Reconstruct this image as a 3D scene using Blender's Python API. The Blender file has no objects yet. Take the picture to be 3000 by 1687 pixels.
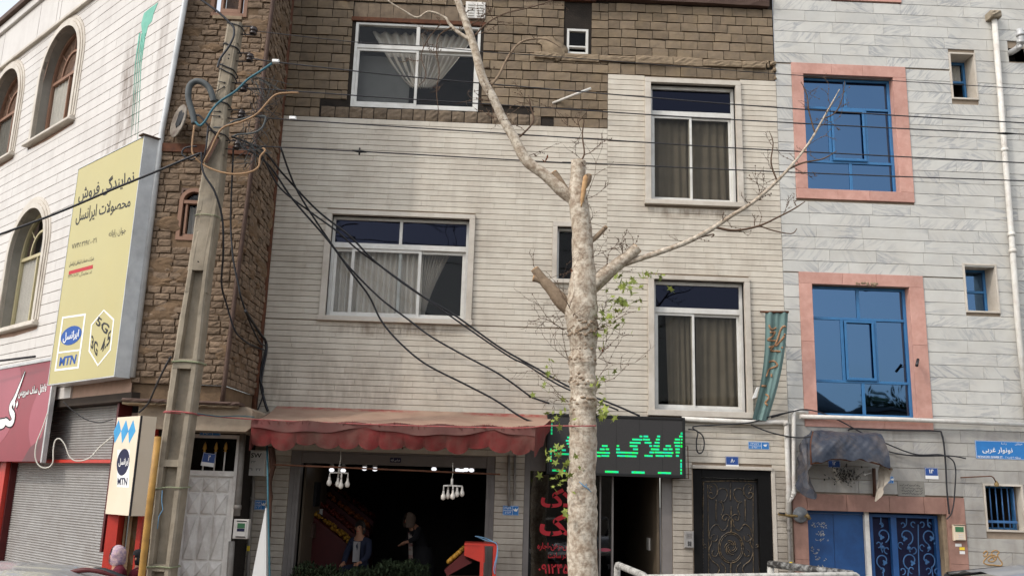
import bpy, bmesh, math, random
from mathutils import Vector, Matrix
random.seed(7)
scene = bpy.context.scene
col = scene.collection
# ------------------------------------------------------------------ camera
F_PX, W_PX, H_PX = 2650.0, 3000.0, 1687.0
EYE = Vector((0.0, 0.0, 1.9))
YAW, PITCH, ROLL = map(math.radians, (1.4955, 12.6285, 1.7373))
fwd = Vector((math.sin(YAW)*math.cos(PITCH), math.cos(YAW)*math.cos(PITCH), math.sin(PITCH)))
r0 = Vector((math.cos(YAW), -math.sin(YAW), 0)); u0 = r0.cross(fwd)
RIGHT = r0*math.cos(ROLL) + u0*math.sin(ROLL)
UP = u0*math.cos(ROLL) - r0*math.sin(ROLL)
cd = bpy.data.cameras.new('camera'); cam = bpy.data.objects.new('camera', cd); col.objects.link(cam)
cd.sensor_width = 36.0; cd.lens = F_PX/W_PX*36.0; cd.clip_start = 0.1; cd.clip_end = 2000
cam.matrix_world = Matrix(((RIGHT.x, UP.x, -fwd.x, EYE.x), (RIGHT.y, UP.y, -fwd.y, EYE.y), (RIGHT.z, UP.z, -fwd.z, EYE.z), (0, 0, 0, 1)))
scene.camera = cam
# ------------------------------------------------------------------ sun, sky, exposure
SUN_DIR = Vector((-2.15, -1.5, 2.5)).normalized()          # towards the sun: over the left shoulder
SUN_STRENGTH, SUN_ANGLE, SKY_STRENGTH, EXPOSURE = 0.68, 1.3, 0.15, 0.98
world = bpy.data.worlds.new('World'); scene.world = world; world.use_nodes = True
wn = world.node_tree; bg = wn.nodes['Background']
sky = wn.nodes.new('ShaderNodeTexSky'); sky.sky_type = 'NISHITA'; sky.sun_disc = False
sky.sun_elevation = math.asin(SUN_DIR.z); sky.sun_rotation = math.atan2(SUN_DIR.x, SUN_DIR.y)
sky.air_density = 1.2; sky.dust_density = 2.0; sky.ozone_density = 1.0
hz = wn.nodes.new('ShaderNodeHueSaturation'); hz.inputs['Saturation'].default_value = 0.32; wn.links.new(sky.outputs['Color'], hz.inputs['Color']); wn.links.new(hz.outputs['Color'], bg.inputs['Color']); bg.inputs['Strength'].default_value = SKY_STRENGTH
sl = bpy.data.lights.new('sun', 'SUN'); sl.energy = SUN_STRENGTH; sl.angle = math.radians(SUN_ANGLE); sl.color = (1.0, 0.94, 0.86)
so = bpy.data.objects.new('sun', sl); col.objects.link(so); so.rotation_euler = SUN_DIR.to_track_quat('Z', 'Y').to_euler(); so.location = (-20, -20, 30)
scene.view_settings.view_transform = 'Standard'; scene.view_settings.look = 'None'
scene.view_settings.exposure = EXPOSURE; scene.view_settings.gamma = 1.0; scene.view_settings.use_curve_mapping = False
# ------------------------------------------------------------------ measuring: a photo pixel becomes a point on a plane of the place
CROP = dict(A1=(0, 0), A2=(0, 440), A3=(0, 850), A4=(0, 1207), B1=(800, 0), B2=(750, 440), B3=(700, 850), B4=(700, 1207),
            C1=(1500, 0), C2=(1500, 440), C3=(1500, 850), C4=(1500, 1207), D1=(2150, 0), D2=(2150, 440), D3=(2150, 850), D4=(2150, 1207))
def px(c, x, y):
    if c == 'F': return (x*1.16460, y*1.16460)
    o = CROP[c]; return (o[0] + x/3.0188, o[1] + y/3.0188)
def ray(c, x, y):
    a, b = px(c, x, y)
    return (fwd*F_PX + RIGHT*(a - W_PX/2) - UP*(b - H_PX/2)).normalized()
def hit(c, x, y, point, normal):
    d = ray(c, x, y); return EYE + d*((point - EYE).dot(normal)/d.dot(normal))
def P(c, x, y, Y):
    return hit(c, x, y, Vector((0, Y, 0)), Vector((0, 1, 0)))
class Frame:                                                # a wall plane: u along it, v up, d outwards
    def __init__(s, o, u, v=(0, 0, 1)):
        s.o = Vector(o); s.u = Vector(u).normalized(); s.v = Vector(v).normalized(); s.n = s.u.cross(s.v).normalized()
    def at(s, u, v, d=0.0): return s.o + s.u*u + s.v*v + s.n*d
    def uv(s, c, x, y, d=0.0):
        p = hit(c, x, y, s.o + s.n*d, s.n) - s.o; return (p.dot(s.u), p.dot(s.v))
    def rect(s, tl, tr, br, bl, d=0.0):                      # four measured corners -> u0,u1,v0,v1
        a, b, c, e = s.uv(*tl, d), s.uv(*tr, d), s.uv(*br, d), s.uv(*bl, d)
        return ((a[0]+e[0])/2, (b[0]+c[0])/2, (c[1]+e[1])/2, (a[1]+b[1])/2)
    def rect2(s, tl, br, d=0.0):
        a, c = s.uv(*tl, d), s.uv(*br, d); return (a[0], c[0], c[1], a[1])
    def off(s, d): return Frame(s.o + s.n*d, s.u, s.v)
D = 14.4
FA = Frame((0, D, 0), (1, 0, 0))
# ------------------------------------------------------------------ materials
def sc(r, g, b):
    f = lambda x: x/12.92 if x <= 0.04045 else ((x+0.055)/1.055)**2.4
    return (f(r/255), f(g/255), f(b/255), 1.0)
MATS = {}
def M(name, c1, c2=None, rough=0.8, ns=6.0, bump=0.0, bs=45.0, rnd=0.0, metal=0.0, spec=0.3, dirt=None, damt=0.0, ds=1.4,
      streak=0.0, ribs=0.0, emit=0.0, stains=(), stretch=(1, 1, 1), sharp=0.0, coat=0.0):
    m = bpy.data.materials.new(name); m.use_nodes = True; nt = m.node_tree; N = nt.nodes; L = nt.links
    b = N['Principled BSDF']; b.inputs['Roughness'].default_value = rough; b.inputs['Metallic'].default_value = metal
    b.inputs['Specular IOR Level'].default_value = spec; b.inputs['Coat Weight'].default_value = coat
    def math_(op, a, c=None, clamp=False):
        n = N.new('ShaderNodeMath'); n.operation = op; n.use_clamp = clamp
        for i, s in enumerate((a, c)):
            if s is None: continue
            if isinstance(s, (int, float)): n.inputs[i].default_value = s
            else: L.new(s, n.inputs[i])
        return n.outputs[0]
    def mix(fac, a, c, mode='MIX'):
        n = N.new('ShaderNodeMix'); n.data_type = 'RGBA'; n.blend_type = mode
        for i, s in ((0, fac), (6, a), (7, c)):
            if isinstance(s, (int, float)): n.inputs[i].default_value = s
            elif isinstance(s, tuple): n.inputs[i].default_value = s
            else: L.new(s, n.inputs[i])
        return n.outputs[2]
    geo = N.new('ShaderNodeNewGeometry'); oi = N.new('ShaderNodeObjectInfo')
    h = math_('FRACT', math_('ADD', oi.outputs['Random'], geo.outputs['Random Per Island']))
    off = N.new('ShaderNodeCombineXYZ'); L.new(math_('MULTIPLY', h, 37.0), off.inputs[0]); L.new(math_('MULTIPLY', h, 71.0), off.inputs[2])
    va = N.new('ShaderNodeVectorMath'); L.new(geo.outputs['Position'], va.inputs[0])
    if rnd > 0: L.new(off.outputs[0], va.inputs[1])
    sv = N.new('ShaderNodeVectorMath'); sv.operation = 'MULTIPLY'; L.new(va.outputs[0], sv.inputs[0]); sv.inputs[1].default_value = stretch
    def noise(scale, detail=6, vec=None, rough_=0.6):
        n = N.new('ShaderNodeTexNoise'); n.inputs['Scale'].default_value = scale; n.inputs['Detail'].default_value = detail
        n.inputs['Roughness'].default_value = rough_; L.new(vec if vec is not None else sv.outputs[0], n.inputs['Vector']); return n.outputs['Fac']
    def ramp(f, a, c):
        n = N.new('ShaderNodeMapRange'); n.inputs[1].default_value = a; n.inputs[2].default_value = c; L.new(f, n.inputs[0]); return n.outputs[0]
    colr = c1
    if c2 is not None:
        colr = mix(ramp(noise(ns), 0.5-0.22*(1-sharp)-0.01, 0.5+0.22*(1-sharp)+0.01), c1, c2)
    if rnd > 0:
        k = math_('ADD', math_('MULTIPLY', h, rnd), 1.0-rnd*0.5)
        hs = N.new('ShaderNodeHueSaturation'); L.new(k, hs.inputs['Value'])
        if isinstance(colr, tuple): hs.inputs['Color'].default_value = colr
        else: L.new(colr, hs.inputs['Color'])
        colr = hs.outputs[0]
    if dirt is not None and damt > 0:
        colr = mix(math_('MULTIPLY', ramp(noise(ds, 9, geo.outputs['Position'], 0.68), 0.45, 0.72), damt), colr, dirt)
    if streak > 0:
        s2 = N.new('ShaderNodeVectorMath'); s2.operation = 'MULTIPLY'; L.new(geo.outputs['Position'], s2.inputs[0]); s2.inputs[1].default_value = (7, 7, 0.35)
        colr = mix(math_('MULTIPLY', ramp(noise(1.0, 6, s2.outputs[0]), 0.5, 0.75), streak), colr, dirt if dirt is not None else (0.05, 0.045, 0.04, 1))
    if stains:                                              # stains with a place of their own: (x, z, half width, half height, strength)
        sp = N.new('ShaderNodeSeparateXYZ'); L.new(geo.outputs['Position'], sp.inputs[0])
        s3 = N.new('ShaderNodeVectorMath'); s3.operation = 'MULTIPLY'; L.new(geo.outputs['Position'], s3.inputs[0]); s3.inputs[1].default_value = (9, 9, 2.2)
        nz = ramp(noise(1.0, 7, s3.outputs[0], 0.7), 0.36, 0.62)
        tot = None
        for (x, z, hw, hh, k) in stains:
            a = math_('SUBTRACT', 1.0, math_('POWER', math_('ABSOLUTE', math_('DIVIDE', math_('SUBTRACT', sp.outputs[0], x), hw)), 4.0), True)
            c = math_('SUBTRACT', 1.0, math_('POWER', math_('ABSOLUTE', math_('DIVIDE', math_('SUBTRACT', sp.outputs[2], z), hh)), 2.0), True)
            t = math_('MULTIPLY', math_('MULTIPLY', a, c), k)
            tot = t if tot is None else math_('MAXIMUM', tot, t)
        colr = mix(math_('MULTIPLY', tot, nz), colr, dirt if dirt is not None else (0.06, 0.05, 0.04, 1))
    if isinstance(colr, tuple): b.inputs['Base Color'].default_value = colr
    else: L.new(colr, b.inputs['Base Color'])
    if emit > 0:
        b.inputs['Emission Strength'].default_value = emit
        if isinstance(colr, tuple): b.inputs['Emission Color'].default_value = colr
        else: L.new(colr, b.inputs['Emission Color'])
    if bump > 0 or ribs > 0:
        bn = N.new('ShaderNodeBump'); bn.inputs['Strength'].default_value = 1.0; bn.inputs['Distance'].default_value = 0.01
        hgt = math_('MULTIPLY', noise(bs, 5), bump)
        if ribs > 0:
            sp2 = N.new('ShaderNodeSeparateXYZ'); L.new(geo.outputs['Position'], sp2.inputs[0])
            w = math_('SINE', math_('MULTIPLY', sp2.outputs[2], 6.2832/0.021)); hgt = math_('ADD', hgt, math_('MULTIPLY', w, ribs))
        L.new(hgt, bn.inputs['Height']); L.new(bn.outputs[0], b.inputs['Normal'])
    MATS[name] = m; return m
def marble(name, base, vein, rnd=0.1, dirt=None, damt=0.0, rough=0.45, vs=1.0, vamt=0.55, stains=(), tone=None, streak=0.0):
    m = M(name, base, tone or base, rough=rough, ns=2.2, rnd=rnd, dirt=dirt, damt=damt, bump=0.05, bs=60, stains=stains, streak=streak)
    nt = m.node_tree; N = nt.nodes; L = nt.links; b = N['Principled BSDF']
    old = b.inputs['Base Color'].links[0].from_socket
    geo = N.new('ShaderNodeNewGeometry'); oi = N.new('ShaderNodeObjectInfo')
    add = N.new('ShaderNodeMath'); L.new(oi.outputs['Random'], add.inputs[0]); L.new(geo.outputs['Random Per Island'], add.inputs[1])
    fr = N.new('ShaderNodeMath'); fr.operation = 'FRACT'; L.new(add.outputs[0], fr.inputs[0])
    rot = N.new('ShaderNodeVectorRotate'); rot.rotation_type = 'Y_AXIS'; L.new(geo.outputs['Position'], rot.inputs['Vector'])
    an = N.new('ShaderNodeMath'); an.operation = 'MULTIPLY_ADD'; L.new(fr.outputs[0], an.inputs[0]); an.inputs[1].default_value = 2.2; an.inputs[2].default_value = -1.1
    L.new(an.outputs[0], rot.inputs['Angle'])
    ofs = N.new('ShaderNodeVectorMath'); ofs.operation = 'ADD'; L.new(rot.outputs[0], ofs.inputs[0])
    cx = N.new('ShaderNodeCombineXYZ'); mu = N.new('ShaderNodeMath'); mu.operation = 'MULTIPLY'; L.new(fr.outputs[0], mu.inputs[0]); mu.inputs[1].default_value = 91.0
    L.new(mu.outputs[0], cx.inputs[0]); L.new(mu.outputs[0], cx.inputs[1]); L.new(cx.outputs[0], ofs.inputs[1])
    st = N.new('ShaderNodeVectorMath'); st.operation = 'MULTIPLY'; L.new(ofs.outputs[0], st.inputs[0]); st.inputs[1].default_value = (1.1*vs, 1.1*vs, 7.0*vs)
    nz = N.new('ShaderNodeTexNoise'); nz.inputs['Scale'].default_value = 1.6; nz.inputs['Detail'].default_value = 8; nz.inputs['Roughness'].default_value = 0.62; nz.inputs['Distortion'].default_value = 0.6
    L.new(st.outputs[0], nz.inputs['Vector'])
    sb = N.new('ShaderNodeMath'); sb.operation = 'SUBTRACT'; L.new(nz.outputs['Fac'], sb.inputs[0]); sb.inputs[1].default_value = 0.52
    ab = N.new('ShaderNodeMath'); ab.operation = 'ABSOLUTE'; L.new(sb.outputs[0], ab.inputs[0])
    mr = N.new('ShaderNodeMapRange'); mr.inputs[1].default_value = 0.0; mr.inputs[2].default_value = 0.055; mr.inputs[3].default_value = vamt; mr.inputs[4].default_value = 0.0
    L.new(ab.outputs[0], mr.inputs[0])
    n2 = N.new('ShaderNodeTexNoise'); n2.inputs['Scale'].default_value = 1.3; n2.inputs['Detail'].default_value = 3; L.new(ofs.outputs[0], n2.inputs['Vector'])
    m2 = N.new('ShaderNodeMapRange'); m2.inputs[1].default_value = 0.4; m2.inputs[2].default_value = 0.65; L.new(n2.outputs['Fac'], m2.inputs[0])
    mm = N.new('ShaderNodeMath'); mm.operation = 'MULTIPLY'; L.new(mr.outputs[0], mm.inputs[0]); L.new(m2.outputs[0], mm.inputs[1])
    mx = N.new('ShaderNodeMix'); mx.data_type = 'RGBA'; L.new(mm.outputs[0], mx.inputs[0]); L.new(old, mx.inputs[6]); mx.inputs[7].default_value = vein
    L.new(mx.outputs[2], b.inputs['Base Color']); return m
def glass(name, tint=(0.8, 0.85, 0.9, 1), refl=(1, 1, 1, 1), f0=0.1):
    m = bpy.data.materials.new(name); m.use_nodes = True; nt = m.node_tree; N = nt.nodes; L = nt.links
    N.remove(N['Principled BSDF']); out = N['Material Output']
    t = N.new('ShaderNodeBsdfTransparent'); t.inputs[0].default_value = tint
    g = N.new('ShaderNodeBsdfGlossy'); g.inputs['Color'].default_value = refl; g.inputs['Roughness'].default_value = 0.02
    geo = N.new('ShaderNodeNewGeometry'); nz = N.new('ShaderNodeTexNoise'); nz.inputs['Scale'].default_value = 1.3; nz.inputs['Detail'].default_value = 1
    L.new(geo.outputs['Position'], nz.inputs['Vector'])
    bn = N.new('ShaderNodeBump'); bn.inputs['Strength'].default_value = 1.0; bn.inputs['Distance'].default_value = 0.006; L.new(nz.outputs['Fac'], bn.inputs['Height']); L.new(bn.outputs[0], g.inputs['Normal'])
    lw = N.new('ShaderNodeLayerWeight'); lw.inputs['Blend'].default_value = 0.15
    mr = N.new('ShaderNodeMapRange'); mr.inputs[3].default_value = f0; mr.inputs[4].default_value = 0.9; L.new(lw.outputs['Fresnel'], mr.inputs[0])
    bf = N.new('ShaderNodeMath'); bf.operation = 'MULTIPLY_ADD'; L.new(geo.outputs['Backfacing'], bf.inputs[0]); bf.inputs[1].default_value = -1.0; bf.inputs[2].default_value = 1.0
    mb_ = N.new('ShaderNodeMath'); mb_.operation = 'MULTIPLY'; L.new(mr.outputs[0], mb_.inputs[0]); L.new(bf.outputs[0], mb_.inputs[1])
    mx = N.new('ShaderNodeMixShader'); L.new(mb_.outputs[0], mx.inputs[0]); L.new(t.outputs[0], mx.inputs[1]); L.new(g.outputs[0], mx.inputs[2]); L.new(mx.outputs[0], out.inputs[0])
    MATS[name] = m; return m
# ------------------------------------------------------------------ meshes
WORLD = {}
class MB:
    def __init__(s): s.v = []; s.f = []; s.sm = set()
    def add(s, pts, faces, smooth=False):
        o = len(s.v); s.v += [Vector(p) for p in pts]
        for f in faces:
            if smooth: s.sm.add(len(s.f))
            s.f.append(tuple(i+o for i in f))
        return s
    def quad(s, a, b, c, d): return s.add((a, b, c, d), [(0, 1, 2, 3)])
    def hexa(s, p):                                          # 0-3 front ring (counter-clockwise from outside), 4-7 the ring behind it
        return s.add(p, [(0, 1, 2, 3), (7, 6, 5, 4), (0, 4, 5, 1), (1, 5, 6, 2), (2, 6, 7, 3), (3, 7, 4, 0)])
    def box(s, fr, u0, u1, v0, v1, d0, d1, bev=0.0):         # d0 behind, d1 in front
        if bev > 0:
            b = bev; A = fr.at
            ring0 = [A(u0, v0, d1-b), A(u1, v0, d1-b), A(u1, v1, d1-b), A(u0, v1, d1-b)]
            ring1 = [A(u0+b, v0+b, d1), A(u1-b, v0+b, d1), A(u1-b, v1-b, d1), A(u0+b, v1-b, d1)]
            back = [A(u0, v0, d0), A(u1, v0, d0), A(u1, v1, d0), A(u0, v1, d0)]
            return s.add(ring1+ring0+back, [(0, 1, 2, 3)] + [(i, 4+i, 4+(i+1) % 4, (i+1) % 4) for i in range(4)] + [(4+i, 8+i, 8+(i+1) % 4, 4+(i+1) % 4) for i in range(4)] + [(11, 10, 9, 8)])
        A = fr.at
        return s.hexa([A(u0, v0, d1), A(u1, v0, d1), A(u1, v1, d1), A(u0, v1, d1), A(u0, v0, d0), A(u1, v0, d0), A(u1, v1, d0), A(u0, v1, d0)])
    def prism(s, fr, poly, d0, d1, back=True):               # poly counter-clockwise seen from the front
        n = len(poly); pts = [fr.at(u, v, d1) for u, v in poly] + [fr.at(u, v, d0) for u, v in poly]
        fs = [tuple(range(n))] + [(i, n+i, n+(i+1) % n, (i+1) % n) for i in range(n)]
        if back: fs.append(tuple(range(2*n-1, n-1, -1)))
        return s.add(pts, fs)
    def ring(s, fr, outer, inner, d0, d1):                   # a flat band between two outlines with equal point counts
        n = len(outer); P_ = [fr.at(u, v, d1) for u, v in outer] + [fr.at(u, v, d1) for u, v in inner] + [fr.at(u, v, d0) for u, v in outer] + [fr.at(u, v, d0) for u, v in inner]
        fs = []
        for i in range(n):
            j = (i+1) % n
            fs += [(i, j, n+j, n+i), (i, 2*n+i, 2*n+j, j), (n+i, n+j, 3*n+j, 3*n+i)]
        return s.add(P_, fs)
    def tube(s, pts, r, n=6, cap=True, closed=False):
        pts = [Vector(p) for p in pts]; k = len(pts)
        rr = r if isinstance(r, (list, tuple)) else [r]*k
        t0 = (pts[1]-pts[0]).normalized(); a = Vector((0, 0, 1)) if abs(t0.z) < 0.9 else Vector((1, 0, 0))
        x = t0.cross(a).normalized(); ring = []; P_ = []
        for i in range(k):
            if closed: t = (pts[(i+1) % k]-pts[i-1])
            else: t = (pts[min(i+1, k-1)]-pts[max(i-1, 0)])
            if t.length < 1e-9: t = t0.copy()
            t.normalize(); x = (x - t*x.dot(t));
            if x.length < 1e-6: x = t.orthogonal()
            x.normalize(); y = t.cross(x)
            for j in range(n):
                w = 2*math.pi*j/n; P_.append(pts[i] + (x*math.cos(w)+y*math.sin(w))*rr[i])
        fs = []
        for i in range(k if closed else k-1):
            i2 = (i+1) % k
            for j in range(n):
                fs.append((i*n+j, i*n+(j+1) % n, i2*n+(j+1) % n, i2*n+j))
        s.add(P_, fs, True)
        if cap and not closed:
            o = len(s.v)-len(P_)
            s.f.append(tuple(o+j for j in range(n-1, -1, -1))); s.f.append(tuple(o+(k-1)*n+j for j in range(n)))
        return s
    def lathe(s, base, axis, prof, n=14):                    # prof: (distance along axis, radius)
        axis = Vector(axis).normalized()
        x = axis.orthogonal().normalized(); y = axis.cross(x); P_ = []
        for h, r in prof:
            for j in range(n):
                w = 2*math.pi*j/n; P_.append(Vector(base)+axis*h+(x*math.cos(w)+y*math.sin(w))*max(r, 1e-4))
        fs = [(i*n+j, i*n+(j+1) % n, (i+1)*n+(j+1) % n, (i+1)*n+j) for i in range(len(prof)-1) for j in range(n)]
        s.add(P_, fs, True); return s
    def ball(s, c, r, n=10, m=7):
        if isinstance(r, (int, float)): r = (r, r, r)
        P_ = [Vector(c)+Vector((0, 0, r[2]))]
        for i in range(1, m):
            p = math.pi*i/m
            for j in range(n):
                w = 2*math.pi*j/n; P_.append(Vector(c)+Vector((r[0]*math.sin(p)*math.cos(w), r[1]*math.sin(p)*math.sin(w), r[2]*math.cos(p))))
        P_.append(Vector(c)-Vector((0, 0, r[2]))); L_ = len(P_)-1
        fs = [(0, 1+j, 1+(j+1) % n) for j in range(n)] + [(L_, L_-n+(j+1) % n, L_-n+j) for j in range(n)]
        for i in range(m-2):
            for j in range(n): fs.append((1+i*n+j, 1+(i+1)*n+j, 1+(i+1)*n+(j+1) % n, 1+i*n+(j+1) % n))
        s.add(P_, fs, True); return s
    def sheet(s, fn, nu, nv, thick=0.0):                     # fn(a, b) -> point, a and b in 0..1
        P_ = [fn(i/nu, j/nv) for j in range(nv+1) for i in range(nu+1)]
        fs = [(j*(nu+1)+i, j*(nu+1)+i+1, (j+1)*(nu+1)+i+1, (j+1)*(nu+1)+i) for j in range(nv) for i in range(nu)]
        s.add(P_, fs, True); return s
    def build(s, name, mat, parent=None, **kw):
        me = bpy.data.meshes.new(name); c = Vector((0, 0, 0))
        if s.v:
            lo = [min(p[i] for p in s.v) for i in range(3)]; hi = [max(p[i] for p in s.v) for i in range(3)]
            c = Vector([(lo[i]+hi[i])/2 for i in range(3)])
        me.from_pydata([p-c for p in s.v], [], s.f)
        if s.sm:
            me.polygons.foreach_set('use_smooth', [i in s.sm for i in range(len(s.f))])
        me.materials.append(MATS[mat]); me.update()
        o = bpy.data.objects.new(name, me); col.objects.link(o)
        pl = WORLD.get(parent.name, Vector((0, 0, 0))) if parent else Vector((0, 0, 0))
        o.location = c - pl; WORLD[o.name] = c
        if parent: o.parent = parent
        for k, v in kw.items(): o[k] = v
        return o
def thing(name, label, cat, loc, group=None):
    o = bpy.data.objects.new(name, None); col.objects.link(o); o.empty_display_size = 0.2
    o.location = loc; WORLD[o.name] = Vector(loc); o['label'] = label; o['category'] = cat
    if group: o['group'] = group
    return o
def solo(mb, name, mat, label, cat, group=None):
    o = mb.build(name, mat); o['label'] = label; o['category'] = cat
    if group: o['group'] = group
    return o
def wall_with_holes(mb, fr, u0, u1, v0, v1, holes, d, rd):
    us = sorted(set([u0, u1]+[min(max(x, u0), u1) for h in holes for x in h[:2]])); vs = sorted(set([v0, v1]+[min(max(x, v0), v1) for h in holes for x in h[2:4]]))
    for a, b in zip(us, us[1:]):
        for c, e in zip(vs, vs[1:]):
            if b-a < 1e-6 or e-c < 1e-6: continue
            m = ((a+b)/2, (c+e)/2)
            if any(h[0] < m[0] < h[1] and h[2] < m[1] < h[3] for h in holes): continue
            A = fr.at; mb.quad(A(a, c, d), A(b, c, d), A(b, e, d), A(a, e, d))
    for h in holes:
        a, b, c, e = h[:4]; z = h[4] if len(h) > 4 else rd; A = fr.at
        mb.quad(A(a, c, d), A(b, c, d), A(b, c, z), A(a, c, z)); mb.quad(A(a, e, z), A(b, e, z), A(b, e, d), A(a, e, d))
        mb.quad(A(a, c, z), A(a, e, z), A(a, e, d), A(a, c, d)); mb.quad(A(b, c, d), A(b, e, d), A(b, e, z), A(b, c, z))
def interior(fr, u0, u1, v0, v1, d0, d1, name, mat, parent):  # five faces of a room seen through an opening
    A = fr.at; m = MB()
    m.quad(A(u0, v0, d1), A(u1, v0, d1), A(u1, v1, d1), A(u0, v1, d1))
    m.quad(A(u0, v0, d0), A(u1, v0, d0), A(u1, v0, d1), A(u0, v0, d1)); m.quad(A(u0, v1, d1), A(u1, v1, d1), A(u1, v1, d0), A(u0, v1, d0))
    m.quad(A(u0, v0, d1), A(u0, v1, d1), A(u0, v1, d0), A(u0, v0, d0)); m.quad(A(u1, v0, d0), A(u1, v1, d0), A(u1, v1, d1), A(u1, v0, d1))
    return m.build(name, mat, parent)
def bars(fr, lst, d0, d1, name, mat, parent, bev=0.003, **kw):
    m = MB()
    for (a, b, c, e) in lst: m.box(fr, a, b, c, e, d0, d1, bev)
    return m.build(name, mat, parent, **kw)
def rim(u0, u1, v0, v1, w, wt=None, wb=None):                # four butted bars of a frame
    wt = wt or w; wb = wb or w
    return [(u0, u0+w, v0, v1), (u1-w, u1, v0, v1), (u0+w, u1-w, v1-wt, v1), (u0+w, u1-w, v0, v0+wb)]
def curtain(fr, u0, u1, v0, v1, d, amp, folds, name, mat, parent, shape=None):
    m = MB(); rr = random.Random(int((u0+v0)*1000)); ph = rr.random()*6
    def fn(a, b):
        lo, hi = (shape(b) if shape else (0.0, 1.0)); t = lo+(hi-lo)*a
        return fr.at(u0+(u1-u0)*t, v0+(v1-v0)*b, d+amp*math.sin(a*folds*6.283+ph+0.8*math.sin(b*2+a*7)))
    m.sheet(fn, max(24, int(folds*6)), 10); return m.build(name, mat, parent)
# ------------------------------------------------------------------ lettering: Persian letters joined by hand, read right to left
_PB = {}
def _reg(ch, base, n): _PB[ch] = [chr(base+i) for i in range(n)]
for ch, base, n in (('آ', 0xFE81, 2), ('ا', 0xFE8D, 2), ('ب', 0xFE8F, 4), ('ت', 0xFE95, 4), ('ث', 0xFE99, 4), ('ج', 0xFE9D, 4), ('ح', 0xFEA1, 4), ('خ', 0xFEA5, 4),
                    ('د', 0xFEA9, 2), ('ذ', 0xFEAB, 2), ('ر', 0xFEAD, 2), ('ز', 0xFEAF, 2), ('س', 0xFEB1, 4), ('ش', 0xFEB5, 4), ('ص', 0xFEB9, 4), ('ض', 0xFEBD, 4),
                    ('ط', 0xFEC1, 4), ('ع', 0xFEC9, 4), ('غ', 0xFECD, 4), ('ف', 0xFED1, 4), ('ق', 0xFED5, 4), ('ل', 0xFEDD, 4), ('م', 0xFEE1, 4), ('ن', 0xFEE5, 4),
                    ('ه', 0xFEE9, 4), ('و', 0xFEED, 2), ('پ', 0xFB56, 4), ('چ', 0xFB7A, 4), ('ک', 0xFB8E, 4), ('گ', 0xFB92, 4), ('ی', 0xFBFC, 4)): _reg(ch, base, n)
_PB['\u0644\u0627'] = ['\uFEFB', '\uFEFC']
def shape(t):
    toks = []; i = 0
    while i < len(t):
        if t[i:i+2] == 'لا': toks.append('لا'); i += 2
        else: toks.append(t[i]); i += 1
    out = []
    for i, c in enumerate(toks):
        if c not in _PB: out.append(c); continue
        prv = i > 0 and toks[i-1] in _PB and len(_PB[toks[i-1]]) == 4
        nxt = i+1 < len(toks) and toks[i+1] in _PB and len(_PB[c]) == 4
        f = (3 if nxt else 1) if prv else (2 if nxt else 0); out.append(_PB[c][f])
    res = ''.join(out[::-1])
    runs = []; k = 0                                        # digits keep their own order
    while k < len(res):
        j = k
        while j < len(res) and res[j] in '۰۱۲۳۴۵۶۷۸۹': j += 1
        if j > k: runs.append(res[k:j][::-1]); k = j
        else: runs.append(res[k]); k += 1
    return ''.join(runs)
def text_mesh(s, bold=0.0, res=2):
    cu = bpy.data.curves.new('lettering', 'FONT'); cu.body = shape(s) if any(ord(ch) > 0x500 for ch in s) else s
    cu.resolution_u = res; cu.offset = bold; cu.fill_mode = 'FRONT'
    o = bpy.data.objects.new('lettering', cu); col.objects.link(o)
    me = bpy.data.meshes.new_from_object(o.evaluated_get(bpy.context.evaluated_depsgraph_get()))
    vs = [(v.co.x, v.co.y) for v in me.vertices]; fs = [tuple(p.vertices) for p in me.polygons]
    bpy.data.objects.remove(o); bpy.data.curves.remove(cu); bpy.data.meshes.remove(me)
    return vs, fs
def text(fr, s, u0, u1, v0, v1, d, mat, parent, name='lettering', bold=0.0, shear=0.0, quad=None, keep=False):
    vs, fs = text_mesh(s, bold)
    x0 = min(v[0] for v in vs); x1 = max(v[0] for v in vs); y0 = min(v[1] for v in vs); y1 = max(v[1] for v in vs)
    m = MB(); pts = []
    for x, y in vs:
        a = (x-x0)/(x1-x0); b = (y-y0)/(y1-y0)
        if quad:                                            # four corners tl, tr, br, bl in wall coordinates
            tl, tr, br, bl = quad
            u = (tl[0]*(1-a)+tr[0]*a)*b+(bl[0]*(1-a)+br[0]*a)*(1-b); v = (tl[1]*(1-a)+tr[1]*a)*b+(bl[1]*(1-a)+br[1]*a)*(1-b)
        else:
            u = u0+(u1-u0)*a+shear*(b-0.5)*(v1-v0); v = v0+(v1-v0)*b
        pts.append(fr.at(u, v, d))
    m.add(pts, fs)
    return m.build(name, mat, parent)
def stroke(fr, pts, w, d0, d1, mb, closed=False):           # a brush stroke with thickness lying on a wall
    return mb.tube([fr.at(u, v, (d0+d1)/2) for u, v in pts], w, 5, closed=closed)
def spiral(cu, cv, r0_, r1_, a0, a1, n=26):
    return [(cu+(r0_+(r1_-r0_)*i/n)*math.cos(a0+(a1-a0)*i/n), cv+(r0_+(r1_-r0_)*i/n)*math.sin(a0+(a1-a0)*i/n)) for i in range(n+1)]
def curve3(pts, n=8):                                        # Catmull-Rom through measured points
    pts = [Vector(p) for p in pts]; out = []
    for i in range(len(pts)-1):
        p0 = pts[max(i-1, 0)]; p1 = pts[i]; p2 = pts[i+1]; p3 = pts[min(i+2, len(pts)-1)]
        for k in range(n):
            t = k/n; out.append(0.5*((2*p1)+(p2-p0)*t+(2*p0-5*p1+4*p2-p3)*t*t+(3*p1-p0-3*p2+p3)*t**3))
    out.append(pts[-1]); return out
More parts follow.
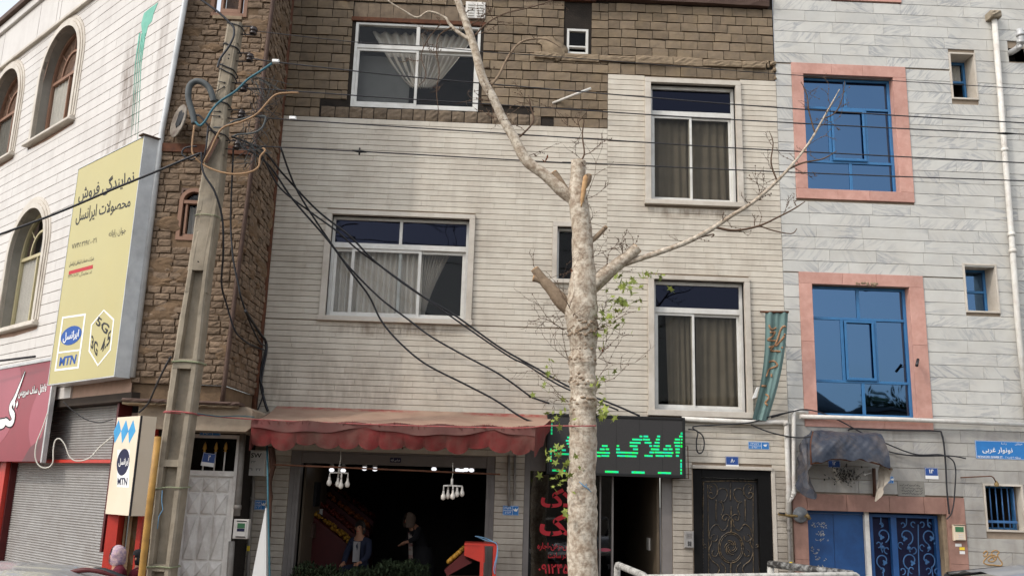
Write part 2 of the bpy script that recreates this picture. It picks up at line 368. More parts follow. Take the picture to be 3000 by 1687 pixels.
def cable(name, mat, pts, r, label, cat='cable', group=None, n=6, ps=5, sag=0.0):
    m = MB(); p = curve3(pts, n)
    m.tube(p, r, ps); return solo(m, name, mat, label, cat, group)
def ngon(cu, cv, ru, rv, n=28, a0=0.0): return [(cu+ru*math.cos(a0+2*math.pi*i/n), cv+rv*math.sin(a0+2*math.pi*i/n)) for i in range(n)]
# ------------------------------------------------------------------ the materials of the street
DIRT = sc(70, 60, 50)
marble('white_stone', sc(207, 199, 184), sc(180, 170, 155), rnd=0.06, dirt=sc(124, 108, 92), damt=0.36, vamt=0.2, tone=sc(194, 183, 167), streak=0.18,
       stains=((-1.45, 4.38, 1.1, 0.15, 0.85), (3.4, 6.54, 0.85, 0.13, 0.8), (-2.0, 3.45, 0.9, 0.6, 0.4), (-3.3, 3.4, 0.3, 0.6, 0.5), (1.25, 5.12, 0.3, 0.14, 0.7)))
marble('marble', sc(200, 197, 189), sc(116, 120, 130), rnd=0.10, dirt=sc(156, 143, 126), damt=0.24, vamt=0.62, vs=0.75, tone=sc(186, 184, 178), streak=0.06)
marble('corner_stone', sc(200, 194, 187), sc(172, 164, 157), rnd=0.06, dirt=sc(120, 105, 92), damt=0.22, vamt=0.2, streak=0.15,
       stains=((-5.95, 7.9, 0.28, 1.5, 1.0), (-5.22, 8.4, 0.12, 1.6, 0.5), (-6.35, 6.0, 0.16, 1.6, 0.9), (-6.5, 4.6, 0.2, 1.4, 0.8)))
M('pink_stone', sc(200, 156, 142), sc(184, 136, 122), rough=0.6, ns=9, bump=0.06, bs=90, rnd=0.16, dirt=sc(110, 80, 68), damt=0.3)
M('pink_stone_worn', sc(166, 128, 114), sc(146, 110, 98), rough=0.7, ns=5, bump=0.1, bs=60, rnd=0.2, dirt=sc(88, 70, 60), damt=0.5, streak=0.25)
M('mortar', sc(104, 92, 80), sc(78, 68, 60), rough=0.95, bump=0.5, bs=40)
M('dark_mortar', sc(50, 43, 37), sc(34, 30, 26), rough=0.95, bump=0.7, bs=35)
marble('marble_worn_shaded', sc(172, 168, 160), sc(128, 128, 132), rnd=0.10, dirt=sc(104, 94, 84), damt=0.45, vamt=0.45, vs=0.75, tone=sc(156, 152, 146), streak=0.3)  # grime, plus street-level shade painted into a darker base tone
marble('white_stone_worn_shaded', sc(184, 175, 162), sc(150, 140, 128), rnd=0.10, dirt=sc(96, 84, 74), damt=0.55, vamt=0.3, tone=sc(166, 156, 142), streak=0.25)  # grimy slabs; the darker base also paints in the ground-floor shade
M('joint_brown', sc(172, 142, 124), sc(150, 124, 108), rough=0.95)
M('teal_paint', sc(96, 160, 140), sc(120, 178, 160), rough=0.7, ns=8)
M('joint', sc(158, 142, 124), sc(136, 120, 104), rough=0.95)
M('trim_stone', sc(204, 196, 184), sc(184, 174, 160), rough=0.55, ns=4, rnd=0.06, dirt=sc(120, 100, 80), damt=0.35, bump=0.05)
M('clay', sc(160, 140, 116), sc(134, 119, 101), rough=0.92, ns=9, bump=0.35, bs=60, rnd=0.40, ribs=0.8, dirt=sc(158, 136, 100), damt=0.35, ds=3)
M('clay_plain', sc(124, 108, 90), sc(98, 85, 72), rough=0.92, ns=9, bump=0.5, bs=40, rnd=0.3)
M('mud_brick', sc(140, 119, 98), sc(102, 86, 72), rough=0.95, ns=10, bump=0.9, bs=38, rnd=0.32, dirt=sc(96, 78, 62), damt=0.4)
M('mud_plaster', sc(128, 104, 80), sc(98, 80, 62), rough=0.95, ns=6, bump=1.1, bs=22, dirt=sc(70, 56, 44), damt=0.5)
M('cement', sc(150, 132, 108), sc(122, 106, 88), rough=0.95, ns=8, bump=0.8, bs=35)
M('concrete', sc(160, 148, 130), sc(138, 126, 108), rough=0.9, ns=5, bump=0.35, bs=70, dirt=sc(84, 76, 66), damt=0.6, ds=2.6, streak=0.2)
M('old_metal', sc(150, 142, 130), sc(96, 84, 74), rough=0.7, ns=5, sharp=0.4, dirt=sc(60, 40, 30), damt=0.6, ds=6)
M('rust', sc(104, 64, 42), sc(70, 46, 36), rough=0.85, ns=12, bump=0.3)
M('brown_steel', sc(92, 72, 62), sc(76, 58, 50), rough=0.7, ns=8, bump=0.2)
M('aluminium', sc(214, 212, 206), sc(198, 194, 186), rough=0.42, ns=5, metal=0.0, spec=0.5, dirt=sc(130, 116, 100), damt=0.25, ds=4)
M('grey_aluminium', sc(122, 116, 112), sc(110, 104, 100), rough=0.45, spec=0.5)
M('galvanised', sc(206, 206, 204), sc(182, 182, 182), rough=0.4, metal=0.25, ns=5, bump=0.25, bs=6, dirt=sc(96, 88, 80), damt=0.3)
M('white_paint', sc(226, 222, 215), sc(212, 206, 198), rough=0.5, spec=0.4, dirt=sc(110, 96, 80), damt=0.3, ds=3, streak=0.2)
M('pipe_white', sc(214, 211, 204), sc(200, 195, 186), rough=0.5, spec=0.4, dirt=sc(130, 100, 76), damt=0.4, ds=5)
M('pipe_grey', sc(140, 136, 130), sc(120, 114, 108), rough=0.6, dirt=sc(90, 78, 66), damt=0.4, ds=5)
M('old_white_paint', sc(188, 184, 176), sc(174, 170, 162), rough=0.5, ns=14, sharp=0.2, dirt=sc(40, 36, 34), damt=0.95, ds=16, bump=0.15)
M('worn_black_paint', sc(38, 36, 35), sc(58, 55, 53), rough=0.5, ns=17, dirt=sc(200, 198, 192), damt=0.9, ds=11, bump=0.2)
M('wood', sc(146, 112, 92), sc(120, 88, 70), rough=0.65, ns=4, stretch=(1, 1, 0.2), bump=0.1)
M('dark_wood', sc(84, 56, 42), sc(66, 44, 34), rough=0.7, ns=4)
M('cream_metal', sc(186, 176, 140), sc(170, 158, 122), rough=0.5)
M('brown_metal', sc(104, 84, 50), sc(84, 66, 40), rough=0.55)
M('black', sc(26, 25, 26), rough=0.6)
M('cable_black', sc(36, 36, 40), rough=0.55, spec=0.4)
M('wire_dark', sc(52, 50, 52), rough=0.6)
M('cable_grey', sc(84, 88, 88), sc(66, 68, 68), rough=0.6)
M('cable_tan', sc(164, 128, 92), sc(142, 112, 84), rough=0.6)
M('cable_teal', sc(64, 110, 122), sc(52, 92, 104), rough=0.6)
M('cable_white', sc(206, 200, 188), rough=0.6)
M('string_red', sc(176, 66, 66), sc(150, 110, 106), rough=0.9, ns=30)
M('string_green', sc(120, 128, 100), sc(150, 150, 120), rough=0.9, ns=30)
M('string_blue', sc(110, 150, 180), rough=0.9)
M('porcelain', sc(58, 46, 42), sc(44, 36, 34), rough=0.25, spec=0.5)
M('connector', sc(236, 234, 230), rough=0.4)
M('sign_yellow', sc(182, 172, 122), sc(177, 166, 116), rough=0.5, ns=1.0, dirt=sc(190, 172, 104), damt=0.15)
M('print_black', sc(34, 33, 36), rough=0.6)
M('print_white', sc(232, 230, 226), rough=0.6)
M('print_blue', sc(34, 78, 150), rough=0.6)
M('print_navy', sc(28, 30, 62), rough=0.6)
M('print_red', sc(176, 40, 48), rough=0.6)
M('print_yellow', sc(226, 196, 60), rough=0.6)
M('print_lightblue', sc(72, 160, 206), sc(58, 140, 190), rough=0.6)
M('print_brown', sc(150, 112, 64), sc(170, 140, 100), rough=0.9, ns=20)
M('print_chalk', sc(204, 196, 184), sc(120, 130, 140), rough=0.9, ns=24)
M('plate_blue', sc(38, 74, 140), sc(34, 68, 130), rough=0.4, spec=0.5)
M('plate_lightblue', sc(44, 120, 186), sc(38, 108, 172), rough=0.4, spec=0.5)
M('sign_red', sc(138, 36, 52), sc(122, 32, 46), rough=0.4, ns=1.2, spec=0.5)
M('sign_pink', sc(156, 70, 84), sc(146, 62, 76), rough=0.4, ns=1.2, spec=0.5)
M('sign_maroon', sc(104, 44, 52), sc(84, 38, 42), rough=0.4, ns=4, spec=0.5)
M('sign_cream', sc(222, 206, 184), sc(216, 198, 172), rough=0.5, ns=1.4)
M('shutter_grey', sc(150, 147, 143), sc(136, 132, 128), rough=0.5, spec=0.4, dirt=sc(110, 100, 92), damt=0.4, ds=2.2)
M('red_paint', sc(188, 52, 36), sc(172, 44, 32), rough=0.45, spec=0.5, dirt=sc(110, 40, 30), damt=0.3, ds=3)
M('dark_red_paint', sc(84, 26, 26), sc(70, 22, 22), rough=0.5)
M('awning_top', sc(170, 144, 124), sc(148, 122, 104), rough=0.9, ns=2.6, bump=.3, bs=9, dirt=sc(150, 62, 58), damt=0.22, ds=0.9, stains=((-2.6, 3.09, 0.8, 0.07, 1.0), (-1.6, 3.07, 0.6, 0.05, 0.9), (0.4, 3.06, 0.8, 0.05, 1.0)))
M('awning_fold', sc(118, 84, 76), sc(100, 66, 62), rough=0.9, ns=3.0, dirt=sc(128, 46, 48), damt=0.5, ds=2)
M('awning_red', sc(124, 44, 44), sc(100, 54, 48), rough=0.95, ns=3.4, bump=.4, bs=12, dirt=sc(112, 86, 76), damt=0.85, ds=1.6, streak=.35)
M('beige_fascia', sc(164, 148, 128), sc(146, 130, 112), rough=0.8, dirt=sc(90, 76, 64), damt=0.5, ds=2)
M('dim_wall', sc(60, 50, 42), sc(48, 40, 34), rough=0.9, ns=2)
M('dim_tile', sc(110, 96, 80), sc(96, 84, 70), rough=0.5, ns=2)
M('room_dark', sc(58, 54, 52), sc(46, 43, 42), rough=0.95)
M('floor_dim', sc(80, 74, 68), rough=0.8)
M('lace', sc(226, 216, 204), sc(212, 202, 190), rough=0.95)
M('curtain_tan', sc(142, 135, 125), sc(126, 119, 110), rough=0.95, ns=3)
M('blind_grey', sc(120, 118, 114), sc(108, 106, 102), rough=0.9)
M('blue_frame', sc(52, 112, 160), sc(44, 100, 148), rough=0.45, spec=0.5, dirt=sc(70, 110, 140), damt=0.2, ds=4)
M('blue_door', sc(34, 80, 134), sc(28, 68, 118), rough=0.45, spec=0.5, ns=3, dirt=sc(24, 50, 92), damt=0.4, ds=3)
M('blue_iron', sc(62, 106, 152), sc(52, 92, 138), rough=0.5, spec=0.5)
M('iron_black', sc(19, 18, 18), sc(15, 14, 14), rough=0.7, spec=0.15)
M('iron_sheet', sc(46, 45, 46), sc(40, 39, 40), rough=0.5, ns=3)
M('iron_gilt', sc(104, 86, 60), sc(30, 27, 26), rough=0.45, ns=22, spec=0.6, sharp=0.6)
M('gold', sc(190, 146, 70), sc(160, 118, 54), rough=0.4, metal=0.3)
M('led_body', sc(30, 29, 29), rough=0.5)
M('led_screen', sc(58, 54, 54), sc(50, 50, 48), rough=0.6, ns=40)
M('led_lit', sc(34, 232, 70), sc(10, 190, 170), ns=38, rough=0.5, emit=0.26, sharp=0.5)
M('bulb_lit', sc(250, 250, 255), emit=0.55)
M('bulb_off', sc(206, 198, 188), rough=0.35, spec=0.5)
M('plastic_white', sc(212, 206, 198), rough=0.4, spec=0.5)
M('screen_green', sc(70, 116, 82), rough=0.2, spec=0.6)
M('tarp', sc(40, 47, 60), sc(62, 66, 76), rough=0.5, ns=3.6, spec=0.4, bump=0.9, bs=11, dirt=sc(116, 100, 84), damt=0.55, ds=3.4)
M('tarp_lining', sc(176, 166, 152), sc(150, 140, 128), rough=0.9)
M('banner_teal', sc(118, 142, 138), sc(102, 128, 124), rough=0.8, ns=3)
M('banner_print', sc(170, 132, 104), sc(160, 120, 84), rough=0.9)
M('bark', sc(204, 192, 174), sc(158, 140, 120), rough=0.9, ns=10, sharp=0.35, bump=1.2, bs=40, dirt=sc(108, 90, 74), damt=0.7, ds=20)
M('bark_old', sc(150, 130, 108), sc(120, 102, 84), rough=0.95, ns=14, bump=1.0, bs=30)
M('cut_wood', sc(196, 160, 116), sc(150, 112, 78), rough=0.9, ns=14, bump=0.3)
M('twig', sc(104, 84, 68), sc(80, 62, 50), rough=0.9)
M('leaf', sc(138, 146, 62), sc(108, 120, 48), rough=0.6, rnd=0.4, spec=0.4)
M('leaf_dry', sc(150, 84, 50), sc(110, 66, 44), rough=0.9)
M('leaf_dark', sc(58, 74, 40), sc(44, 58, 32), rough=0.7, rnd=0.4)
M('herbs', sc(40, 52, 28), sc(28, 38, 20), rough=0.8, rnd=0.4)
M('garland', sc(58, 56, 54), sc(40, 40, 40), rough=0.8)
M('marble_grey', sc(140, 136, 128), sc(124, 120, 112), rough=0.5, ns=5)
M('skin', sc(172, 126, 100), sc(160, 114, 90), rough=0.6)
M('hair_grey', sc(74, 68, 64), sc(50, 46, 44), rough=0.8, ns=30)
M('cloth_navy', sc(38, 42, 60), rough=0.9); M('cloth_black', sc(28, 27, 30), rough=0.9); M('cloth_burgundy', sc(96, 26, 42), sc(80, 22, 36), rough=0.9)
M('cloth_shirt', sc(150, 146, 146), rough=0.9); M('cloth_teal', sc(40, 84, 96), rough=0.9); M('cloth_beige', sc(104, 88, 76), rough=0.9)
M('scarf_floral', sc(214, 186, 182), sc(176, 150, 164), rough=0.9, ns=30, sharp=0.6, dirt=sc(84, 82, 130), damt=0.8, ds=16)
M('scarf_stripe', sc(170, 160, 150), sc(130, 60, 60), rough=0.9, ns=5, stretch=(0.3, 0.3, 3.0), sharp=0.5)
M('fruit_yellow', sc(170, 128, 44), sc(150, 106, 34), rough=0.5, rnd=0.2); M('fruit_red', sc(110, 36, 28), sc(96, 44, 28), rough=0.5, rnd=0.3)
M('fruit_green', sc(96, 120, 54), rough=0.5, rnd=0.3); M('fruit_orange', sc(140, 76, 32), rough=0.5, rnd=0.2)
M('car_silver', sc(150, 152, 158), sc(146, 148, 154), rough=0.28, metal=0.4, spec=0.6, coat=0.6)
M('car_grey', sc(168, 168, 168), sc(160, 160, 160), rough=0.32, metal=0.2, spec=0.6, coat=0.5)
M('car_white', sc(206, 205, 200), sc(198, 196, 190), rough=0.4, spec=0.5, coat=0.3, dirt=sc(120, 110, 100), damt=0.3)
M('car_black', sc(30, 30, 32), rough=0.4, spec=0.5); M('rubber', sc(28, 28, 28), rough=0.9); M('chrome', sc(190, 192, 196), rough=0.2, metal=0.9)
M('lamp_red', sc(170, 30, 30), rough=0.3, spec=0.6); M('lamp_clear', sc(200, 200, 204), rough=0.2, spec=0.6)
M('asphalt', sc(66, 65, 64), sc(54, 53, 52), rough=0.95, ns=6, bump=0.4, bs=120)
M('paving', sc(140, 132, 122), sc(120, 112, 104), rough=0.9, ns=3, bump=0.2, bs=60, rnd=0.1)
M('kerb_stone', sc(150, 146, 138), rough=0.9)
M('gas_meter', sc(104, 106, 108), sc(90, 92, 94), rough=0.5); M('brass', sc(146, 122, 78), sc(120, 100, 66), rough=0.55, metal=0.3)
M('pipe_yellow', sc(182, 138, 68), sc(150, 112, 56), rough=0.5, dirt=sc(100, 74, 44), damt=0.5, ds=5)
M('paper_white', sc(224, 222, 218), rough=0.9)
M('far_wall', sc(120, 110, 98), sc(104, 95, 84), rough=0.9); M('far_roof', sc(90, 88, 86), rough=0.8)
glass('glass_clear', (0.84, 0.85, 0.85, 1), (1, 1, 1, 1), 0.01)
glass('glass_dark', (0.76, 0.75, 0.72, 1), (1, 1, 1, 1), 0.005)
glass('glass_navy', (0.04, 0.05, 0.10, 1), (0.5, 0.55, 0.85, 1), 0.02)
glass('glass_blue', (0.03, 0.06, 0.12, 1), (0.27, 0.50, 0.86, 1), 0.25)
glass('glass_shop', (0.55, 0.56, 0.56, 1), (1, 1, 1, 1), 0.07)
# ------------------------------------------------------------------ ground
m = MB(); m.sheet(lambda a, b: (-150+300*a, -150+300*b, 0.0), 4, 4); m.build('road', 'asphalt', kind='structure')
m = MB(); m.hexa([(-30, 9.35, 0.004), (30, 9.35, 0.004), (30, 9.35, 0.15), (-30, 9.35, 0.15), (-30, 22, 0.004), (30, 22, 0.004), (30, 22, 0.15), (-30, 22, 0.15)]); m.build('pavement', 'paving', kind='structure')
m = MB()
for i in range(60): m.hexa([(-30+i, 9.18, 0.004), (-29.01+i, 9.18, 0.004), (-29.01+i, 9.2, 0.16), (-30+i, 9.2, 0.16), (-30+i, 9.34, 0.004), (-29.01+i, 9.34, 0.004), (-29.01+i, 9.34, 0.17), (-30+i, 9.34, 0.17)])
m.build('kerb', 'kerb_stone', kind='structure')
# ------------------------------------------------------------------ courses of slabs or bricks round openings
def spans(u0, u1, holes, v0, v1):
    iv = [(u0, u1)]
    for h in holes:
        if min(h[3], v1)-max(h[2], v0) < 0.35*(v1-v0): continue
        nv = []
        for a, b in iv:
            if h[0] > a: nv.append((a, min(b, h[0])))
            if h[1] < b: nv.append((max(a, h[1]), b))
        iv = [(a, b) for a, b in nv if b-a > 0.02]
    return iv
def slab_course(fr, regions, holes, pitch, length, joint, thick, rnd, jit=0.0015):
    """-> list of slab outlines (u0,u1,v0,v1,d)"""
    out = []
    for (u0, u1, v0, v1) in regions:
        n = max(1, round((v1-v0)/pitch)); p = (v1-v0)/n
        for i in range(n):
            a, b = v0+i*p, v0+(i+1)*p
            for (x, y) in spans(u0, u1, holes, a, b):
                # trim the course where an opening bites into its top or bottom edge
                aa, bb = a, b
                for h in holes:
                    if h[0] < (x+y)/2 < h[1]:
                        if a < h[3] < b and h[2] < a: aa = max(aa, h[3])
                        if a < h[2] < b and h[3] > b: bb = min(bb, h[2])
                t = x
                while t < y-1e-4:
                    w = length*(0.55+0.9*rnd.random())
                    if y-t-w < 0.35*length: w = y-t
                    out.append((t, min(t+w, y), aa+joint/2, bb-joint/2, rnd.uniform(-jit, jit))); t += w
    return out
def lay(fr, slabs, vj, thick, name, mat, parent, limit=300, bev=0.002, key=None):
    slabs = sorted(slabs, key=key or (lambda s: -(s[1]-s[0])*(s[3]-s[2])))
    for s in slabs[:limit]:
        MB().box(fr, s[0]+vj/2, s[1]-vj/2, s[2], s[3], -thick, s[4], bev).build(name, mat, parent)
    if len(slabs) > limit:
        m = MB()
        for s in slabs[limit:]: m.box(fr, s[0]+vj/2, s[1]-vj/2, s[2], s[3], -thick, s[4], bev)
        m.build(name+'_field', mat, parent, kind='stuff')
RND = random.Random(3)
def rough_brick(mb, at, u0, u1, v0, v1, d, deep, jd, rnd, nu=4, nv=3):  # a brick with worn edges and an uneven face
    g = []; ph = rnd.random()*9
    tl = rnd.uniform(-0.006, 0.006)
    for j in range(nv+1):
        for i in range(nu+1):
            a, b = i/nu, j/nv; e = (i in (0, nu)) + (j in (0, nv))
            u = u0+(u1-u0)*a+rnd.uniform(-.1, .1)*(u1-u0)/nu*(0.4 if e else 1); v = v0+(v1-v0)*b+tl*(a-.5)*2+rnd.uniform(-.1, .1)*(v1-v0)/nv*(0.5 if e else 1)
            g.append(at(u, v, d + (rnd.uniform(-jd, jd) if not e else -jd*(0.6+0.5*rnd.random())*e)))
    o = len(g); bk = []
    per = [(i, 0) for i in range(nu)] + [(nu, j) for j in range(nv)] + [(i, nv) for i in range(nu, 0, -1)] + [(0, j) for j in range(nv, 0, -1)]
    idx = [j*(nu+1)+i for i, j in per]
    for (i, j) in per: bk.append(at(u0+(u1-u0)*i/nu, v0+(v1-v0)*j/nv, d-deep))
    fs = [(j*(nu+1)+i, j*(nu+1)+i+1, (j+1)*(nu+1)+i+1, (j+1)*(nu+1)+i) for j in range(nv) for i in range(nu)]
    n = len(idx); fs += [(idx[(k+1) % n], idx[k], o+k, o+(k+1) % n) for k in range(n)]
    mb.add(g+bk, fs); return mb

# ================================================================== the house in the middle: white stone below, bare clay blocks above
U_L, U_R, V_TOP, V_STEP, U_STEP = -3.578, 4.852, 7.968, 8.975, 1.925
house = thing('stone_house', 'three storey house clad in narrow white stone with bare clay blocks at its top', 'house', (0.6, D, 0.15))
A_ = (-2.47, -0.30, 8.19, 9.76); B_ = (-2.62, -0.36, 4.56, 6.26); C_ = (2.66, 4.13, 6.72, 8.84); D_ = (2.70, 4.19, 3.23, 5.36); E_ = (1.10, 1.53, 5.30, 6.20); S_ = (1.20, 1.58, 9.335, 9.82)
SHOP = (-2.98, 0.20, 0.15, 2.42); OFF = (0.66, 2.98, 0.15, 3.02); DOOR = (3.31, 4.545, 0.15, 2.33)
holes = [A_+(-0.25,), B_+(-0.28,), C_+(-0.28,), D_+(-0.28,), E_+(-0.28,), S_+(-0.2,), SHOP+(-0.3,), OFF+(-0.3,), DOOR+(-0.3,)]
FB = FA.off(-0.03)
m = MB(); wall_with_holes(m, FB, U_L, U_R, 0.15, 11.4, holes, 0.0, -0.3)
m.quad(FA.at(U_L, 0.15, -0.03), FA.at(U_L, 11.4, -0.03), FA.at(U_L, 11.4, -6), FA.at(U_L, 0.15, -6))
m.quad(FA.at(U_L, 11.4, -0.03), FA.at(U_R, 11.4, -0.03), FA.at(U_R, 11.4, -6), FA.at(U_L, 11.4, -6))
m.build('wall', 'dark_mortar', house)
m = MB(); wall_with_holes(m, FA.off(-0.026), U_L, U_STEP, 2.45, V_TOP, [h[:4]+(-.03,) for h in holes], 0.0, -0.003); wall_with_holes(m, FA.off(-0.026), U_STEP, U_R, 2.45, V_STEP, [h[:4]+(-.03,) for h in holes], 0.0, -0.003); wall_with_holes(m, FA.off(-0.026), U_L, U_R, .15, 2.45, [h[:4]+(-.03,) for h in holes], 0.0, -0.003); m.build('bedding', 'joint', house)
pad = lambda h, p: (h[0]-p, h[1]+p, h[2]-p, h[3]+p)
trim = {'B': (-2.718, -0.266, 4.48, 6.336), 'C': (2.561, 4.224, 6.639, 8.927), 'D': (2.603, 4.28, 3.136, 5.43), 'E': (1.02, 1.60, 5.233, 6.283)}
sl_holes = list(trim.values()) + [SHOP[:4], OFF[:4], (3.29, 4.565, 0.15, 2.40)]
slabs = slab_course(FA, [(U_L, U_STEP, 2.33, V_TOP)], sl_holes, 0.0945, 0.70, 0.008, 0.03, RND)
slabs += slab_course(FA, [(U_STEP, U_R, 2.33, V_STEP)], sl_holes, 0.0945, 0.70, 0.008, 0.03, RND)
slabs += slab_course(FA, [(U_L, U_R, 0.15, 2.33)], sl_holes, 0.0945, 0.46, 0.008, 0.03, RND)
lay(FA, [s for s in slabs if s[2] > 2.33], 0.0025, 0.028, 'stone_slab', 'white_stone', house, 200)
lay(FA, [s for s in slabs if s[2] <= 2.33], 0.005, 0.028, 'stone_slab', 'white_stone_worn_shaded', house, 95, key=lambda s: -s[3])
# the bare upper storey
def block_courses(u0, u1, v0, v1, pitch, length, hs):
    out = []; n = round((v1-v0)/pitch); p = (v1-v0)/n
    for i in range(n):
        a, b = v0+i*p, v0+(i+1)*p
        for x, y in spans(u0, u1, hs, a, b):
            t = x; w = length*(0.45+0.55*RND.random())
            while t < y-1e-3:
                if y-t-w < 0.07: w = y-t
                out.append((t, t+w, a, b)); t += w; w = length*(1+RND.uniform(-.06, .06))
                if RND.random() < 0.12: w *= 0.55
    return out
LA = (A_[0]-0.06, A_[1]+0.05, A_[2]-0.24, 10.15); SA = (1.15, 1.63, 9.30, 10.30); BEAM = (1.62, 4.72, 9.13+0.06, 9.30)
blk = block_courses(U_L, U_STEP, V_TOP, 10.32, 0.164, 0.272, [LA, SA, (-2.98, 0.65, V_TOP, 8.20), (0.72, 1.0, V_TOP, 8.14)])
blk += block_courses(U_STEP, U_R-0.02, V_STEP, 9.19, 0.15, 0.272, [])
blk += block_courses(U_STEP, U_R-0.02, 9.33, 10.34, 0.166, 0.272, [SA])
for i, (a, b, c, e) in enumerate(blk):
    if RND.random() < 0.003: continue
    rough_brick(MB(), FA.at, a+0.005, b-0.005, c+0.008+RND.uniform(0, .006), e-0.007, RND.uniform(-0.012, 0.010), 0.06, 0.003, RND, 4, 3).build('clay_block', 'clay', house)
# row of upright bricks under the top window, and over its lintel
t = -2.95
while t < 0.62:
    w = RND.uniform(0.19, 0.26); rough_brick(MB(), FA.at, t, t+w-0.015, 7.975+RND.uniform(0, .01), 8.185-RND.uniform(0, .02), 0.0, 0.05, 0.014, RND, 4, 4).build('brick', 'clay_plain', house); t += w
t = A_[0]-0.05
while t < A_[1]+0.02:
    w = RND.uniform(0.2, 0.26); rough_brick(MB(), FA.at, t, t+w-0.006, 9.86, 10.14, -0.02, 0.03, 0.004, RND, 2, 3).build('brick', 'clay_plain', house); t += w
for a, b in ((1.16, 1.39), (1.395, 1.625)): rough_brick(MB(), FA.at, a, b, 9.86, 10.26, -0.06, 0.02, 0.006, RND, 3, 3).build('brick', 'clay_plain', house)
MB().box(FA, A_[0]-0.08, A_[1]+0.08, 9.775, 9.85, -0.05, 0.015, 0.004).build('lintel', 'rust', house)
# broken concrete band, fascia under the roof
t = 0.64; k = 0
while t < 4.66:
    w = RND.uniform(0.28, 0.75); w = min(w, 4.68-t)
    rough_brick(MB(), FA.at, t, t+w-0.008, 9.19+RND.uniform(-.01, .02), 9.325+RND.uniform(-.02, .012), 0.045+RND.uniform(-.015, .015), 0.09, 0.009, RND, 9, 4).build('concrete_band', 'cement', house); t += w
for i in range(11): rough_brick(MB(), FA.at, .66+i*0.112, .66+i*0.112+RND.uniform(.07, .105), 9.09, 9.17, -0.01, 0.04, 0.008, RND, 2, 2).build('brick', 'clay_plain', house)
rough_brick(MB(), lambda u, v, d: FA.at(u, v, d), U_L+0.02, 1.7, 10.33, 10.42, 0.05, 0.08, 0.012, RND, 22, 2).build('fascia', 'rust', house)
rough_brick(MB(), FA.at, 1.7, 4.76, 10.36, 10.52, 0.10, 0.13, 0.012, RND, 16, 2).build('fascia', 'brown_steel', house)
rough_brick(MB(), FA.at, 1.7, 4.80, 10.525, 10.60, 0.16, 0.19, 0.02, RND, 16, 2).build('fascia', 'cement', house)
rough_brick(MB(), FA.at, 1.0, 2.7, 10.43, 10.50, 0.22, 0.2, 0.01, RND, 10, 2).build('gutter', 'black', house)
m = MB(); m.ball(FA.at(0.98, 9.40, 0.0), (.22, .07, .22), 16, 11)
for p in m.v: p.x += RND.uniform(-.03, .03)+.30*max(0, 9.42-p.z)*.5; p.z += RND.uniform(-.03, .03); p.y += RND.uniform(-.02, .02); p.x += (-.10 if p.z > 9.5 else 0)
m.build('cement_lump', 'cement', house)
m = MB()
for i in range(30):
    u = RND.uniform(4.62, 4.84); rough_brick(m, FA.at, u, u+RND.uniform(.03, .09), v := RND.uniform(9.0, 9.3), v+RND.uniform(.03, .07), RND.uniform(-.02, .05), 0.05, 0.015, RND, 2, 2)
m.build('rubble', 'cement', house, kind='stuff')
m = MB(); m.tube([FA.at(*FA.uv('C1', 680, 850), 0.30), FA.at(*FA.uv('C1', 360, 910), -0.02)], 0.022, 8); m.build('pipe_stub', 'pipe_white', house)
m = MB(); m.tube([FA.at(-2.93, 10.32, 0.35), FA.at(-2.62, 10.18, 0.0)], 0.05, 8); m.build('pipe_stub', 'pipe_grey', house)
# white vent by the top window
vu = FA.rect(('B1', 1700, 25), ('B1', 1880, 25), ('B1', 1875, 170), ('B1', 1705, 170))
MB().box(FA, *vu, -0.02, 0.03, 0.006).build('vent', 'white_paint', house); vent = house.children[-1]
for h in (0.12, 0.56):
    for i in range(5): MB().box(FA, vu[0]+(vu[1]-vu[0])*h, vu[0]+(vu[1]-vu[0])*(h+.32), vu[2]+(vu[3]-vu[2])*(.12+.16*i), vu[2]+(vu[3]-vu[2])*(.20+.16*i), 0.031, 0.045, 0.003).build('louvre', 'aluminium', vent)

def trims(fr, o, i, d0, d1, win, mat='trim_stone', sill=0.03):
    g = 0.002
    MB().box(fr, o[0], o[1], i[3], o[3], d0, d1, 0.003).build('trim_slab', mat, win)
    MB().box(fr, o[0], i[0], i[2], i[3]-g, d0, d1, 0.003).build('trim_slab', mat, win)
    MB().box(fr, i[1], o[1], i[2], i[3]-g, d0, d1, 0.003).build('trim_slab', mat, win)
    MB().box(fr, o[0]-0.015, o[1]+0.015, o[2], i[2]-g, d0-0.2, d1+sill, 0.004).build('sill', mat, win)
def pane(fr, u0, u1, v0, v1, d, mat, win, t=0.006): MB().box(fr, u0, u1, v0, v1, d-t, d).build('pane', mat, win)
# top window (no stone surround)
a0, a1, c0, c1 = A_; md = (a0+a1)/2; tv = FA.uv('B1', 1000, 405)[1]
w = bars(FA, rim(a0, a1, c0, c1, 0.05, 0.04, 0.06)+[(a0+.05, a1-.05, tv-.05, tv+.02), (md-.03, md+.03, tv+.02, c1-.04)], -0.10, -0.02, 'window', 'aluminium', house)
bars(FA, rim(a0+.05, md+.03, c0+.06, tv-.05, 0.045), -0.075, -0.035, 'sash', 'aluminium', w); bars(FA, rim(md-.02, a1-.05, c0+.06, tv-.05, 0.045), -0.115, -0.08, 'sash', 'aluminium', w)
pane(FA, a0+.05, md-.03, tv+.02, c1-.04, -0.06, 'glass_clear', w); pane(FA, md+.03, a1-.05, tv+.02, c1-.04, -0.06, 'glass_clear', w)
pane(FA, a0+.095, md-.015, c0+.105, tv-.095, -0.055, 'glass_clear', w); pane(FA, md+.025, a1-.095, c0+.105, tv-.095, -0.1, 'glass_clear', w)
interior(FA, a0, a1, c0, c1, -0.12, -1.3, 'interior', 'room_dark', w)
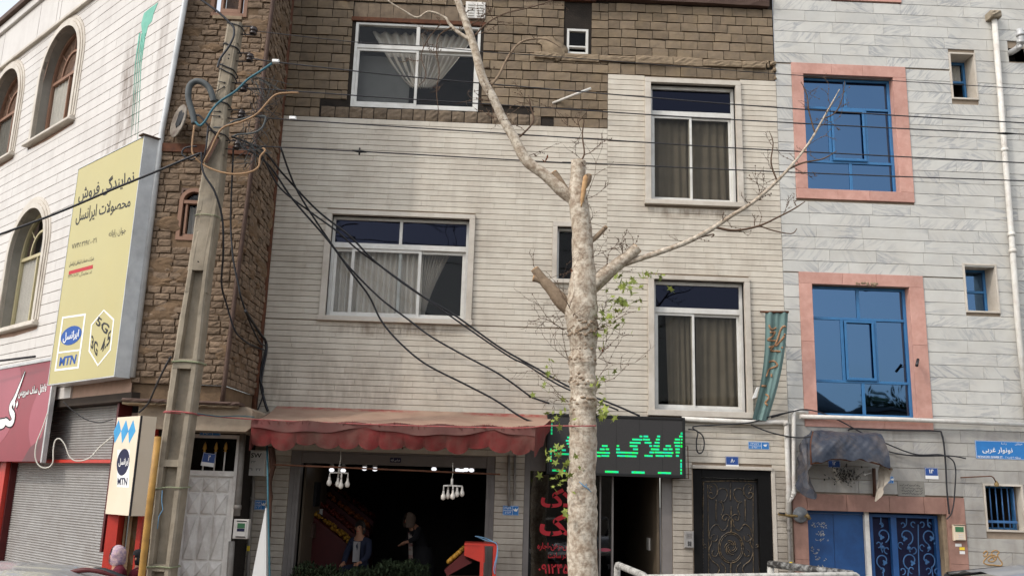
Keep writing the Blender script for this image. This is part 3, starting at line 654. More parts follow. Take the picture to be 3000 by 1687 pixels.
curtain(FA, a0+.25, md+.35, tv-.62, c1-.03, -0.30, 0.05, 7, 'curtain', 'lace', w, shape=lambda b: (0.62-0.62*b**0.8, 0.86+0.14*b))
curtain(FA, md+.05, a1-.1, tv-.62, c1-.03, -0.30, 0.05, 7, 'curtain', 'lace', w, shape=lambda b: (0.0, 0.22+0.78*b**0.8))
curtain(FA, a0+.06, md-.03, c0+.08, tv-.06, -0.30, 0.004, 2, 'curtain', 'blind_grey', w, shape=lambda b: (0.0, 0.9))
# middle window with the gathered curtain
a0, a1, c0, c1 = B_; tv = FA.uv('B2', 1270, 845)[1]; fd = -0.10
w = bars(FA, rim(a0, a1, c0, c1, 0.045, 0.05, 0.05)+[(a0+.045, a1-.045, tv-.04, tv+.05), ((a0+a1)/2-.025, (a0+a1)/2+.025, tv+.05, c1-.05)], fd-.09, fd, 'window', 'aluminium', house)
trims(FA, trim['B'], B_, -0.03, 0.05, w)
x1 = FA.uv('B2', 840, 1100)[0]; x2 = FA.uv('B2', 1435, 1100)[0]; x3 = FA.uv('B2', 1262, 1100)[0]
bars(FA, rim(x1-.03, x2+.03, c0+.05, tv-.04, 0.05), fd-.05, fd-.02, 'sash', 'aluminium', w); bars(FA, rim(x3-.03, a1-.045, c0+.05, tv-.04, 0.05), fd-.085, fd-.055, 'sash', 'aluminium', w)
bars(FA, rim(a0+.045, x1+.02, c0+.05, tv-.04, 0.05), fd-.085, fd-.055, 'sash', 'aluminium', w)
pane(FA, a0+.045, (a0+a1)/2-.025, tv+.05, c1-.05, fd-.04, 'glass_navy', w); pane(FA, (a0+a1)/2+.025, a1-.045, tv+.05, c1-.05, fd-.04, 'glass_navy', w)
pane(FA, x1+.02, x2-.02, c0+.1, tv-.09, fd-.035, 'glass_clear', w); pane(FA, x2+.03, a1-.095, c0+.1, tv-.09, fd-.07, 'glass_clear', w); pane(FA, a0+.095, x1-.03, c0+.1, tv-.09, fd-.07, 'glass_clear', w)
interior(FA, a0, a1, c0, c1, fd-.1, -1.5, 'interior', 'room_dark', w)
curtain(FA, a0+.03, x2+.05, c0+.05, c1, -0.27, 0.045, 15, 'curtain', 'lace', w)
curtain(FA, x2+.02, a1-.05, c0+.05, c1, -0.38, 0.05, 9, 'curtain', 'lace', w, shape=lambda b: (0.0, 0.10+0.9*b**1.4))
# two tall windows on the right, one above the other
for key, I, cur in (('C', C_, 0), ('D', D_, 1)):
    a0, a1, c0, c1 = I; tv = FA.uv('C1', 1600, 992)[1] if key == 'C' else FA.uv('C3', 1620, 172)[1]; md = FA.uv('C1', 1590, 1200)[0] if key == 'C' else FA.uv('C3', 1615, 500)[0]
    w = bars(FA, rim(a0, a1, c0, c1, 0.05, 0.06, 0.06)+[(a0+.05, a1-.05, tv-.045, tv+.045)], fd-.09, fd, 'window', 'aluminium', house)
    trims(FA, trim[key], I, -0.03, 0.05, w)
    bars(FA, rim(a0+.05, md+.03, c0+.06, tv-.045, 0.04), fd-.05, fd-.02, 'sash', 'aluminium', w); bars(FA, rim(md-.02, a1-.05, c0+.06, tv-.045, 0.04), fd-.085, fd-.055, 'sash', 'aluminium', w)
    pane(FA, a0+.05, a1-.05, tv+.045, c1-.06, fd-.04, 'glass_navy', w)
    pane(FA, a0+.09, md-.01, c0+.1, tv-.085, fd-.035, 'glass_dark', w); pane(FA, md+.02, a1-.09, c0+.1, tv-.085, fd-.07, 'glass_dark', w)
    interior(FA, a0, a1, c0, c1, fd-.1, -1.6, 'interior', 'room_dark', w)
    curtain(FA, a0+.03, md+.0, c0+.02, c1, -0.26, 0.02, 4, 'curtain', 'curtain_tan', w, shape=(lambda b: (0.40-0.08*b, 1.0)) if cur else (lambda b: (0.12, 1.0)))
    curtain(FA, md-.02, a1-.03, c0+.02, c1, -0.26, 0.02, 5, 'curtain', 'curtain_tan', w, shape=(lambda b: (0.12, 1.0)) if cur else None)
# narrow window behind the trunk
a0, a1, c0, c1 = E_
w = bars(FA, rim(a0, a1, c0, c1, 0.04), fd-.08, fd, 'window', 'aluminium', house); trims(FA, trim['E'], E_, -0.03, 0.03, w)
pane(FA, a0+.04, a1-.04, c0+.04, c1-.04, fd-.04, 'glass_dark', w); interior(FA, a0, a1, c0, c1, fd-.1, -0.8, 'interior', 'dim_wall', w)
# small window between the blocks
a0, a1, c0, c1 = S_
w = bars(FA, rim(a0, a1, c0, c1, 0.045)+[(a0+.045, a1-.045, c0+.13, c0+.16)], -0.10, -0.03, 'window', 'aluminium', house)
pane(FA, a0+.045, a1-.045, c0+.16, c1-.045, -0.07, 'glass_dark', w); interior(FA, a0, a1, c0, c1, -0.12, -0.8, 'interior', 'room_dark', w)

# ================================================================== the marble house on the right
R_L, R_R = U_R+0.004, 13.0
mh = thing('marble_house', 'tall house of veined white marble with pink window surrounds and blue windows', 'house', (8.0, D, 0.15))
P1o, P1i = (5.13, 7.144, 6.855, 9.333), (5.331, 6.913, 7.03, 9.13); P2o, P2i = (5.113, 7.188, 3.044, 5.577), (5.322, 6.946, 3.232, 5.38)
S1o = (7.938, 8.411, 8.776, 9.66); S2o = (7.882, 8.454, 4.995, 5.828); S3o = (7.921, 8.56, 1.504, 2.236)
ins = lambda r, k: (r[0]+k, r[1]-k, r[2]+k, r[3]-k)
S1i, S2i, S3i = ins(S1o, .03), ins(S2o, .03), ins(S3o, .03)
GAR = (5.10, 7.30, 0.15, 1.745); PINK = (4.87, 7.60, 0.15, 2.005); VENT = (9.02, 9.32, 9.55, 9.80); TOPW = (5.9, 7.16, 10.58, 11.4)
big_ = lambda r, k: (r[0]-k, r[1]+k, r[2]-k, r[3]+k)
mhh = [big_(P1i, .006)+(-.30,), big_(P2i, .006)+(-.30,), big_(S1i, .012)+(-.35,), big_(S2i, .012)+(-.35,), big_(S3i, .012)+(-.35,), GAR+(-.40,), VENT+(-.3,)]
m = MB(); wall_with_holes(m, FB, R_L, R_R, 0.15, 12.5, mhh, 0.0, -0.3)
m.quad(FA.at(R_R, 0.15, -0.03), FA.at(R_R, 0.15, -6), FA.at(R_R, 12.5, -6), FA.at(R_R, 12.5, -0.03)); m.build('wall', 'joint', mh)
PL = (6.55, 6.98, 2.005, 2.245)
sl = slab_course(FA, [(R_L, 9.75, 0.15, 11.6)], [P1o, P2o, S1o, S2o, S3o, PINK, VENT, TOPW, PL], 0.2095, 0.82, 0.007, 0.03, RND)
lay(FA, [s for s in sl if s[2] > 2.95], 0.004, 0.028, 'marble_slab', 'marble', mh, 240)
lay(FA, [s for s in sl if s[2] <= 2.95], 0.004, 0.028, 'marble_slab', 'marble_worn_shaded', mh, 60, key=lambda s: -s[3])
m = MB(); m.box(FA, 9.754, R_R, 0.15, 12.4, -0.028, 0.0); m.build('side_cladding', 'marble', mh)
m = MB(); m.box(FA, R_L, 9.752, 11.604, 12.4, -0.028, 0.0); m.build('parapet', 'marble', mh)
MB().box(FA, *PL, -0.028, 0.004, 0.002).build('inscribed_slab', 'marble_grey', mh)
def pink_frame(o, i, win, d1=0.02, cuts=(0.35, 0.62)):
    g = 0.0015; w = o[1]-o[0]; h = o[3]-o[2]
    t = [o[0]]+[o[0]+w*c for c in cuts]+[o[1]]
    for a, b in zip(t, t[1:]):
        MB().box(FA, a+g, b-g, i[3], o[3], -0.028, d1, 0.003).build('frame_stone', 'pink_stone', win); MB().box(FA, a+g, b-g, o[2], i[2], -0.028, d1, 0.003).build('frame_stone', 'pink_stone', win)
    for (a, b) in ((o[0], i[0]), (i[1], o[1])):
        for k in range(2):
            z0 = i[2]+(i[3]-i[2])*(0.0, 0.55)[k]; z1 = i[2]+(i[3]-i[2])*(0.55, 1.0)[k]; MB().box(FA, a, b, z0+g, z1-g, -0.028, d1, 0.003).build('frame_stone', 'pink_stone', win)
    for (a, b) in ((i[0]-.012, i[0]), (i[1], i[1]+.012)): MB().box(FA, a+.0005, b-.0005, i[2], i[3], -0.28, -0.029, 0.001).build('reveal_stone', 'pink_stone', win)
def blue_window(i, o, rows, sash, cam_=False):
    d1 = -0.14; a0, a1, c0, c1 = i; b = 0.045
    lst = rim(a0, a1, c0, c1, b)
    for (va, vb, xs) in rows:
        if vb < c1-.06: lst.append((a0+b, a1-b, vb-.022, vb+.022))
    for (va, vb, xs) in rows:
        for x in xs: lst.append((x-.024, x+.024, max(va+.022, c0+b), min(vb-.022, c1-b)))
    w = bars(FA, lst, d1-.06, d1, 'window', 'blue_frame', mh)
    pink_frame(o, i, w)
    for (va, vb, xs) in rows:
        e = [a0+b]+[z for x in xs for z in (x-.024, x+.024)]+[a1-b]
        for k in range(0, len(e), 2): pane(FA, e[k], e[k+1], max(va+.022, c0+b), min(vb-.022, c1-b), d1-.02-0.004*k, 'glass_blue', w)
    bars(FA, rim(*sash, 0.035)+[(sash[0]-.01, sash[1]+.01, sash[2]-.012, sash[2]-.001)], d1+.002, d1+.03, 'casement', 'blue_frame', w)
    interior(FA, a0, a1, c0, c1, d1-.07, -1.4, 'interior', 'room_dark', w)
    return w
x_, v_ = (lambda c, x, y: FA.uv(c, x, y, -0.14)[0]), (lambda c, x, y: FA.uv(c, x, y, -0.14)[1])
t1, t2 = v_('D1', 1000, 965), v_('D2', 1000, 110)
blue_window(P1i, P1o, [(P1i[2], t2, [x_('D2', 1038, 240)]), (t2, t1, [x_('D1', 852, 1200), x_('D1', 1172, 1200)]), (t1, P1i[3], [x_('D1', 985, 830)])],
            (x_('D1', 866, 1200), x_('D1', 1158, 1200), t2+.03, t1-.03))
t1, t2 = v_('D3', 1100, 258), v_('D3', 1150, 812)
w2 = blue_window(P2i, P2o, [(P2i[2], t2, [x_('D3', 1150, 950)]), (t2, t1, [x_('D3', 965, 500), x_('D3', 1258, 500)]), (t1, P2i[3], [x_('D3', 1098, 120)])],
            (x_('D3', 982, 500), x_('D3', 1243, 500), t2+.03, t1-.03))
m = MB()
for i in range(9): rough_brick(m, FA.at, 6.05+i*.04, 6.09+i*.04+RND.uniform(0, .03), 5.385+RND.uniform(-.02, .01), 5.43+RND.uniform(0, .03), 0.03, 0.05, 0.02, RND, 3, 3)
m.build('broken_stone', 'cement', w2)
# the foot of a third surround shows at the very top
MB().box(FA, 5.9, 7.16, 10.58, 10.78, -0.028, 0.02, 0.003).build('frame_stone', 'pink_stone', mh)
def small_window(o, i, kind):
    wn_ = bars(FA, rim(*i, 0.04)+([(i[0]+.04, i[1]-.04, (i[2]+i[3])/2-.02, (i[2]+i[3])/2+.02)] if kind else [(i[0]+.04, i[1]-.04, i[2]+.42, i[2]+.46)]), -0.36, -0.30, 'window', 'blue_frame', mh)
    for (a, b, c, e) in rim(o[0], o[1], o[2], o[3], 0.03): MB().box(FA, a, b, c, e, -0.30, 0.015, 0.002).build('trim_slab', 'trim_stone', wn_)
    if kind:
        pane(FA, i[0]+.04, i[1]-.04, i[2]+.04, (i[2]+i[3])/2-.02, -0.33, 'glass_blue', wn_); pane(FA, i[0]+.04, i[1]-.04, (i[2]+i[3])/2+.02, i[3]-.04, -0.325, 'glass_blue', wn_)
    else: pane(FA, i[0]+.04, i[1]-.04, i[2]+.46, i[3]-.04, -0.33, 'glass_clear', wn_); curtain(FA, i[0]+.03, i[1]-.05, i[2]+.45, i[3], -0.38, .012, 4, 'curtain', 'lace', wn_)
    interior(FA, *i, -0.37, -0.9, 'interior', 'dim_wall', wn_); return wn_
small_window(S1o, S1i, 0); small_window(S2o, S2i, 1)
w = bars(FA, rim(*S3i, 0.03), -0.27, -0.22, 'window', 'blue_frame', mh)
for (a, b, c, e) in rim(*S3o, 0.03): MB().box(FA, a, b, c, e, -0.16, 0.012, 0.002).build('trim_slab', 'trim_stone', w)
interior(FA, *S3i, -0.28, -0.9, 'interior', 'dim_wall', w)
for k in range(6):
    u = S3i[0]+.04+k*(S3i[1]-S3i[0]-.1)/5; m = MB(); m.tube([FA.at(u, S3i[2], -.12), FA.at(u, S3i[3], -.12)], 0.011, 6); m.build('bar', 'blue_iron', w)
MB().box(FA, S3i[0], S3i[1]-.04, S3i[2]+.1, S3i[2]+.14, -.135, -.105, .003).build('bar', 'blue_iron', w)
# ground floor: worn pink stone round the garage
pk = [(5.10, 5.72, 1.745, 2.0), (5.723, 6.4, 1.745, 2.0), (6.403, 6.95, 1.745, 2.0), (6.953, 7.30, 1.745, 2.0), (4.87, 5.097, 1.55, 2.0), (4.87, 5.097, 1.0, 1.547), (4.87, 5.097, 0.15, .997), (7.303, 7.598, 1.55, 2.0), (7.303, 7.598, 1.0, 1.547), (7.303, 7.598, .15, .997)]
for r in pk: MB().box(FA, r[0]+.001, r[1]-.001, r[2], r[3], -0.028, 0.01, 0.003).build('pink_slab', 'pink_stone_worn', mh)
# garage: two blue sheet leaves on the left, a wrought grille gate on the right
gx = FA.uv('D4', 1150, 1100, -.2)[0]
gd = bars(FA, [(5.10, gx, 1.70, 1.745), (5.10, 5.14, 0.15, 1.70)], -0.26, -0.16, 'garage_door', 'blue_door', mh)
gs = FA.uv('D4', 885, 1100, -.2)[0]
for (a, b) in ((5.142, gs-.003), (gs+.003, gx-.002)):
    lf = MB().box(FA, a, b, .17, 1.698, -0.24, -0.20, .004).build('leaf', 'blue_door', gd)
rr = random.Random(5)
m = MB()
for (cx_, cy_, sx, sy, n) in ((755, 995, 65, 22, 22), (765, 1065, 35, 25, 14), (770, 1130, 60, 10, 6), (720, 1220, 40, 30, 10), (770, 1300, 60, 20, 7), (800, 1370, 60, 15, 10)):
    for i in range(n):
        x, y = cx_+rr.uniform(-sx, sx), cy_+rr.uniform(-sy, sy); p = [(x+rr.uniform(-11, 11)*t, y+rr.uniform(-9, 9)*t) for t in (0, 1, 1.3, 1.6)]
        stroke(FA, [FA.uv('D4', *q, -.2) for q in p], 0.0048, -0.203, -0.197, m)
m.build('chalk_scrawl', 'print_chalk', gd, kind='stuff')
gp = MB().box(FA, gx+.0, gx+.07, 0.15, 1.745, -0.22, -0.13, .004).build('gate_post', 'white_paint', mh)
g0, g1 = gx+.09, 7.24
gate = bars(FA, rim(g0, g1, .15, 1.72, .05)+[(FA.uv('D4', 1395, 1100, -.2)[0]-.01, FA.uv('D4', 1430, 1100, -.2)[0]+.015, .2, 1.67)], -0.26, -0.17, 'gate', 'blue_door', mh)
m = MB(); m.box(FA, g0, g1, .15, 1.745, -.45, -.30); m.build('back_sheet', 'print_navy', gate)
def spiral_pair(cx_, cy_, s, flip, parent, mat='blue_iron', r=.011, top=True):
    # a teardrop scroll curling inwards to a leaf
    pts = spiral(cx_, cy_, s*.95, s*.30, math.radians(-70 if flip > 0 else 250), math.radians(-70 if flip > 0 else 250)+flip*5.4, 30)
    m = MB(); m.tube([FA.at(u, v, -.2) for u, v in pts], r, 5)
    e = pts[-1]; m.build('scroll', mat, parent)
    m = MB(); m.prism(FA, [(e[0]+.03*math.cos(t)*(1+.4*math.cos(3*t)), e[1]+.034*math.sin(t)*(1+.4*math.cos(3*t))) for t in [k*2*math.pi/14 for k in range(14)]], -.205, -.185); m.build('leaf_ornament', mat, parent)
GU = lambda x, y: FA.uv('D4', x, y, -.2)
for (x, y, s, f) in ((1315, 1085, 70, 1), (1320, 1310, 70, -1), (1520, 1095, 78, 1), (1735, 1095, 74, -1), (1565, 1310, 82, -1), (1715, 1300, 78, 1)):
    c_ = GU(x, y); spiral_pair(c_[0], c_[1], s/3.0188/184*0.98, f, gate)
for (x, y, s, f) in ((1275, 1165, 30, 1), (1355, 1215, 34, -1), (1480, 1170, 36, -1), (1585, 1215, 36, 1), (1670, 1190, 34, -1), (1785, 1170, 34, 1), (1300, 990, 24, 1), (1490, 990, 26, 1), (1590, 985, 30, -1), (1660, 985, 30, 1), (1735, 990, 26, -1), (1490, 1400, 34, 1), (1575, 1390, 34, -1), (1715, 1395, 32, 1), (1800, 1400, 30, -1), (1310, 1390, 26, 1)):
    c_ = GU(x, y); m = MB(); m.tube([FA.at(u, v, -.2) for u, v in spiral(c_[0], c_[1], s/555, s/1700, math.radians(-90), math.radians(-90)+f*4.6, 16)], .009, 5); m.build('scroll', 'blue_iron', gate)
for pts in (((1315, 1150), (1300, 1185), (1315, 1240)), ((1545, 1165), (1548, 1200), (1560, 1235)), ((1720, 1165), (1730, 1200), (1715, 1230)), ((1630, 990), (1632, 1200), (1640, 1449)), ((1300, 930), (1300, 985), (1320, 1010)), ((1525, 930), (1525, 985), (1510, 1010)), ((1715, 930), (1715, 985), (1735, 1010)), ((1320, 1380), (1322, 1449), (1322, 1520)), ((1545, 1380), (1540, 1449), (1540, 1520)), ((1750, 1375), (1760, 1449), (1760, 1520))):
    m = MB(); m.tube(curve3([FA.at(*GU(*q), -.2) for q in pts], 5), .01, 5); m.build('rod', 'blue_iron', gate)
for (x, y) in ((1315, 1192), (1548, 1200), (1728, 1200)):
    m = MB(); m.lathe(FA.at(*GU(x, y), -.2), FA.n, [(-.01, .03), (.015, .028), (.02, .0)], 10); m.build('boss', 'blue_iron', gate)
MB().box(FA, 7.243, 7.30, 0.15, 1.745, -.42, -.031, .004).build('reveal_stone', 'cement', mh)
# ================================================================== the old brick house with its overhanging bay
bh = thing('brick_house', 'old mud brick house with an upper bay overhanging the pavement behind the concrete pole', 'house', (-4.3, 13.6, 0.15))
def lerp(z, tab):
    for (z0, x0), (z1, x1) in zip(tab, tab[1:]):
        if z <= z1: return x0+(x1-x0)*(z-z0)/(z1-z0)
    (z0, x0), (z1, x1) = tab[-2:]; return x0+(x1-x0)*(z-z0)/(z1-z0)
XC = lambda z: lerp(z, [(3.0, -3.665), (3.235, -3.661), (4.26, -3.645), (6.76, -3.561), (9.25, -3.498)])
XL = lambda z: lerp(z, [(3.0, -5.0), (7.0, -5.0), (9.2, -4.86)])
YB = 12.9; ZB = 3.23
def front_at(a, z, d): x = XL(z)+(XC(z)-XL(z))*a; return Vector((x, YB-d, z))         # a 0..1 across the front
def side_at(a, z, d): return Vector((XC(z)+(U_L-XC(z))*a+d, YB+(14.4-YB)*a, z))
WB = [P('A1', 1850, 140, YB), P('A1', 2180, 140, YB)]; WA = [P('A2', 1600, 330, YB), P('A2', 1800, 800, YB)]
fw = lambda x, z: (x-XL(z))/(XC(z)-XL(z))
bw = (fw(WB[0].x, 9.0), fw(WB[1].x, 9.0), WB[0].z, 10.9); aw = (fw(WA[0].x, 5.5), fw(WA[1].x, 5.5), WA[1].z, WA[0].z)
m = MB()
zs = sorted([ZB, bw[2], 11.0, aw[2], aw[3]]); as_ = sorted([0.0, 1.0, bw[0], bw[1], aw[0], aw[1]])
for z0, z1 in zip(zs, zs[1:]):
    for a0, a1 in zip(as_, as_[1:]):
        am, zm = (a0+a1)/2, (z0+z1)/2
        if any(h[0] < am < h[1] and h[2] < zm < h[3] for h in (bw, aw)): continue
        m.quad(front_at(a0, z0, -.022), front_at(a1, z0, -.022), front_at(a1, z1, -.022), front_at(a0, z1, -.022))
m.quad(side_at(0, ZB, -.022), side_at(1, ZB, -.022), side_at(1, 11, -.022), side_at(0, 11, -.022))
m.quad((XL(ZB), YB+.03, ZB), (XL(ZB), 14.36, ZB), (U_L-.03, 14.36, ZB), (XC(ZB)-.03, YB+.03, ZB))
m.quad((XL(11), YB+.03, 11), (XC(11), YB+.03, 11), (U_L-.03, 14.36, 11), (XL(11), 14.36, 11))
m.build('wall', 'mud_plaster', bh)
BR = []
def brick_face(at, W, hs, seed):
    rnd = random.Random(seed); z = ZB
    while z < 10.95:
        h = rnd.uniform(0.082, 0.112); t = -rnd.random()*0.12
        while t < W:
            w = rnd.uniform(0.17, 0.245); a, b = max(t, 0)+.004, min(t+w, W)-.006; t += w+rnd.uniform(.004, .014)
            if b-a < .05 or rnd.random() < .025: continue
            if any(h_[0]-.01 < ((a+b)/2)/W < h_[1]+.01 and h_[2]-.05 < z+h/2 < h_[3]+.02 for h_ in hs): continue
            BR.append((at, W, a, b, z+.006+rnd.uniform(0, .005), z+h-.007, rnd.uniform(-.016, .014), rnd.random()))
        z += h
brick_face(front_at, 1.4, [bw, aw], 21); brick_face(side_at, 1.5, [], 22)
BR.sort(key=lambda b: (b[0] is side_at, -b[4]))
mk = lambda mb, b: rough_brick(mb, (lambda u, v, d, at=b[0], W=b[1]: at(u/W, v, d)), b[2], b[3], b[4], b[5], b[6]+.006, .05, .007, random.Random(int(b[7]*1e6)), 4, 3)
for b in BR[:300]: mk(MB(), b).build('brick', 'mud_brick', bh)
m = MB()
for b in BR[300:]: mk(m, b)
m.build('brickwork', 'mud_brick', bh, kind='stuff')
rpp = random.Random(31); m = MB()
for k in range(60):
    at_, W_ = ((front_at, 1.4), (side_at, 1.5))[k % 2]; u, z, R_ = rpp.random()*W_, rpp.uniform(3.4, 10.2), rpp.uniform(.07, .24); n = 13; pts = []
    for j in range(n): r_ = R_*rpp.uniform(.55, 1.25); pts.append(at_(min(max((u+r_*1.5*math.cos(j*6.283/n))/W_, 0), 1), z+r_*.7*math.sin(j*6.283/n), rpp.uniform(-.008, .004)))
    if any(h_[0]-.12 < u/W_ < h_[1]+.12 and h_[2]-.25 < z < h_[3]+.25 for h_ in ((bw, aw) if at_ is front_at else ())): continue
    mid = [at_(min(max(u/W_, 0), 1), z, 0)*.5+p_*.5 for p_ in pts]; mid = [p_-(Vector((0, .012+rpp.uniform(0, .014), 0)) if at_ is front_at else Vector((-.012-rpp.uniform(0, .014), 0, 0))) for p_ in mid]
    m.add(pts+mid+[at_(min(max(u/W_, 0), 1), z, .018)], [(j, (j+1) % n, n+(j+1) % n, n+j) for j in range(n)]+[(n+j, n+(j+1) % n, 2*n) for j in range(n)])
m.build('plaster_patches', 'mud_plaster', bh, kind='stuff')
# steel angle up the corner, beam across, dark rust-coloured tube down the junction
m = MB(); m.tube([Vector((XC(z)-.02, YB-.03, z)) for z in (3.0, 3.3, 5, 7, 9, 10.9)], .035, 4); m.build('corner_angle', 'brown_steel', bh)
m = MB(); m.tube([Vector((U_L-.015, 14.30, z)) for z in (2.6, 4, 6, 8, 10.2)], .05, 5); m.build('edge_tube', 'rust', bh)
zb = P('A1', 1500, 1310, YB).z; m = MB(); m.hexa([(XL(zb), YB-.05, zb-.07), (XC(zb), YB-.05, zb-.07), (XC(zb), YB-.05, zb+.06), (XL(zb), YB-.05, zb+.06), (XL(zb), YB+.1, zb-.07), (XC(zb), YB+.1, zb-.07), (XC(zb), YB+.1, zb+.06), (XL(zb), YB+.1, zb+.06)]); m.build('steel_beam', 'rust', bh)
# wooden window at the top, small arched window
FBY = Frame((0, YB, 0), (1, 0, 0))
x0, x1 = WB[0].x, WB[1].x
w = bars(FBY, rim(x0, x1, bw[2], 10.9, .06)+[(x0+.16, x1-.10, bw[2]+.06, bw[2]+.13), (x0+.16, x0+.20, bw[2]+.13, 10.8), (x1-.14, x1-.10, bw[2]+.13, 10.8)], -.12, -.0, 'window', 'wood', bh)
MB().box(FBY, x0+.2, x1-.14, bw[2]+.13, 10.8, -.08, -.06).build('pane', 'glass_dark', w); MB().box(FBY, x0+.2, x1-.14, bw[2]+.13, 10.8, -.2, -.15).build('board', 'wood', w)
MB().box(FBY, x0+.06, x1-.06, bw[2]-.06, bw[2]-.002, -.12, .03, .004).build('sill', 'cement', w)
x0, x1, z0, z1 = WA[0].x, WA[1].x, aw[2], aw[3]; xm = (x0+x1)/2; r = (x1-x0)/2
arc = lambda k, q: [(x1-k, z0+k)]+[(xm+(r-k)*math.cos(t), z1-r+(r-k)*math.sin(t)) for t in [math.pi*i/12 for i in range(13)]]+[(x0+k, z0+k)]
m = MB(); m.ring(FBY, arc(0, 0), arc(.055, 0), -.12, .0); m.box(FBY, x0+.055, x1-.055, z1-r-.03, z1-r+.02, -.1, -.01); m.box(FBY, x0+.09, x0+.12, z0+.09, z1-r-.03, -.1, -.03); m.box(FBY, x0+.09, x1-.06, z0+.06, z0+.10, -.1, -.03)
w = m.build('window', 'wood', bh)
MB().prism(FBY, arc(.056, 0), -.09, -.085).build('pane', 'glass_clear', w); interior(FBY, x0, x1, z0, z1, -.12, -.9, 'interior', 'room_dark', w)
m = MB(); m.sheet(lambda a, b: Vector((x0+.1+.35*a*(1-.4*b), YB+.2+.02*math.sin(a*20), z0+.05+.5*b)), 12, 4); m.build('curtain', 'lace', w)
# underside, ledge, fascia over the doors
m = MB(); m.hexa([(-5.0, 12.97, 3.0), (-3.7, 12.97, 3.0), (-3.7, 12.97, 3.225), (-5.0, 12.97, 3.225), (-5.0, 14.35, 3.0), (-3.62, 14.35, 3.0), (-3.62, 14.35, 3.225), (-5.0, 14.35, 3.225)]); m.build('floor_beam', 'mud_plaster', bh)
def lg(x, z): return Frame((0, 12.78, 0), (1, 0, 0)).at(x, z, 0)
rough_brick(MB(), lambda u, v, d: Vector((u, 12.78-d, v)), -5.05, -3.42, 2.955, 3.0, 0.0, .3, .012, random.Random(4), 30, 2).build('ledge', 'brown_steel', bh)
rough_brick(MB(), lambda u, v, d: Vector((u, 12.82-d, v)), -5.05, -3.46, 2.92, 2.952, 0.02, .25, .025, random.Random(9), 40, 2).build('ledge', 'cement', bh)
m = MB(); FZ = Frame((0, 12.95, 0), (1, 0, 0)); pl = [(-4.86, 2.62), (-4.80, 2.60), (-3.34, 2.60), (-3.27, 2.66), (-3.27, 2.90), (-3.34, 2.945), (-4.80, 2.945), (-4.86, 2.92)]
m.prism(FZ, pl, -1.38, 0.0); m.build('fascia', 'beige_fascia', bh)
# door wall under the bay
DW = Frame((0, 13.6, 0), (1, 0, 0))
dx1 = DW.uv('A4', 2112, 400)[0]; dx0 = dx1-.93; XR = dx1+.03
m = MB(); wall_with_holes(m, DW, -4.95, XR, .15, 2.62, [(dx0, dx1, .15, 2.58, -.2)], 0, -.2); m.quad((XR, 13.6, .15), (XR, 14.42, .15), (XR, 14.42, 2.62), (XR, 13.6, 2.62)); m.build('door_wall', 'dark_mortar', bh)
wd = bars(DW, rim(dx0, dx1, .15, 2.58, .05)+[(dx0+.05, dx1-.05, 1.985, 2.06)], -.12, .012, 'door', 'white_paint', bh)
MB().box(DW, dx0+.05, dx1-.05, 2.06, 2.53, -.10, -.09).build('pane', 'glass_dark', wd); interior(DW, dx0, dx1, 2.0, 2.58, -.13, -.8, 'interior', 'room_dark', wd)
MB().box(DW, dx0+.052, dx1-.055, .17, 1.983, -.08, -.03, .004).build('leaf', 'white_paint', wd)
uvd = lambda c, x, y: DW.uv(c, x, y)
cols = [uvd('A4', 1660, 640)[0], uvd('A4', 1785, 640)[0], uvd('A4', 1905, 640)[0], uvd('A4', 2030, 640)[0]]; cols[0] = cols[1]-(cols[2]-cols[1])
rows = [uvd('A4', 1900, y)[1] for y in (578, 712, 912, 1318)]+[.55, .18]
for i in range(3):
    for j in range(5):
        a, b, c, e = cols[i]+.008, cols[i+1]-.008, rows[j+1]+.01, rows[j]-.01; md_ = ((a+b)/2, (c+e)/2)
        m = MB(); A = DW.at; q = [A(a, c, -.03), A(b, c, -.03), A(b, e, -.03), A(a, e, -.03)]; q2 = [A(a+.018, c+.018, -.012), A(b-.018, c+.018, -.012), A(b-.018, e-.018, -.012), A(a+.018, e-.018, -.012)]
        m.add(q+q2+[A(*md_, .012)], [(k, (k+1) % 4, 4+(k+1) % 4, 4+k) for k in range(4)]+[(4+k, 4+(k+1) % 4, 8) for k in range(4)])
        m.tube([A(a+.02, c+.02, -.005), A(*md_, .012), A(b-.02, e-.02, -.005)], .007, 4)
        m.build('door_panel', 'white_paint', wd)
for x in (1805, 1905, 1990):
    u, v = uvd('A4', x, 345); m = MB(); m.lathe(DW.at(u, v-.01, -.02), DW.v, [(0, .012), (.008, .03), (.016, .014), (.03, .018), (.05, .032), (.11, .018), (.15, 0)], 8); sp = m.build('spear_tip', 'gold', wd)
    m = MB(); m.tube([DW.at(u, 2.05, -.02), DW.at(u, v-.01, -.02)], .012, 6); m.build('spear_shaft', 'white_paint', wd)
# ================================================================== the pale corner building with arched windows, its street face turned to the left
ph = math.radians(46); CPT = P('A1', 1420, 1170, 12.9)
FW = Frame((CPT.x, CPT.y, 0), (math.sin(ph), -math.cos(ph), 0))
cb = thing('corner_building', 'pale stone building with arched windows at the street corner', 'building', (-8.2, 16.2, 0.15))
ARCH = [(-4.48, 8.18, 9.37, .86), (-7.32, 8.18, 9.37, .86), (-4.75, 4.52, 5.87, .82)]
def ahole(a, k=0.0): return (a[0]-a[3]-k, a[0]+a[3]+k, a[1]-k, a[2]+a[3]+k)
def half(a, v, k=0.0):                                       # half width of an arched opening at height v
    c, b, s, r = a; r += k
    if v < b-k or v > s+r: return 0.0
    return r if v <= s else math.sqrt(max(r*r-(v-s)**2, 0))
UR = lambda v: 0.0 if v < 7 else .13*(v-7)
p = .185; v = 3.1; SLW = []
rnd = random.Random(12)
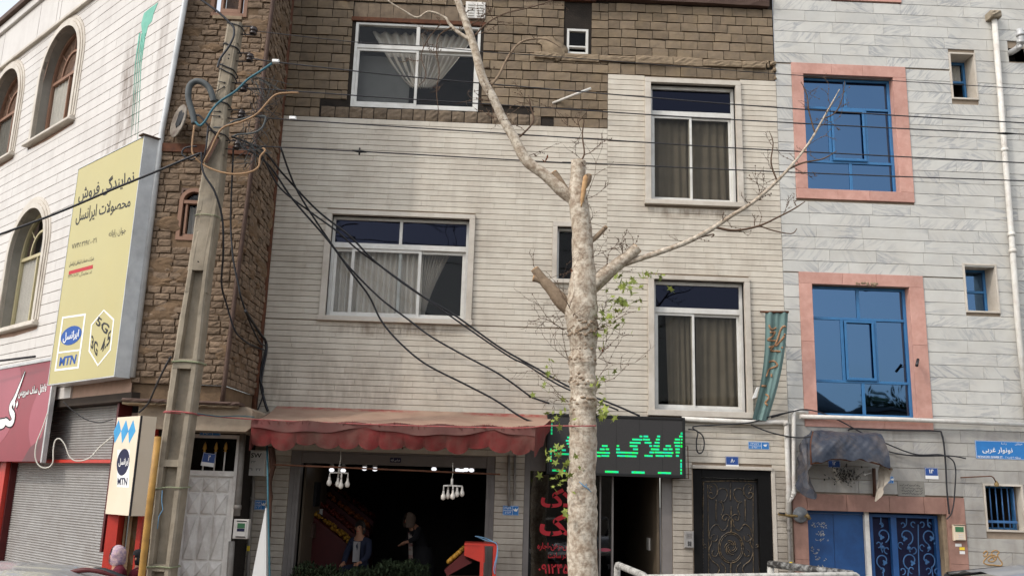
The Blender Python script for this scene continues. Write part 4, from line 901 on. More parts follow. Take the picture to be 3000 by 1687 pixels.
while v < 10.40:
    v1 = v+p; k = .19
    iv = [(-9.6, UR((v+v1)/2))]; cuts = [a for a in ARCH if v1 > a[1]-k+.02 and v < a[2]+a[3]+k]
    segs = []
    for a in sorted(cuts, key=lambda a: a[0]): segs.append(a)
    left = -9.6; lb = None
    for a in segs+[None]:
        rt = a[0] if a else UR((v+v1)/2)
        # from left (after the opening lb) to rt (before the opening a)
        vs_ = [v+.006+(v1-v-.012)*i/5 for i in range(6)]
        Lp = [(left+(half(lb, z, k) if lb else 0), z) for z in vs_]; Rp = [(rt-(half(a, z, k) if a else 0), z) for z in vs_]
        xs = [max(q[0] for q in Lp)+.02]; e = min(q[0] for q in Rp)-.02
        t = xs[0]+rnd.uniform(.3, 1.1)
        cutsx = []
        while t < e-.3: cutsx.append(t); t += rnd.uniform(.8, 1.25)
        ed = [None]+cutsx+[None]
        for i in range(len(ed)-1):
            lp = [(ed[i]+.0015, v+.006), (ed[i]+.0015, v1-.006)] if ed[i] is not None else Lp
            rp = [(ed[i+1]-.0015, v+.006), (ed[i+1]-.0015, v1-.006)] if ed[i+1] is not None else Rp
            if max(q[0] for q in rp)-min(q[0] for q in lp) < .03: continue
            SLW.append((rp+lp[::-1], rnd.uniform(-.0015, .0015)))
        left = a[0] if a else None; lb = a
    v = v1
# only what shows: leave out slabs wholly behind the yellow sign
SLW = [s for s in SLW if not (min(q[0] for q in s[0]) > -2.1 and max(q[1] for q in s[0]) < 6.7)]
area = lambda s: (max(q[0] for q in s[0])-min(q[0] for q in s[0]))
SLW.sort(key=lambda s: (-(max(q[0] for q in s[0]) > -8.2), -area(s)))
for pl, d in SLW[:300]: MB().prism(FW, pl, -.028, d, back=False).build('stone_slab', 'corner_stone', cb)
if len(SLW) > 300:
    m = MB()
    for pl, d in SLW[300:]: m.prism(FW, pl, -.028, d, back=False)
    m.build('stone_slab_field', 'corner_stone', cb, kind='stuff')
# wall behind the slabs, with the openings left out by columns
m = MB(); FWB = FW.off(-.028)
for z0, z1 in ((3.1, 10.4),):
    us = [-9.6]
    edges = sorted(set([-9.6, 0.0]+[a[0]+s*a[3] for a in ARCH for s in (-1, 1)]))
    for a0, a1 in zip(edges, edges[1:]):
        um = (a0+a1)/2; inn = sorted([a for a in ARCH if abs(um-a[0]) < a[3]], key=lambda a: a[1]); zc = z0
        n = 8 if inn else 1
        for i in range(n):
            b0, b1 = a0+(a1-a0)*i/n, a0+(a1-a0)*(i+1)/n; zc = z0
            for a in inn:
                t0 = a[2]+math.sqrt(max(a[3]**2-(b0-a[0])**2, 0)); t1 = a[2]+math.sqrt(max(a[3]**2-(b1-a[0])**2, 0))
                m.quad(FWB.at(b0, zc, 0), FWB.at(b1, zc, 0), FWB.at(b1, a[1], 0), FWB.at(b0, a[1], 0)); lo = (t0, t1)
                nxt = [q for q in inn if q[1] > a[1]]; top = nxt[0][1] if nxt else z1
                m.quad(FWB.at(b0, t0, 0), FWB.at(b1, t1, 0), FWB.at(b1, min(top, z1), 0), FWB.at(b0, min(top, z1), 0)); zc = min(top, z1)
                if nxt: zc = None; break
            if inn and zc is None:
                a = [q for q in inn][-1]
                t0 = a[2]+math.sqrt(max(a[3]**2-(b0-a[0])**2, 0)); t1 = a[2]+math.sqrt(max(a[3]**2-(b1-a[0])**2, 0))
                m.quad(FWB.at(b0, t0, 0), FWB.at(b1, t1, 0), FWB.at(b1, z1, 0), FWB.at(b0, z1, 0))
            if not inn: m.quad(FWB.at(b0, z0, 0), FWB.at(b1, z0, 0), FWB.at(b1, z1, 0), FWB.at(b0, z1, 0))
m.quad(FW.at(-9.6, 3.1, -.03), FW.at(-9.6, 3.1, -6), FW.at(-9.6, 11.7, -6), FW.at(-9.6, 11.7, -.03)); m.build('wall', 'joint_brown', cb)
for a in ARCH:
    c, b, s, r = a
    op = lambda k: [(c+r+k, b)]+[(c+(r+k)*math.cos(t), s+(r+k)*math.sin(t)) for t in [math.pi*i/20 for i in range(21)]]+[(c-r-k, b)]
    dark = a is not ARCH[2]
    fm = 'wood' if dark else 'cream_metal'
    m = MB(); m.ring(FW, op(-.001), op(-.06), -.26, -.18); m.box(FW, c-r+.06, c+r-.06, s-.04, s+.02, -.25, -.185)
    m.ring(FW, [(c+.52*r*math.cos(t), s+.02+.55*r*math.sin(t)) for t in [math.pi*i/12 for i in range(13)]], [(c+.47*r*math.cos(t), s+.02+.50*r*math.sin(t)) for t in [math.pi*i/12 for i in range(13)]], -.24, -.20)
    for t in (.25, .5, .75): m.tube([FW.at(c+.5*r*math.cos(math.pi*t), s+.02+.52*r*math.sin(math.pi*t), -.22), FW.at(c+.95*r*math.cos(math.pi*t), s+.95*r*math.sin(math.pi*t), -.22)], .014, 5)
    for u in ((c-.02, c+.02), (c+r-.42, c+r-.38)): m.box(FW, u[0], u[1], b+.05, s-.04, -.24, -.19)
    m.box(FW, c-r+.06, c+r-.06, b, b+.06, -.25, -.185)
    w = m.build('window', fm, cb)
    for i, k in enumerate((.04, .10, .16)):                 # stepped moulding round the opening
        o_, n_ = op(k+.058), op(k-.04 if i == 0 else k)
        mm = MB(); mm.ring(FW, o_, n_, -.03, .05-.018*i); mm.build('moulding', 'trim_stone', w)
    mm = MB(); pts = op(0.0); A = FW.at                     # reveal
    for q0, q1 in zip(pts, pts[1:]): mm.quad(A(*q0, .03), A(*q1, .03), A(*q1, -.2), A(*q0, -.2))
    mm.build('reveal', 'marble_grey', w)
    mm = MB(); mm.box(FW, c-r-.24, c+r+.24, b-.10, b-.045, -.03, .11, .01); mm.box(FW, c-r-.2, c+r+.2, b-.043, b-.002, -.2, .07, .008); mm.build('sill', 'trim_stone', w)
    MB().box(FW, c-r+.06, c+r-.42, b+.06, s-.04, -.225, -.22).build('pane', 'glass_clear', w)
    MB().prism(FW, [(c+(r-.06)*math.cos(t), s+.02+(r-.08)*math.sin(t)) for t in [math.pi*i/16 for i in range(17)]], -.225, -.22).build('pane', 'glass_clear', w)
    if dark: MB().prism(FW, [(c+(r-.06)*math.cos(t), s+.02+(r-.08)*math.sin(t)) for t in [math.pi*i/16 for i in range(17)]], -.245, -.23).build('board', 'wood', w)
    MB().box(FW, c+r-.38, c+r-.06, b+.06, s-.04, -.24, -.20, .01).build('shutter', 'wood', w)
    curtain(FW, c-r+.05, c+r-.38, b+.05, s, -.245, .01, 9, 'curtain', 'lace' if a is not ARCH[1] else 'curtain_tan', w)
    interior(FW, c-r, c+r, b, s+r, -.42, -1.2, 'interior', 'room_dark', w)
rs_ = random.Random(5); sp_l = [(1250, 215), (1275, 120), (1330, 75), (1400, 25), (1385, 60), (1360, 120), (1345, 190), (1310, 235), (1290, 320), (1262, 330)]
MB().prism(FW, [FW.uv('A1', *q) for q in sp_l], -.002, .004).build('paint_splash', 'teal_paint', cb)
for (x_a, x_b) in ((1262, 1175), (1275, 1195), (1240, 1160), (1285, 1215)):
    mm = MB(); mm.tube([FW.at(*FW.uv('A1', x_a, 300), .0), FW.at(*FW.uv('A1', (x_a+x_b)/2, 560), .0), FW.at(*FW.uv('A1', x_b, rs_.uniform(900, 1300)), .0)], [.022, .012, .004], 4); mm.build('paint_drip', 'teal_paint', cb)
# parapet above the band
MB().box(FW, -9.6, .55, 10.40, 10.47, -.03, .07, .01).build('string_course', 'trim_stone', cb)
pj = [-9.6, -8.6]+sorted(FW.uv('A1', x, y)[0] for x, y in ((50, 300), (345, 200), (505, 120)))+[-4.9, -3.7, -2.4, -1.1, .5]
for a, b in zip(pj, pj[1:]):
    if b-a > .02: MB().box(FW, a+.012, b-.012, 10.475, 11.35, -.03, 0.0, .003).build('parapet_panel', 'corner_stone', cb)
MB().box(FW, -9.6, .6, 11.36, 11.55, -.03, .06, .01).build('coping', 'corner_stone', cb); MB().box(FW, -9.6, .6, 11.555, 11.68, -.3, .14, .01).build('coping', 'brown_steel', cb)
m = MB(); m.tube([Vector((CPT.x+.03, CPT.y-.03, 3.3)), Vector((CPT.x+.03, CPT.y-.03, 7.0)), FW.at(UR(9.2)+.02, 9.2, .0), FW.at(UR(11.3)+.02, 11.3, .0)], .045, 8); m.build('edge_tube', 'galvanised', cb)
# ------------------------------------------------------------------ shop front under the corner building
sh = bars(FW, [(-4.62, -4.36, .15, 3.05)], -.35, -.05, 'roller_shutter', 'red_paint', cb)
m = MB(); z = .17; s0, s1 = -4.33, -.52; n = 0
prof = []
while z < 2.95:
    for k, dd in ((0, 0), (.25, .011), (.5, .015), (.75, .011)): prof.append((z+.0385*k, dd))
    z += .0385
P_ = [FW.at(u, zz, -.24+dd) for zz, dd in prof for u in (s0, s1)]
m.add(P_, [(2*i, 2*i+1, 2*i+3, 2*i+2) for i in range(len(prof)-1)]); m.build('slat_curtain', 'shutter_grey', sh, kind='stuff')
MB().box(FW, s0, s1+.04, 2.12, 2.17, -.2, -.12, .004).build('cross_bar', 'red_paint', sh)
MB().box(FW, s1-.01, s1+.05, .9, 3.0, -.30, -.10, .004).build('guide_rail', 'dark_red_paint', sh); MB().box(FW, s0-.05, s0+.01, .15, 3.0, -.30, -.12, .004).build('guide_rail', 'dark_red_paint', sh)
MB().box(FW, -9.6, .05, 2.98, 3.098, -1.2, -.02).build('soffit', 'dim_wall', cb)
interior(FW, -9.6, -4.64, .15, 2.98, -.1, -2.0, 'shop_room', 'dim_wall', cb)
for (a, b, mt) in ((-5.0, -4.9, 'red_paint'),): MB().box(FW, a, b, .15, 2.98, -.3, -.12, .004).build('post', mt, cb)
# red framed doorway at the very corner
rp = [P('A4', 985, 900, 12.86), P('A4', 1060, 920, 12.86)]
MB().hexa([(-5.06, 12.84, .15), (-4.91, 12.84, .15), (-4.91, 12.84, 2.6), (-5.06, 12.84, 2.6), (-5.06, 13.1, .15), (-4.91, 13.1, .15), (-4.91, 13.1, 2.6), (-5.06, 13.1, 2.6)]).build('door_jamb', 'red_paint', bh)
MB().hexa([(-4.66, 12.86, .15), (-4.60, 12.86, .15), (-4.60, 12.86, 2.6), (-4.66, 12.86, 2.6), (-4.66, 13.1, .15), (-4.60, 13.1, .15), (-4.60, 13.1, 2.6), (-4.66, 13.1, 2.6)]).build('door_jamb', 'red_paint', bh)
FD = Frame((0, 13.04, 0), (1, 0, 0))
cd_ = bars(FD, [(-4.905, -4.875, .15, 2.55), (-4.845, -4.80, .15, 2.55), (-4.80, -4.668, 2.48, 2.55)], -.05, .0, 'corner_door', 'cream_metal', bh)
MB().box(FD, -4.799, -4.668, .15, 2.478, -.04, -.015).build('leaf', 'brown_metal', cd_)
for z in (.3, .62, .94, 1.26, 1.58):
    m = MB(); A = FD.at; a, b, c, e = -4.79, -4.675, z, z+.26; m.add([A(a, c, -.01), A(b, c, -.01), A(b, e, -.01), A(a, e, -.01), A((a+b)/2, (c+e)/2, .02)], [(0, 1, 4), (1, 2, 4), (2, 3, 4), (3, 0, 4)]); m.build('door_panel', 'brown_metal', cd_)
MB().hexa([(-4.60, 13.1, .15), (-4.59, 13.1, .15), (-4.59, 13.1, 2.62), (-4.60, 13.1, 2.62), (-4.60, 13.6, .15), (-4.59, 13.6, .15), (-4.59, 13.6, 2.62), (-4.60, 13.6, 2.62)]).build('return_wall', 'dim_wall', bh)
# ================================================================== signs on the left
YS = thing('yellow_sign', 'tall yellow lightbox sign with black Persian lettering above the shutter', 'sign', tuple(FW.at(-1.1, 3.28, 0)))
su0, su1, sv0, sv1, sd = -2.25, .05, 3.28, 6.84, .25
MB().box(FW, su0, su1, sv0, sv1, .035, sd-.004, .006).build('casing', 'galvanised', YS)
MB().box(FW, su0+.012, su1-.012, sv0+.02, sv1-.02, sd-.003, sd, .001).build('face', 'sign_yellow', YS)
for r in rim(su0, su1, sv0, sv1, .016): MB().box(FW, *r, sd-.003, sd+.008, .002).build('edge_strip', 'galvanised', YS)
MB().box(FW, su1-.1, su1+.03, sv1, sv1+.02, .0, sd+.05, .003).build('cap', 'brown_steel', YS)
Q = lambda pts, d=sd: [FW.uv(*q, d) for q in pts]
def sgn(s, c, tl, tr, br, bl, mat, bold=0.0, par=YS, d=sd, fr=FW): return text(fr, s, 0, 0, 0, 0, d+.003, mat, par, bold=bold, quad=[fr.uv(c, *q, d) for q in (tl, tr, br, bl)])
sgn('نمایندگی فروش', 'A2', (705, 318), (1190, 160), (1185, 318), (690, 476), 'print_black', .012)
sgn('محصولات ایرانسل', 'A2', (682, 520), (1160, 400), (1150, 528), (666, 668), 'print_black', .012)
sgn('جوان رایانه', 'A2', (968, 712), (1116, 676), (1112, 745), (960, 785), 'print_black')
sgn('۰۲۱-۷۷۴۵۳۱۹۵', 'A2', (640, 832), (857, 772), (852, 818), (636, 876), 'print_black')
sgn('شرکت خدمات ارتباطی ایرانسل', 'A2', (618, 990), (832, 938), (828, 982), (612, 1036), 'print_black', .004)
MB().prism(FW, [FW.uv('A2', *q, sd) for q in ((608, 1101), (820, 1046), (822, 1014), (612, 1070))], sd+.001, sd+.003).build('red_strip', 'print_red', YS)
sgn('کد نمایندگی ۱۶۲-۵۱-۲۳۲', 'A2', (605, 1098), (816, 1058), (812, 1096), (602, 1142), 'print_black')
m = MB()
def loop(c, outer, k, mat, d=sd, par=YS, name='outline'):
    o = [FW.uv(c, *q, d) for q in outer]; cu = sum(p[0] for p in o)/len(o); cv = sum(p[1] for p in o)/len(o)
    i = [(cu+(p[0]-cu)*k, cv+(p[1]-cv)*(1-(1-k)*.6)) for p in o]
    area_ = sum(o[j][0]*o[(j+1) % len(o)][1]-o[(j+1) % len(o)][0]*o[j][1] for j in range(len(o)))
    if area_ < 0: o, i = o[::-1], i[::-1]
    mm = MB(); mm.ring(FW, o, i, d+.001, d+.003); return mm.build(name, mat, par)
loop('A3', [(552, 236), (762, 205), (697, 690), (483, 716)], .88, 'print_white')
MB().prism(FW, [FW.uv('A3', *q, sd) for q in ((512, 560), (716, 534), (719, 520), (514, 545))], sd+.001, sd+.003).build('outline', 'print_white', YS)
ec = FW.uv('A3', 630, 400, sd); er = (FW.uv('A3', 720, 388, sd)[0]-FW.uv('A3', 540, 412, sd)[0])/2; ev = (FW.uv('A3', 632, 320, sd)[1]-FW.uv('A3', 628, 482, sd)[1])/2
MB().prism(FW, ngon(*ec, er, ev, 28), sd+.001, sd+.004).build('logo_oval', 'print_blue', YS)
sgn('ایرانسل', 'A3', (560, 378), (704, 345), (692, 430), (556, 470), 'print_white', .02, d=sd+.003)
sgn('MTN', 'A3', (533, 592), (682, 566), (664, 650), (522, 672), 'print_blue', .03)
loop('A3', [(920, 170), (1012, 256), (982, 530), (866, 672), (785, 540), (806, 304)], .90, 'print_white')
sgn('5G', 'A3', (868, 225), (975, 315), (940, 395), (846, 300), 'print_black', .02); sgn('3G', 'A3', (812, 392), (868, 470), (860, 592), (803, 505), 'print_black', .02)
sgn('4.5', 'A3', (905, 450), (985, 345), (972, 470), (884, 570), 'print_black', .02)
RS = thing('red_sign', 'dark red falafel shop sign with white lettering, cut by the frame below the arched window', 'sign', tuple(FW.at(-3.4, 2.1, .3)))
rd = .12; rq = lambda *pts: [FW.uv('A3', x, y, rd) for x, y in pts]
ru1 = rq((430, 640))[0][0]; rb = FW.uv('A4', 440, 435, rd)[1]; rt = rq((300, 650))[0][1]
ru1 = FW.uv('A3', 432, 1000, rd)[0]
MB().box(FW, -6.4, ru1, rb, rt, rd-.07, rd-.004).build('panel', 'sign_red', RS)
MB().box(FW, ru1+.002, ru1+.05, rb-.02, rt+.02, rd-.06, rd+.01, .004).build('frame_post', 'galvanised', RS); MB().box(FW, -6.4, ru1+.05, rt+.003, rt+.05, rd-.06, rd+.01, .004).build('frame_rail', 'galvanised', RS)
lay_ = lambda poly, mat, dz, nm='printed_shape': MB().prism(FW, poly, rd-.004, rd-.003+dz).build(nm, mat, RS)
clip = lambda poly: [(min(u, ru1-.004), min(max(v, rb+.004), rt-.004)) for u, v in poly]
cc = rq((60, 1000))[0]; lay_(clip(ngon(cc[0]-.5, cc[1]+.1, 1.05, .85, 40)), 'sign_pink', .0012)
cc = rq((410, 1130))[0]; lay_(clip(ngon(cc[0]+.1, cc[1], .78, .62, 40)), 'sign_pink', .002)
lay_(clip([(cc[0]-.75, rb), (ru1, rb), (ru1, cc[1]-.05), (cc[0]-.1, cc[1]-.30), (cc[0]-.5, cc[1]-.45)]), 'sign_maroon', .003)
sgn('فلافل سلف سرویس', 'A3', (160, 862), (418, 818), (412, 918), (158, 962), 'print_black', .05, par=RS, d=rd-.002); sgn('فلافل سلف سرویس', 'A3', (163, 866), (415, 824), (409, 914), (161, 956), 'print_white', .012, par=RS, d=rd)
def ribbon(fr, pts, ws, d, mat, par, name='lettering'):
    c = [Vector((a, b, 0)) for a, b in pts]; c = curve3(c, 6); n = len(c); L_, R_ = [], []
    for k, p_ in enumerate(c):
        t = (c[min(k+1, n-1)]-c[max(k-1, 0)]).normalized(); q_ = Vector((-t.y, t.x, 0)); f = k/(n-1)*(len(ws)-1); i_ = min(int(f), len(ws)-2); w_ = ws[i_]+(ws[i_+1]-ws[i_])*(f-i_)
        L_.append(p_+q_*w_/2); R_.append(p_-q_*w_/2)
    mm = MB(); mm.add([fr.at(p_.x, p_.y, d) for p_ in L_]+[fr.at(p_.x, p_.y, d) for p_ in R_], [(n+k, n+k+1, k+1, k) for k in range(n-1)]); return mm.build(name, mat, par)
big = [FW.uv('A3', *q_, rd) for q_ in ((224, 716), (175, 845), (130, 960), (98, 1015), (96, 1060), (118, 1110), (112, 1160), (85, 1180), (50, 1160), (20, 1180), (-120, 1190), (-300, 1120))]
for k_, mt_, dd_ in ((.05, 'print_black', .0008), (0, 'print_white', .002)): ribbon(FW, big, [w_+k_ for w_ in (.01, .06, .10, .10, .10, .13, .12, .09, .11, .16, .18, .04)], rd+dd_+.002, mt_, RS)
for q_ in ((128, 1012), (152, 1008)):
    a_, b_ = FW.uv('A3', *q_, rd)
    for k_, mt_, dd_ in ((.085, 'print_black', .002), (.06, 'print_white', .004)): MB().prism(FW, [(a_-k_*.7, b_), (a_, b_-k_), (a_+k_*.7, b_), (a_, b_+k_)], rd, rd+dd_).build('lettering', mt_, RS)
m = MB(); m.tube([FW.at(ru1-.35, rt+.06, .3), FW.at(-6.0, rt+.10, .5)], .02, 6); m.build('lamp_bar', 'wire_dark', RS)
# narrow cream box sign over the corner door
FN = Frame(P('A4', 1090, 930, 12.45).to_2d().to_3d(), FW.u)
nb = FN.rect(('A4', 1005, 45), ('A4', 1212, 35), ('A4', 1180, 930), ('A4', 965, 890)); NS = thing('box_sign', 'narrow upright cream box sign with three blue diamonds over the corner door', 'sign', tuple(FN.at((nb[0]+nb[1])/2, nb[2], -.1)))
MB().box(FN, nb[0], nb[1], nb[2], nb[3], -.22, -.002, .006).build('casing', 'sign_cream', NS)
MB().box(FN, nb[0]+.003, nb[1]-.003, nb[2]+.003, nb[3]-.003, -.0015, .001).build('face', 'sign_cream', NS)
MB().box(FN, nb[1]-.012, nb[1]+.004, nb[2], nb[3], -.02, .006).build('edge_strip', 'wire_dark', NS)
for cx_ in (1040, 1105, 1168):
    MB().prism(FN, [FN.uv('A4', *q) for q in ((cx_-25, 275), (cx_+32, 165), (cx_+12, 68), (cx_-32, 168))][::1], .001, .003).build('diamond', 'print_lightblue', NS)
MB().prism(FN, [FN.uv('A4', *q) for q in ((1035, 660), (1140, 665), (1150, 330), (1040, 330))], .001, .002).build('patch', 'print_white', NS)
c0_ = FN.uv('A4', 1090, 440); ra = (FN.uv('A4', 1145, 440)[0]-FN.uv('A4', 1036, 440)[0])/2; MB().prism(FN, ngon(*c0_, ra, ra*.98, 24), .002, .004).build('logo_oval', 'print_navy', NS)
sgn('ایرانسل', 'A4', (1052, 408), (1140, 402), (1136, 478), (1050, 482), 'print_white', .02, par=NS, d=.002, fr=FN); sgn('MTN', 'A4', (1042, 580), (1130, 578), (1124, 645), (1040, 642), 'print_navy', .03, par=NS, d=.001, fr=FN)
# ================================================================== the greengrocer's opening
so0, so1 = SHOP[0], SHOP[1]
sf = bars(FA, [(so0, so0+.16, .15, 2.42), (so1-.13, so1, .15, 2.42), (so0+.16, so1-.13, 2.40, 2.42)], -.22, -.02, 'shop_frame', 'grey_aluminium', house)
MB().box(FA, so0+.162, so1-.132, 2.235, 2.398, -.25, -.03, .006).build('shutter_box', 'grey_aluminium', sf)
for u in (so0+.06, so0+.11, so1-.09, so1-.05): MB().box(FA, u, u+.012, .15, 2.23, -.019, -.008, .002).build('guide_rail', 'grey_aluminium', sf)
MB().box(FA, *FA.rect(('B4', 1336, 402), ('B4', 1432, 402), ('B4', 1430, 442), ('B4', 1336, 442)), -.029, -.024).build('sticker', 'print_navy', sf)
text(FA, 'عباس آباد', *FA.rect(('B4', 1342, 408), ('B4', 1424, 408), ('B4', 1424, 436), ('B4', 1342, 436)), -.023, 'print_white', sf)
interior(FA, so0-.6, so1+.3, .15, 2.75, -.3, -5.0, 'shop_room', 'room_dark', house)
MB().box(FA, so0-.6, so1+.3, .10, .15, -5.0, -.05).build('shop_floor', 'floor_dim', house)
# awning
aw = thing('awning', 'faded red canvas awning with a scalloped valance over the greengrocer', 'awning', (-1.3, 13.6, 2.4))
YA = 12.85
wl, wr, zt = -3.25, 1.10, 3.09
fl, fr_ = P('B3', 115, 1150, YA), P('C3', 205, 1212, YA); fz0, fz1 = fl.z, fr_.z
def aw_top(a, b):                                            # b 0 at the wall, 1 at the front
    xw, xf = wl+(wr-wl)*a, fl.x+(fr_.x-fl.x)*a
    z = zt+((fz0+(fz1-fz0)*a)-zt)*b - .05*math.sin(math.pi*b)*(1+.4*math.sin(a*9)) + .012*math.sin(a*40)*b
    return Vector((xw+(xf-xw)*b, 14.36+(YA-14.36)*b, z))
m = MB(); m.sheet(aw_top, 44, 12); m.build('top', 'awning_top', aw)
rr = random.Random(8); L_ = [.40, .44, .41, .45, .43, .45, .41, .44, .42, .44]
sc_x = [0.0]; W_A = fr_.x-fl.x
while sc_x[-1] < W_A-.15: sc_x.append(min(sc_x[-1]+rr.uniform(.27, .34), W_A))
def drop(x):                                                 # scalloped lower edge
    for i in range(len(sc_x)-1):
        if x <= sc_x[i+1]+1e-6:
            t = (x-sc_x[i])/(sc_x[i+1]-sc_x[i]); return .285+.02*math.sin(i*2.3)+(.07+.02*math.sin(i*1.7))*math.sin(math.pi*min(max(t, 0), 1))**.5
    return .33
NVA = 240
def aw_val(a, b):
    x = W_A*a; p = aw_top(a, 1.0); dz = drop(x)*b
    k_ = math.sin(x*1.7+.6)*math.sin(x*.9+2); y = p.y - .02 + (.012+.012*k_)*b*math.sin(x*5.1+2.2*math.sin(x*1.3)+1.2*b) + .005*b*math.sin(x*27+6*b) + .006*b*b*math.sin(x*12.7+3*math.sin(x*2.9)) + (.05+.03*k_)*b*b
    return Vector((p.x, y, p.z-.005-dz))
m = MB(); m.sheet(aw_val, NVA, 7); m.build('valance', 'awning_red', aw)
m = MB()                                                     # dusty fold hanging from the front edge in loose swags
def fold(a, b):
    x = W_A*a; p = aw_top(a, 1.0); dd = (.05+.10*abs(math.sin(x*1.75+.35))**.7)*b
    return Vector((p.x, p.y-.035-.012*math.sin(x*11)*b, p.z+.004-dd))
m.sheet(fold, 110, 4); m.build('fold', 'awning_fold', aw)
for sgn_, xx in ((0, 0.0), (1, 1.0)):
    m = MB(); m.sheet(lambda a, b: (lambda p: Vector((p.x+.01*math.sin(a*12), p.y, p.z-(.06+.36*a)*b*(1-.08*math.sin(a*19)))))(aw_top(xx, a)), 16, 5); m.build('side_flap', 'awning_red', aw)
for k in range(70):                                          # frayed threads along the edge
    pass
m = MB()
for k in range(140):
    a = rr.random()**(1.6); a = a if rr.random() < .7 else 1-a*.3; p = aw_top(min(a, 1), 1.0); m.tube([p+Vector((0, -.03, .01)), p+Vector((rr.uniform(-.03, .03), -.05, rr.uniform(-.06, .0)))], .003, 3)
m.build('fringe', 'awning_red', aw, kind='stuff')
m = MB(); m.tube([aw_top(i/10, 1.0)+Vector((0, .02, -.02)) for i in range(11)], .016, 6); m.build('front_bar', 'rust', aw)
for a in (0.02, .5, .98):
    p = aw_top(a, 1); m = MB(); m.tube([p+Vector((0, .02, -.02)), Vector((p.x, 14.38, 2.5))], .014, 6); m.build('brace', 'rust', aw)
# iron bar across the opening
m = MB(); m.tube([P('B4', 300, 462, 13.2), P('B4', 2310, 548, 13.2)], .014, 6); solo(m, 'iron_bar', 'rust', 'thin brown iron bar stretched across the greengrocer opening under the awning', 'bar')
# bulbs: two hanging clusters, unlit, and the lit ones on the ceiling
def bulb(parent, p, mat='bulb_off', s=1.0, nm='bulb'):
    b = MB(); b.lathe(p, (0, 0, -1), [(0, .014*s), (.02*s, .016*s), (.045*s, .018*s), (.075*s, .034*s), (.10*s, .036*s), (.125*s, .026*s), (.138*s, 0)], 10); o = b.build(nm, mat, parent); return o
def cluster(c, Y, top, pts, lab):
    tp = P('B4', *top, Y); t = thing('bulb_cluster', lab, 'lamp', tuple(tp), 'bulb clusters hanging in the greengrocer opening')
    m = MB(); m.tube([tp+Vector((0, 0, .22)), tp+Vector((.01, 0, .1)), tp], .006, 5); m.build('flex', 'cable_white', t)
    m = MB(); m.tube([tp, tp-Vector((0, 0, .10))], .018, 8); m.build('stem', 'plastic_white', t)
    hub = tp-Vector((0, 0, .10))
    for i, q in enumerate(pts):
        p = P('B4', *q, Y+.05*math.sin(i*2.1)); m = MB(); m.tube([hub, Vector((p.x, p.y, hub.z-.005)), p+Vector((0, 0, .005))], .013, 6); m.build('arm', 'plastic_white', t); bulb(t, p)
cluster('a', 13.3, (890, 470), [(802, 565), (878, 575), (905, 590), (962, 580)], 'hanging cluster of four unlit bulbs nearer the concrete pole')
cluster('b', 13.3, (1885, 585), [(1810, 690), (1850, 680), (1893, 685), (1930, 665), (1975, 660)], 'hanging row of five unlit bulbs above the red stand')
where = ['on the pole side of the four bulb cluster stem', 'on the awning centre side of the four bulb cluster stem', 'of the middle pair, the one nearer the concrete pole', 'of the middle pair, the one farther from the concrete pole', 'standing apart before the bright row at the right jamb', 'starting the bright row above the red stand', 'second and lowest in the bright row above the red stand', 'third in the bright row above the red stand', 'last in the bright row, nearest the shop jamb']
for i, (x, y) in enumerate(((820, 510), (922, 515), (1110, 498), (1203, 503), (1725, 502), (1935, 512), (1970, 518), (2010, 507), (2057, 512))):
    p = P('B4', x, y, 15.6); t = thing('ceiling_bulb', 'lit ceiling bulb '+where[i], 'bulb', (p.x, p.y, 2.74), 'lit bulbs under the greengrocer ceiling')
    m = MB(); m.tube([(p.x, p.y, 2.74), (p.x, p.y, p.z+.04)], .008, 5); m.build('flex', 'cable_black', t); b = MB(); b.ball(p, (.045, .045, .034), 12, 8); b.build('globe', 'bulb_lit', t)
    m = MB(); m.lathe(Vector((p.x, p.y, p.z+.03)), (0, 0, 1), [(0, .045), (.05, .035), (.08, .02), (.09, 0)], 10); m.build('cap', 'plastic_white', t)
SWL = so0+.16
MB().box(FA, SWL, SWL+.03, .15, 2.23, -2.4, -.36).build('side_wall', 'dim_tile', house)
FSW = Frame(FA.at(SWL+.03, 0, -2.4), (0, -1, 0)); FSW.n = Vector((1, 0, 0))
for (a_, b_, c_, e_, mt_, nm_, lb_) in ((.9, 1.3, 1.55, 1.95, 'print_black', 'fuse_box', 'dark fuse box high on the side wall of the dark shop'), (1.0, 1.3, 1.05, 1.28, 'brown_steel', 'switch_box', 'brown switch box on the shop side wall under the dark fuse box'), (.35, .6, 1.0, 1.5, 'paper_white', 'notice', 'white paper notice on the shop side wall')):
    solo(MB().box(FSW, a_, b_, c_, e_, .002, .05, .004), nm_, mt_, lb_, nm_.replace('_', ' '))
# sloping fruit stand inside, its rows of fruit, the herb heap, the red stand outside
fs = thing('fruit_stand', 'sloping red fruit display along the back of the dark shop', 'stand', (-1.9, 16.4, .15))
SA0, SA1 = P('B4', 690, 880, 16.1), P('B4', 1010, 1180, 15.6)
def tray(k, t): return Vector((SA0.x+(SA1.x-SA0.x)*t, 15.7+.55*k, SA0.z-.06+(SA1.z-SA0.z)*t+.16*k))
m = MB()
for k in range(4):
    a, b = tray(k, 0), tray(k, 1.15); m.hexa([a+Vector((0, 0, -.10)), b+Vector((0, 0, -.10)), b, a, a+Vector((0, .5, -.04)), b+Vector((0, .5, -.04)), b+Vector((0, .5, .06)), a+Vector((0, .5, .06))])
a, b = tray(0, 0), tray(0, 1.15); m.hexa([(a.x, a.y+.02, .15), (b.x, b.y+.02, .15), (b.x, b.y+.02, b.z-.1), (a.x, a.y+.02, a.z-.1), (a.x, 17.6, .15), (b.x, 17.6, .15), (b.x, 17.6, b.z-.1), (a.x, 17.6, a.z-.1)])
m.build('shelf', 'dark_red_paint', fs)
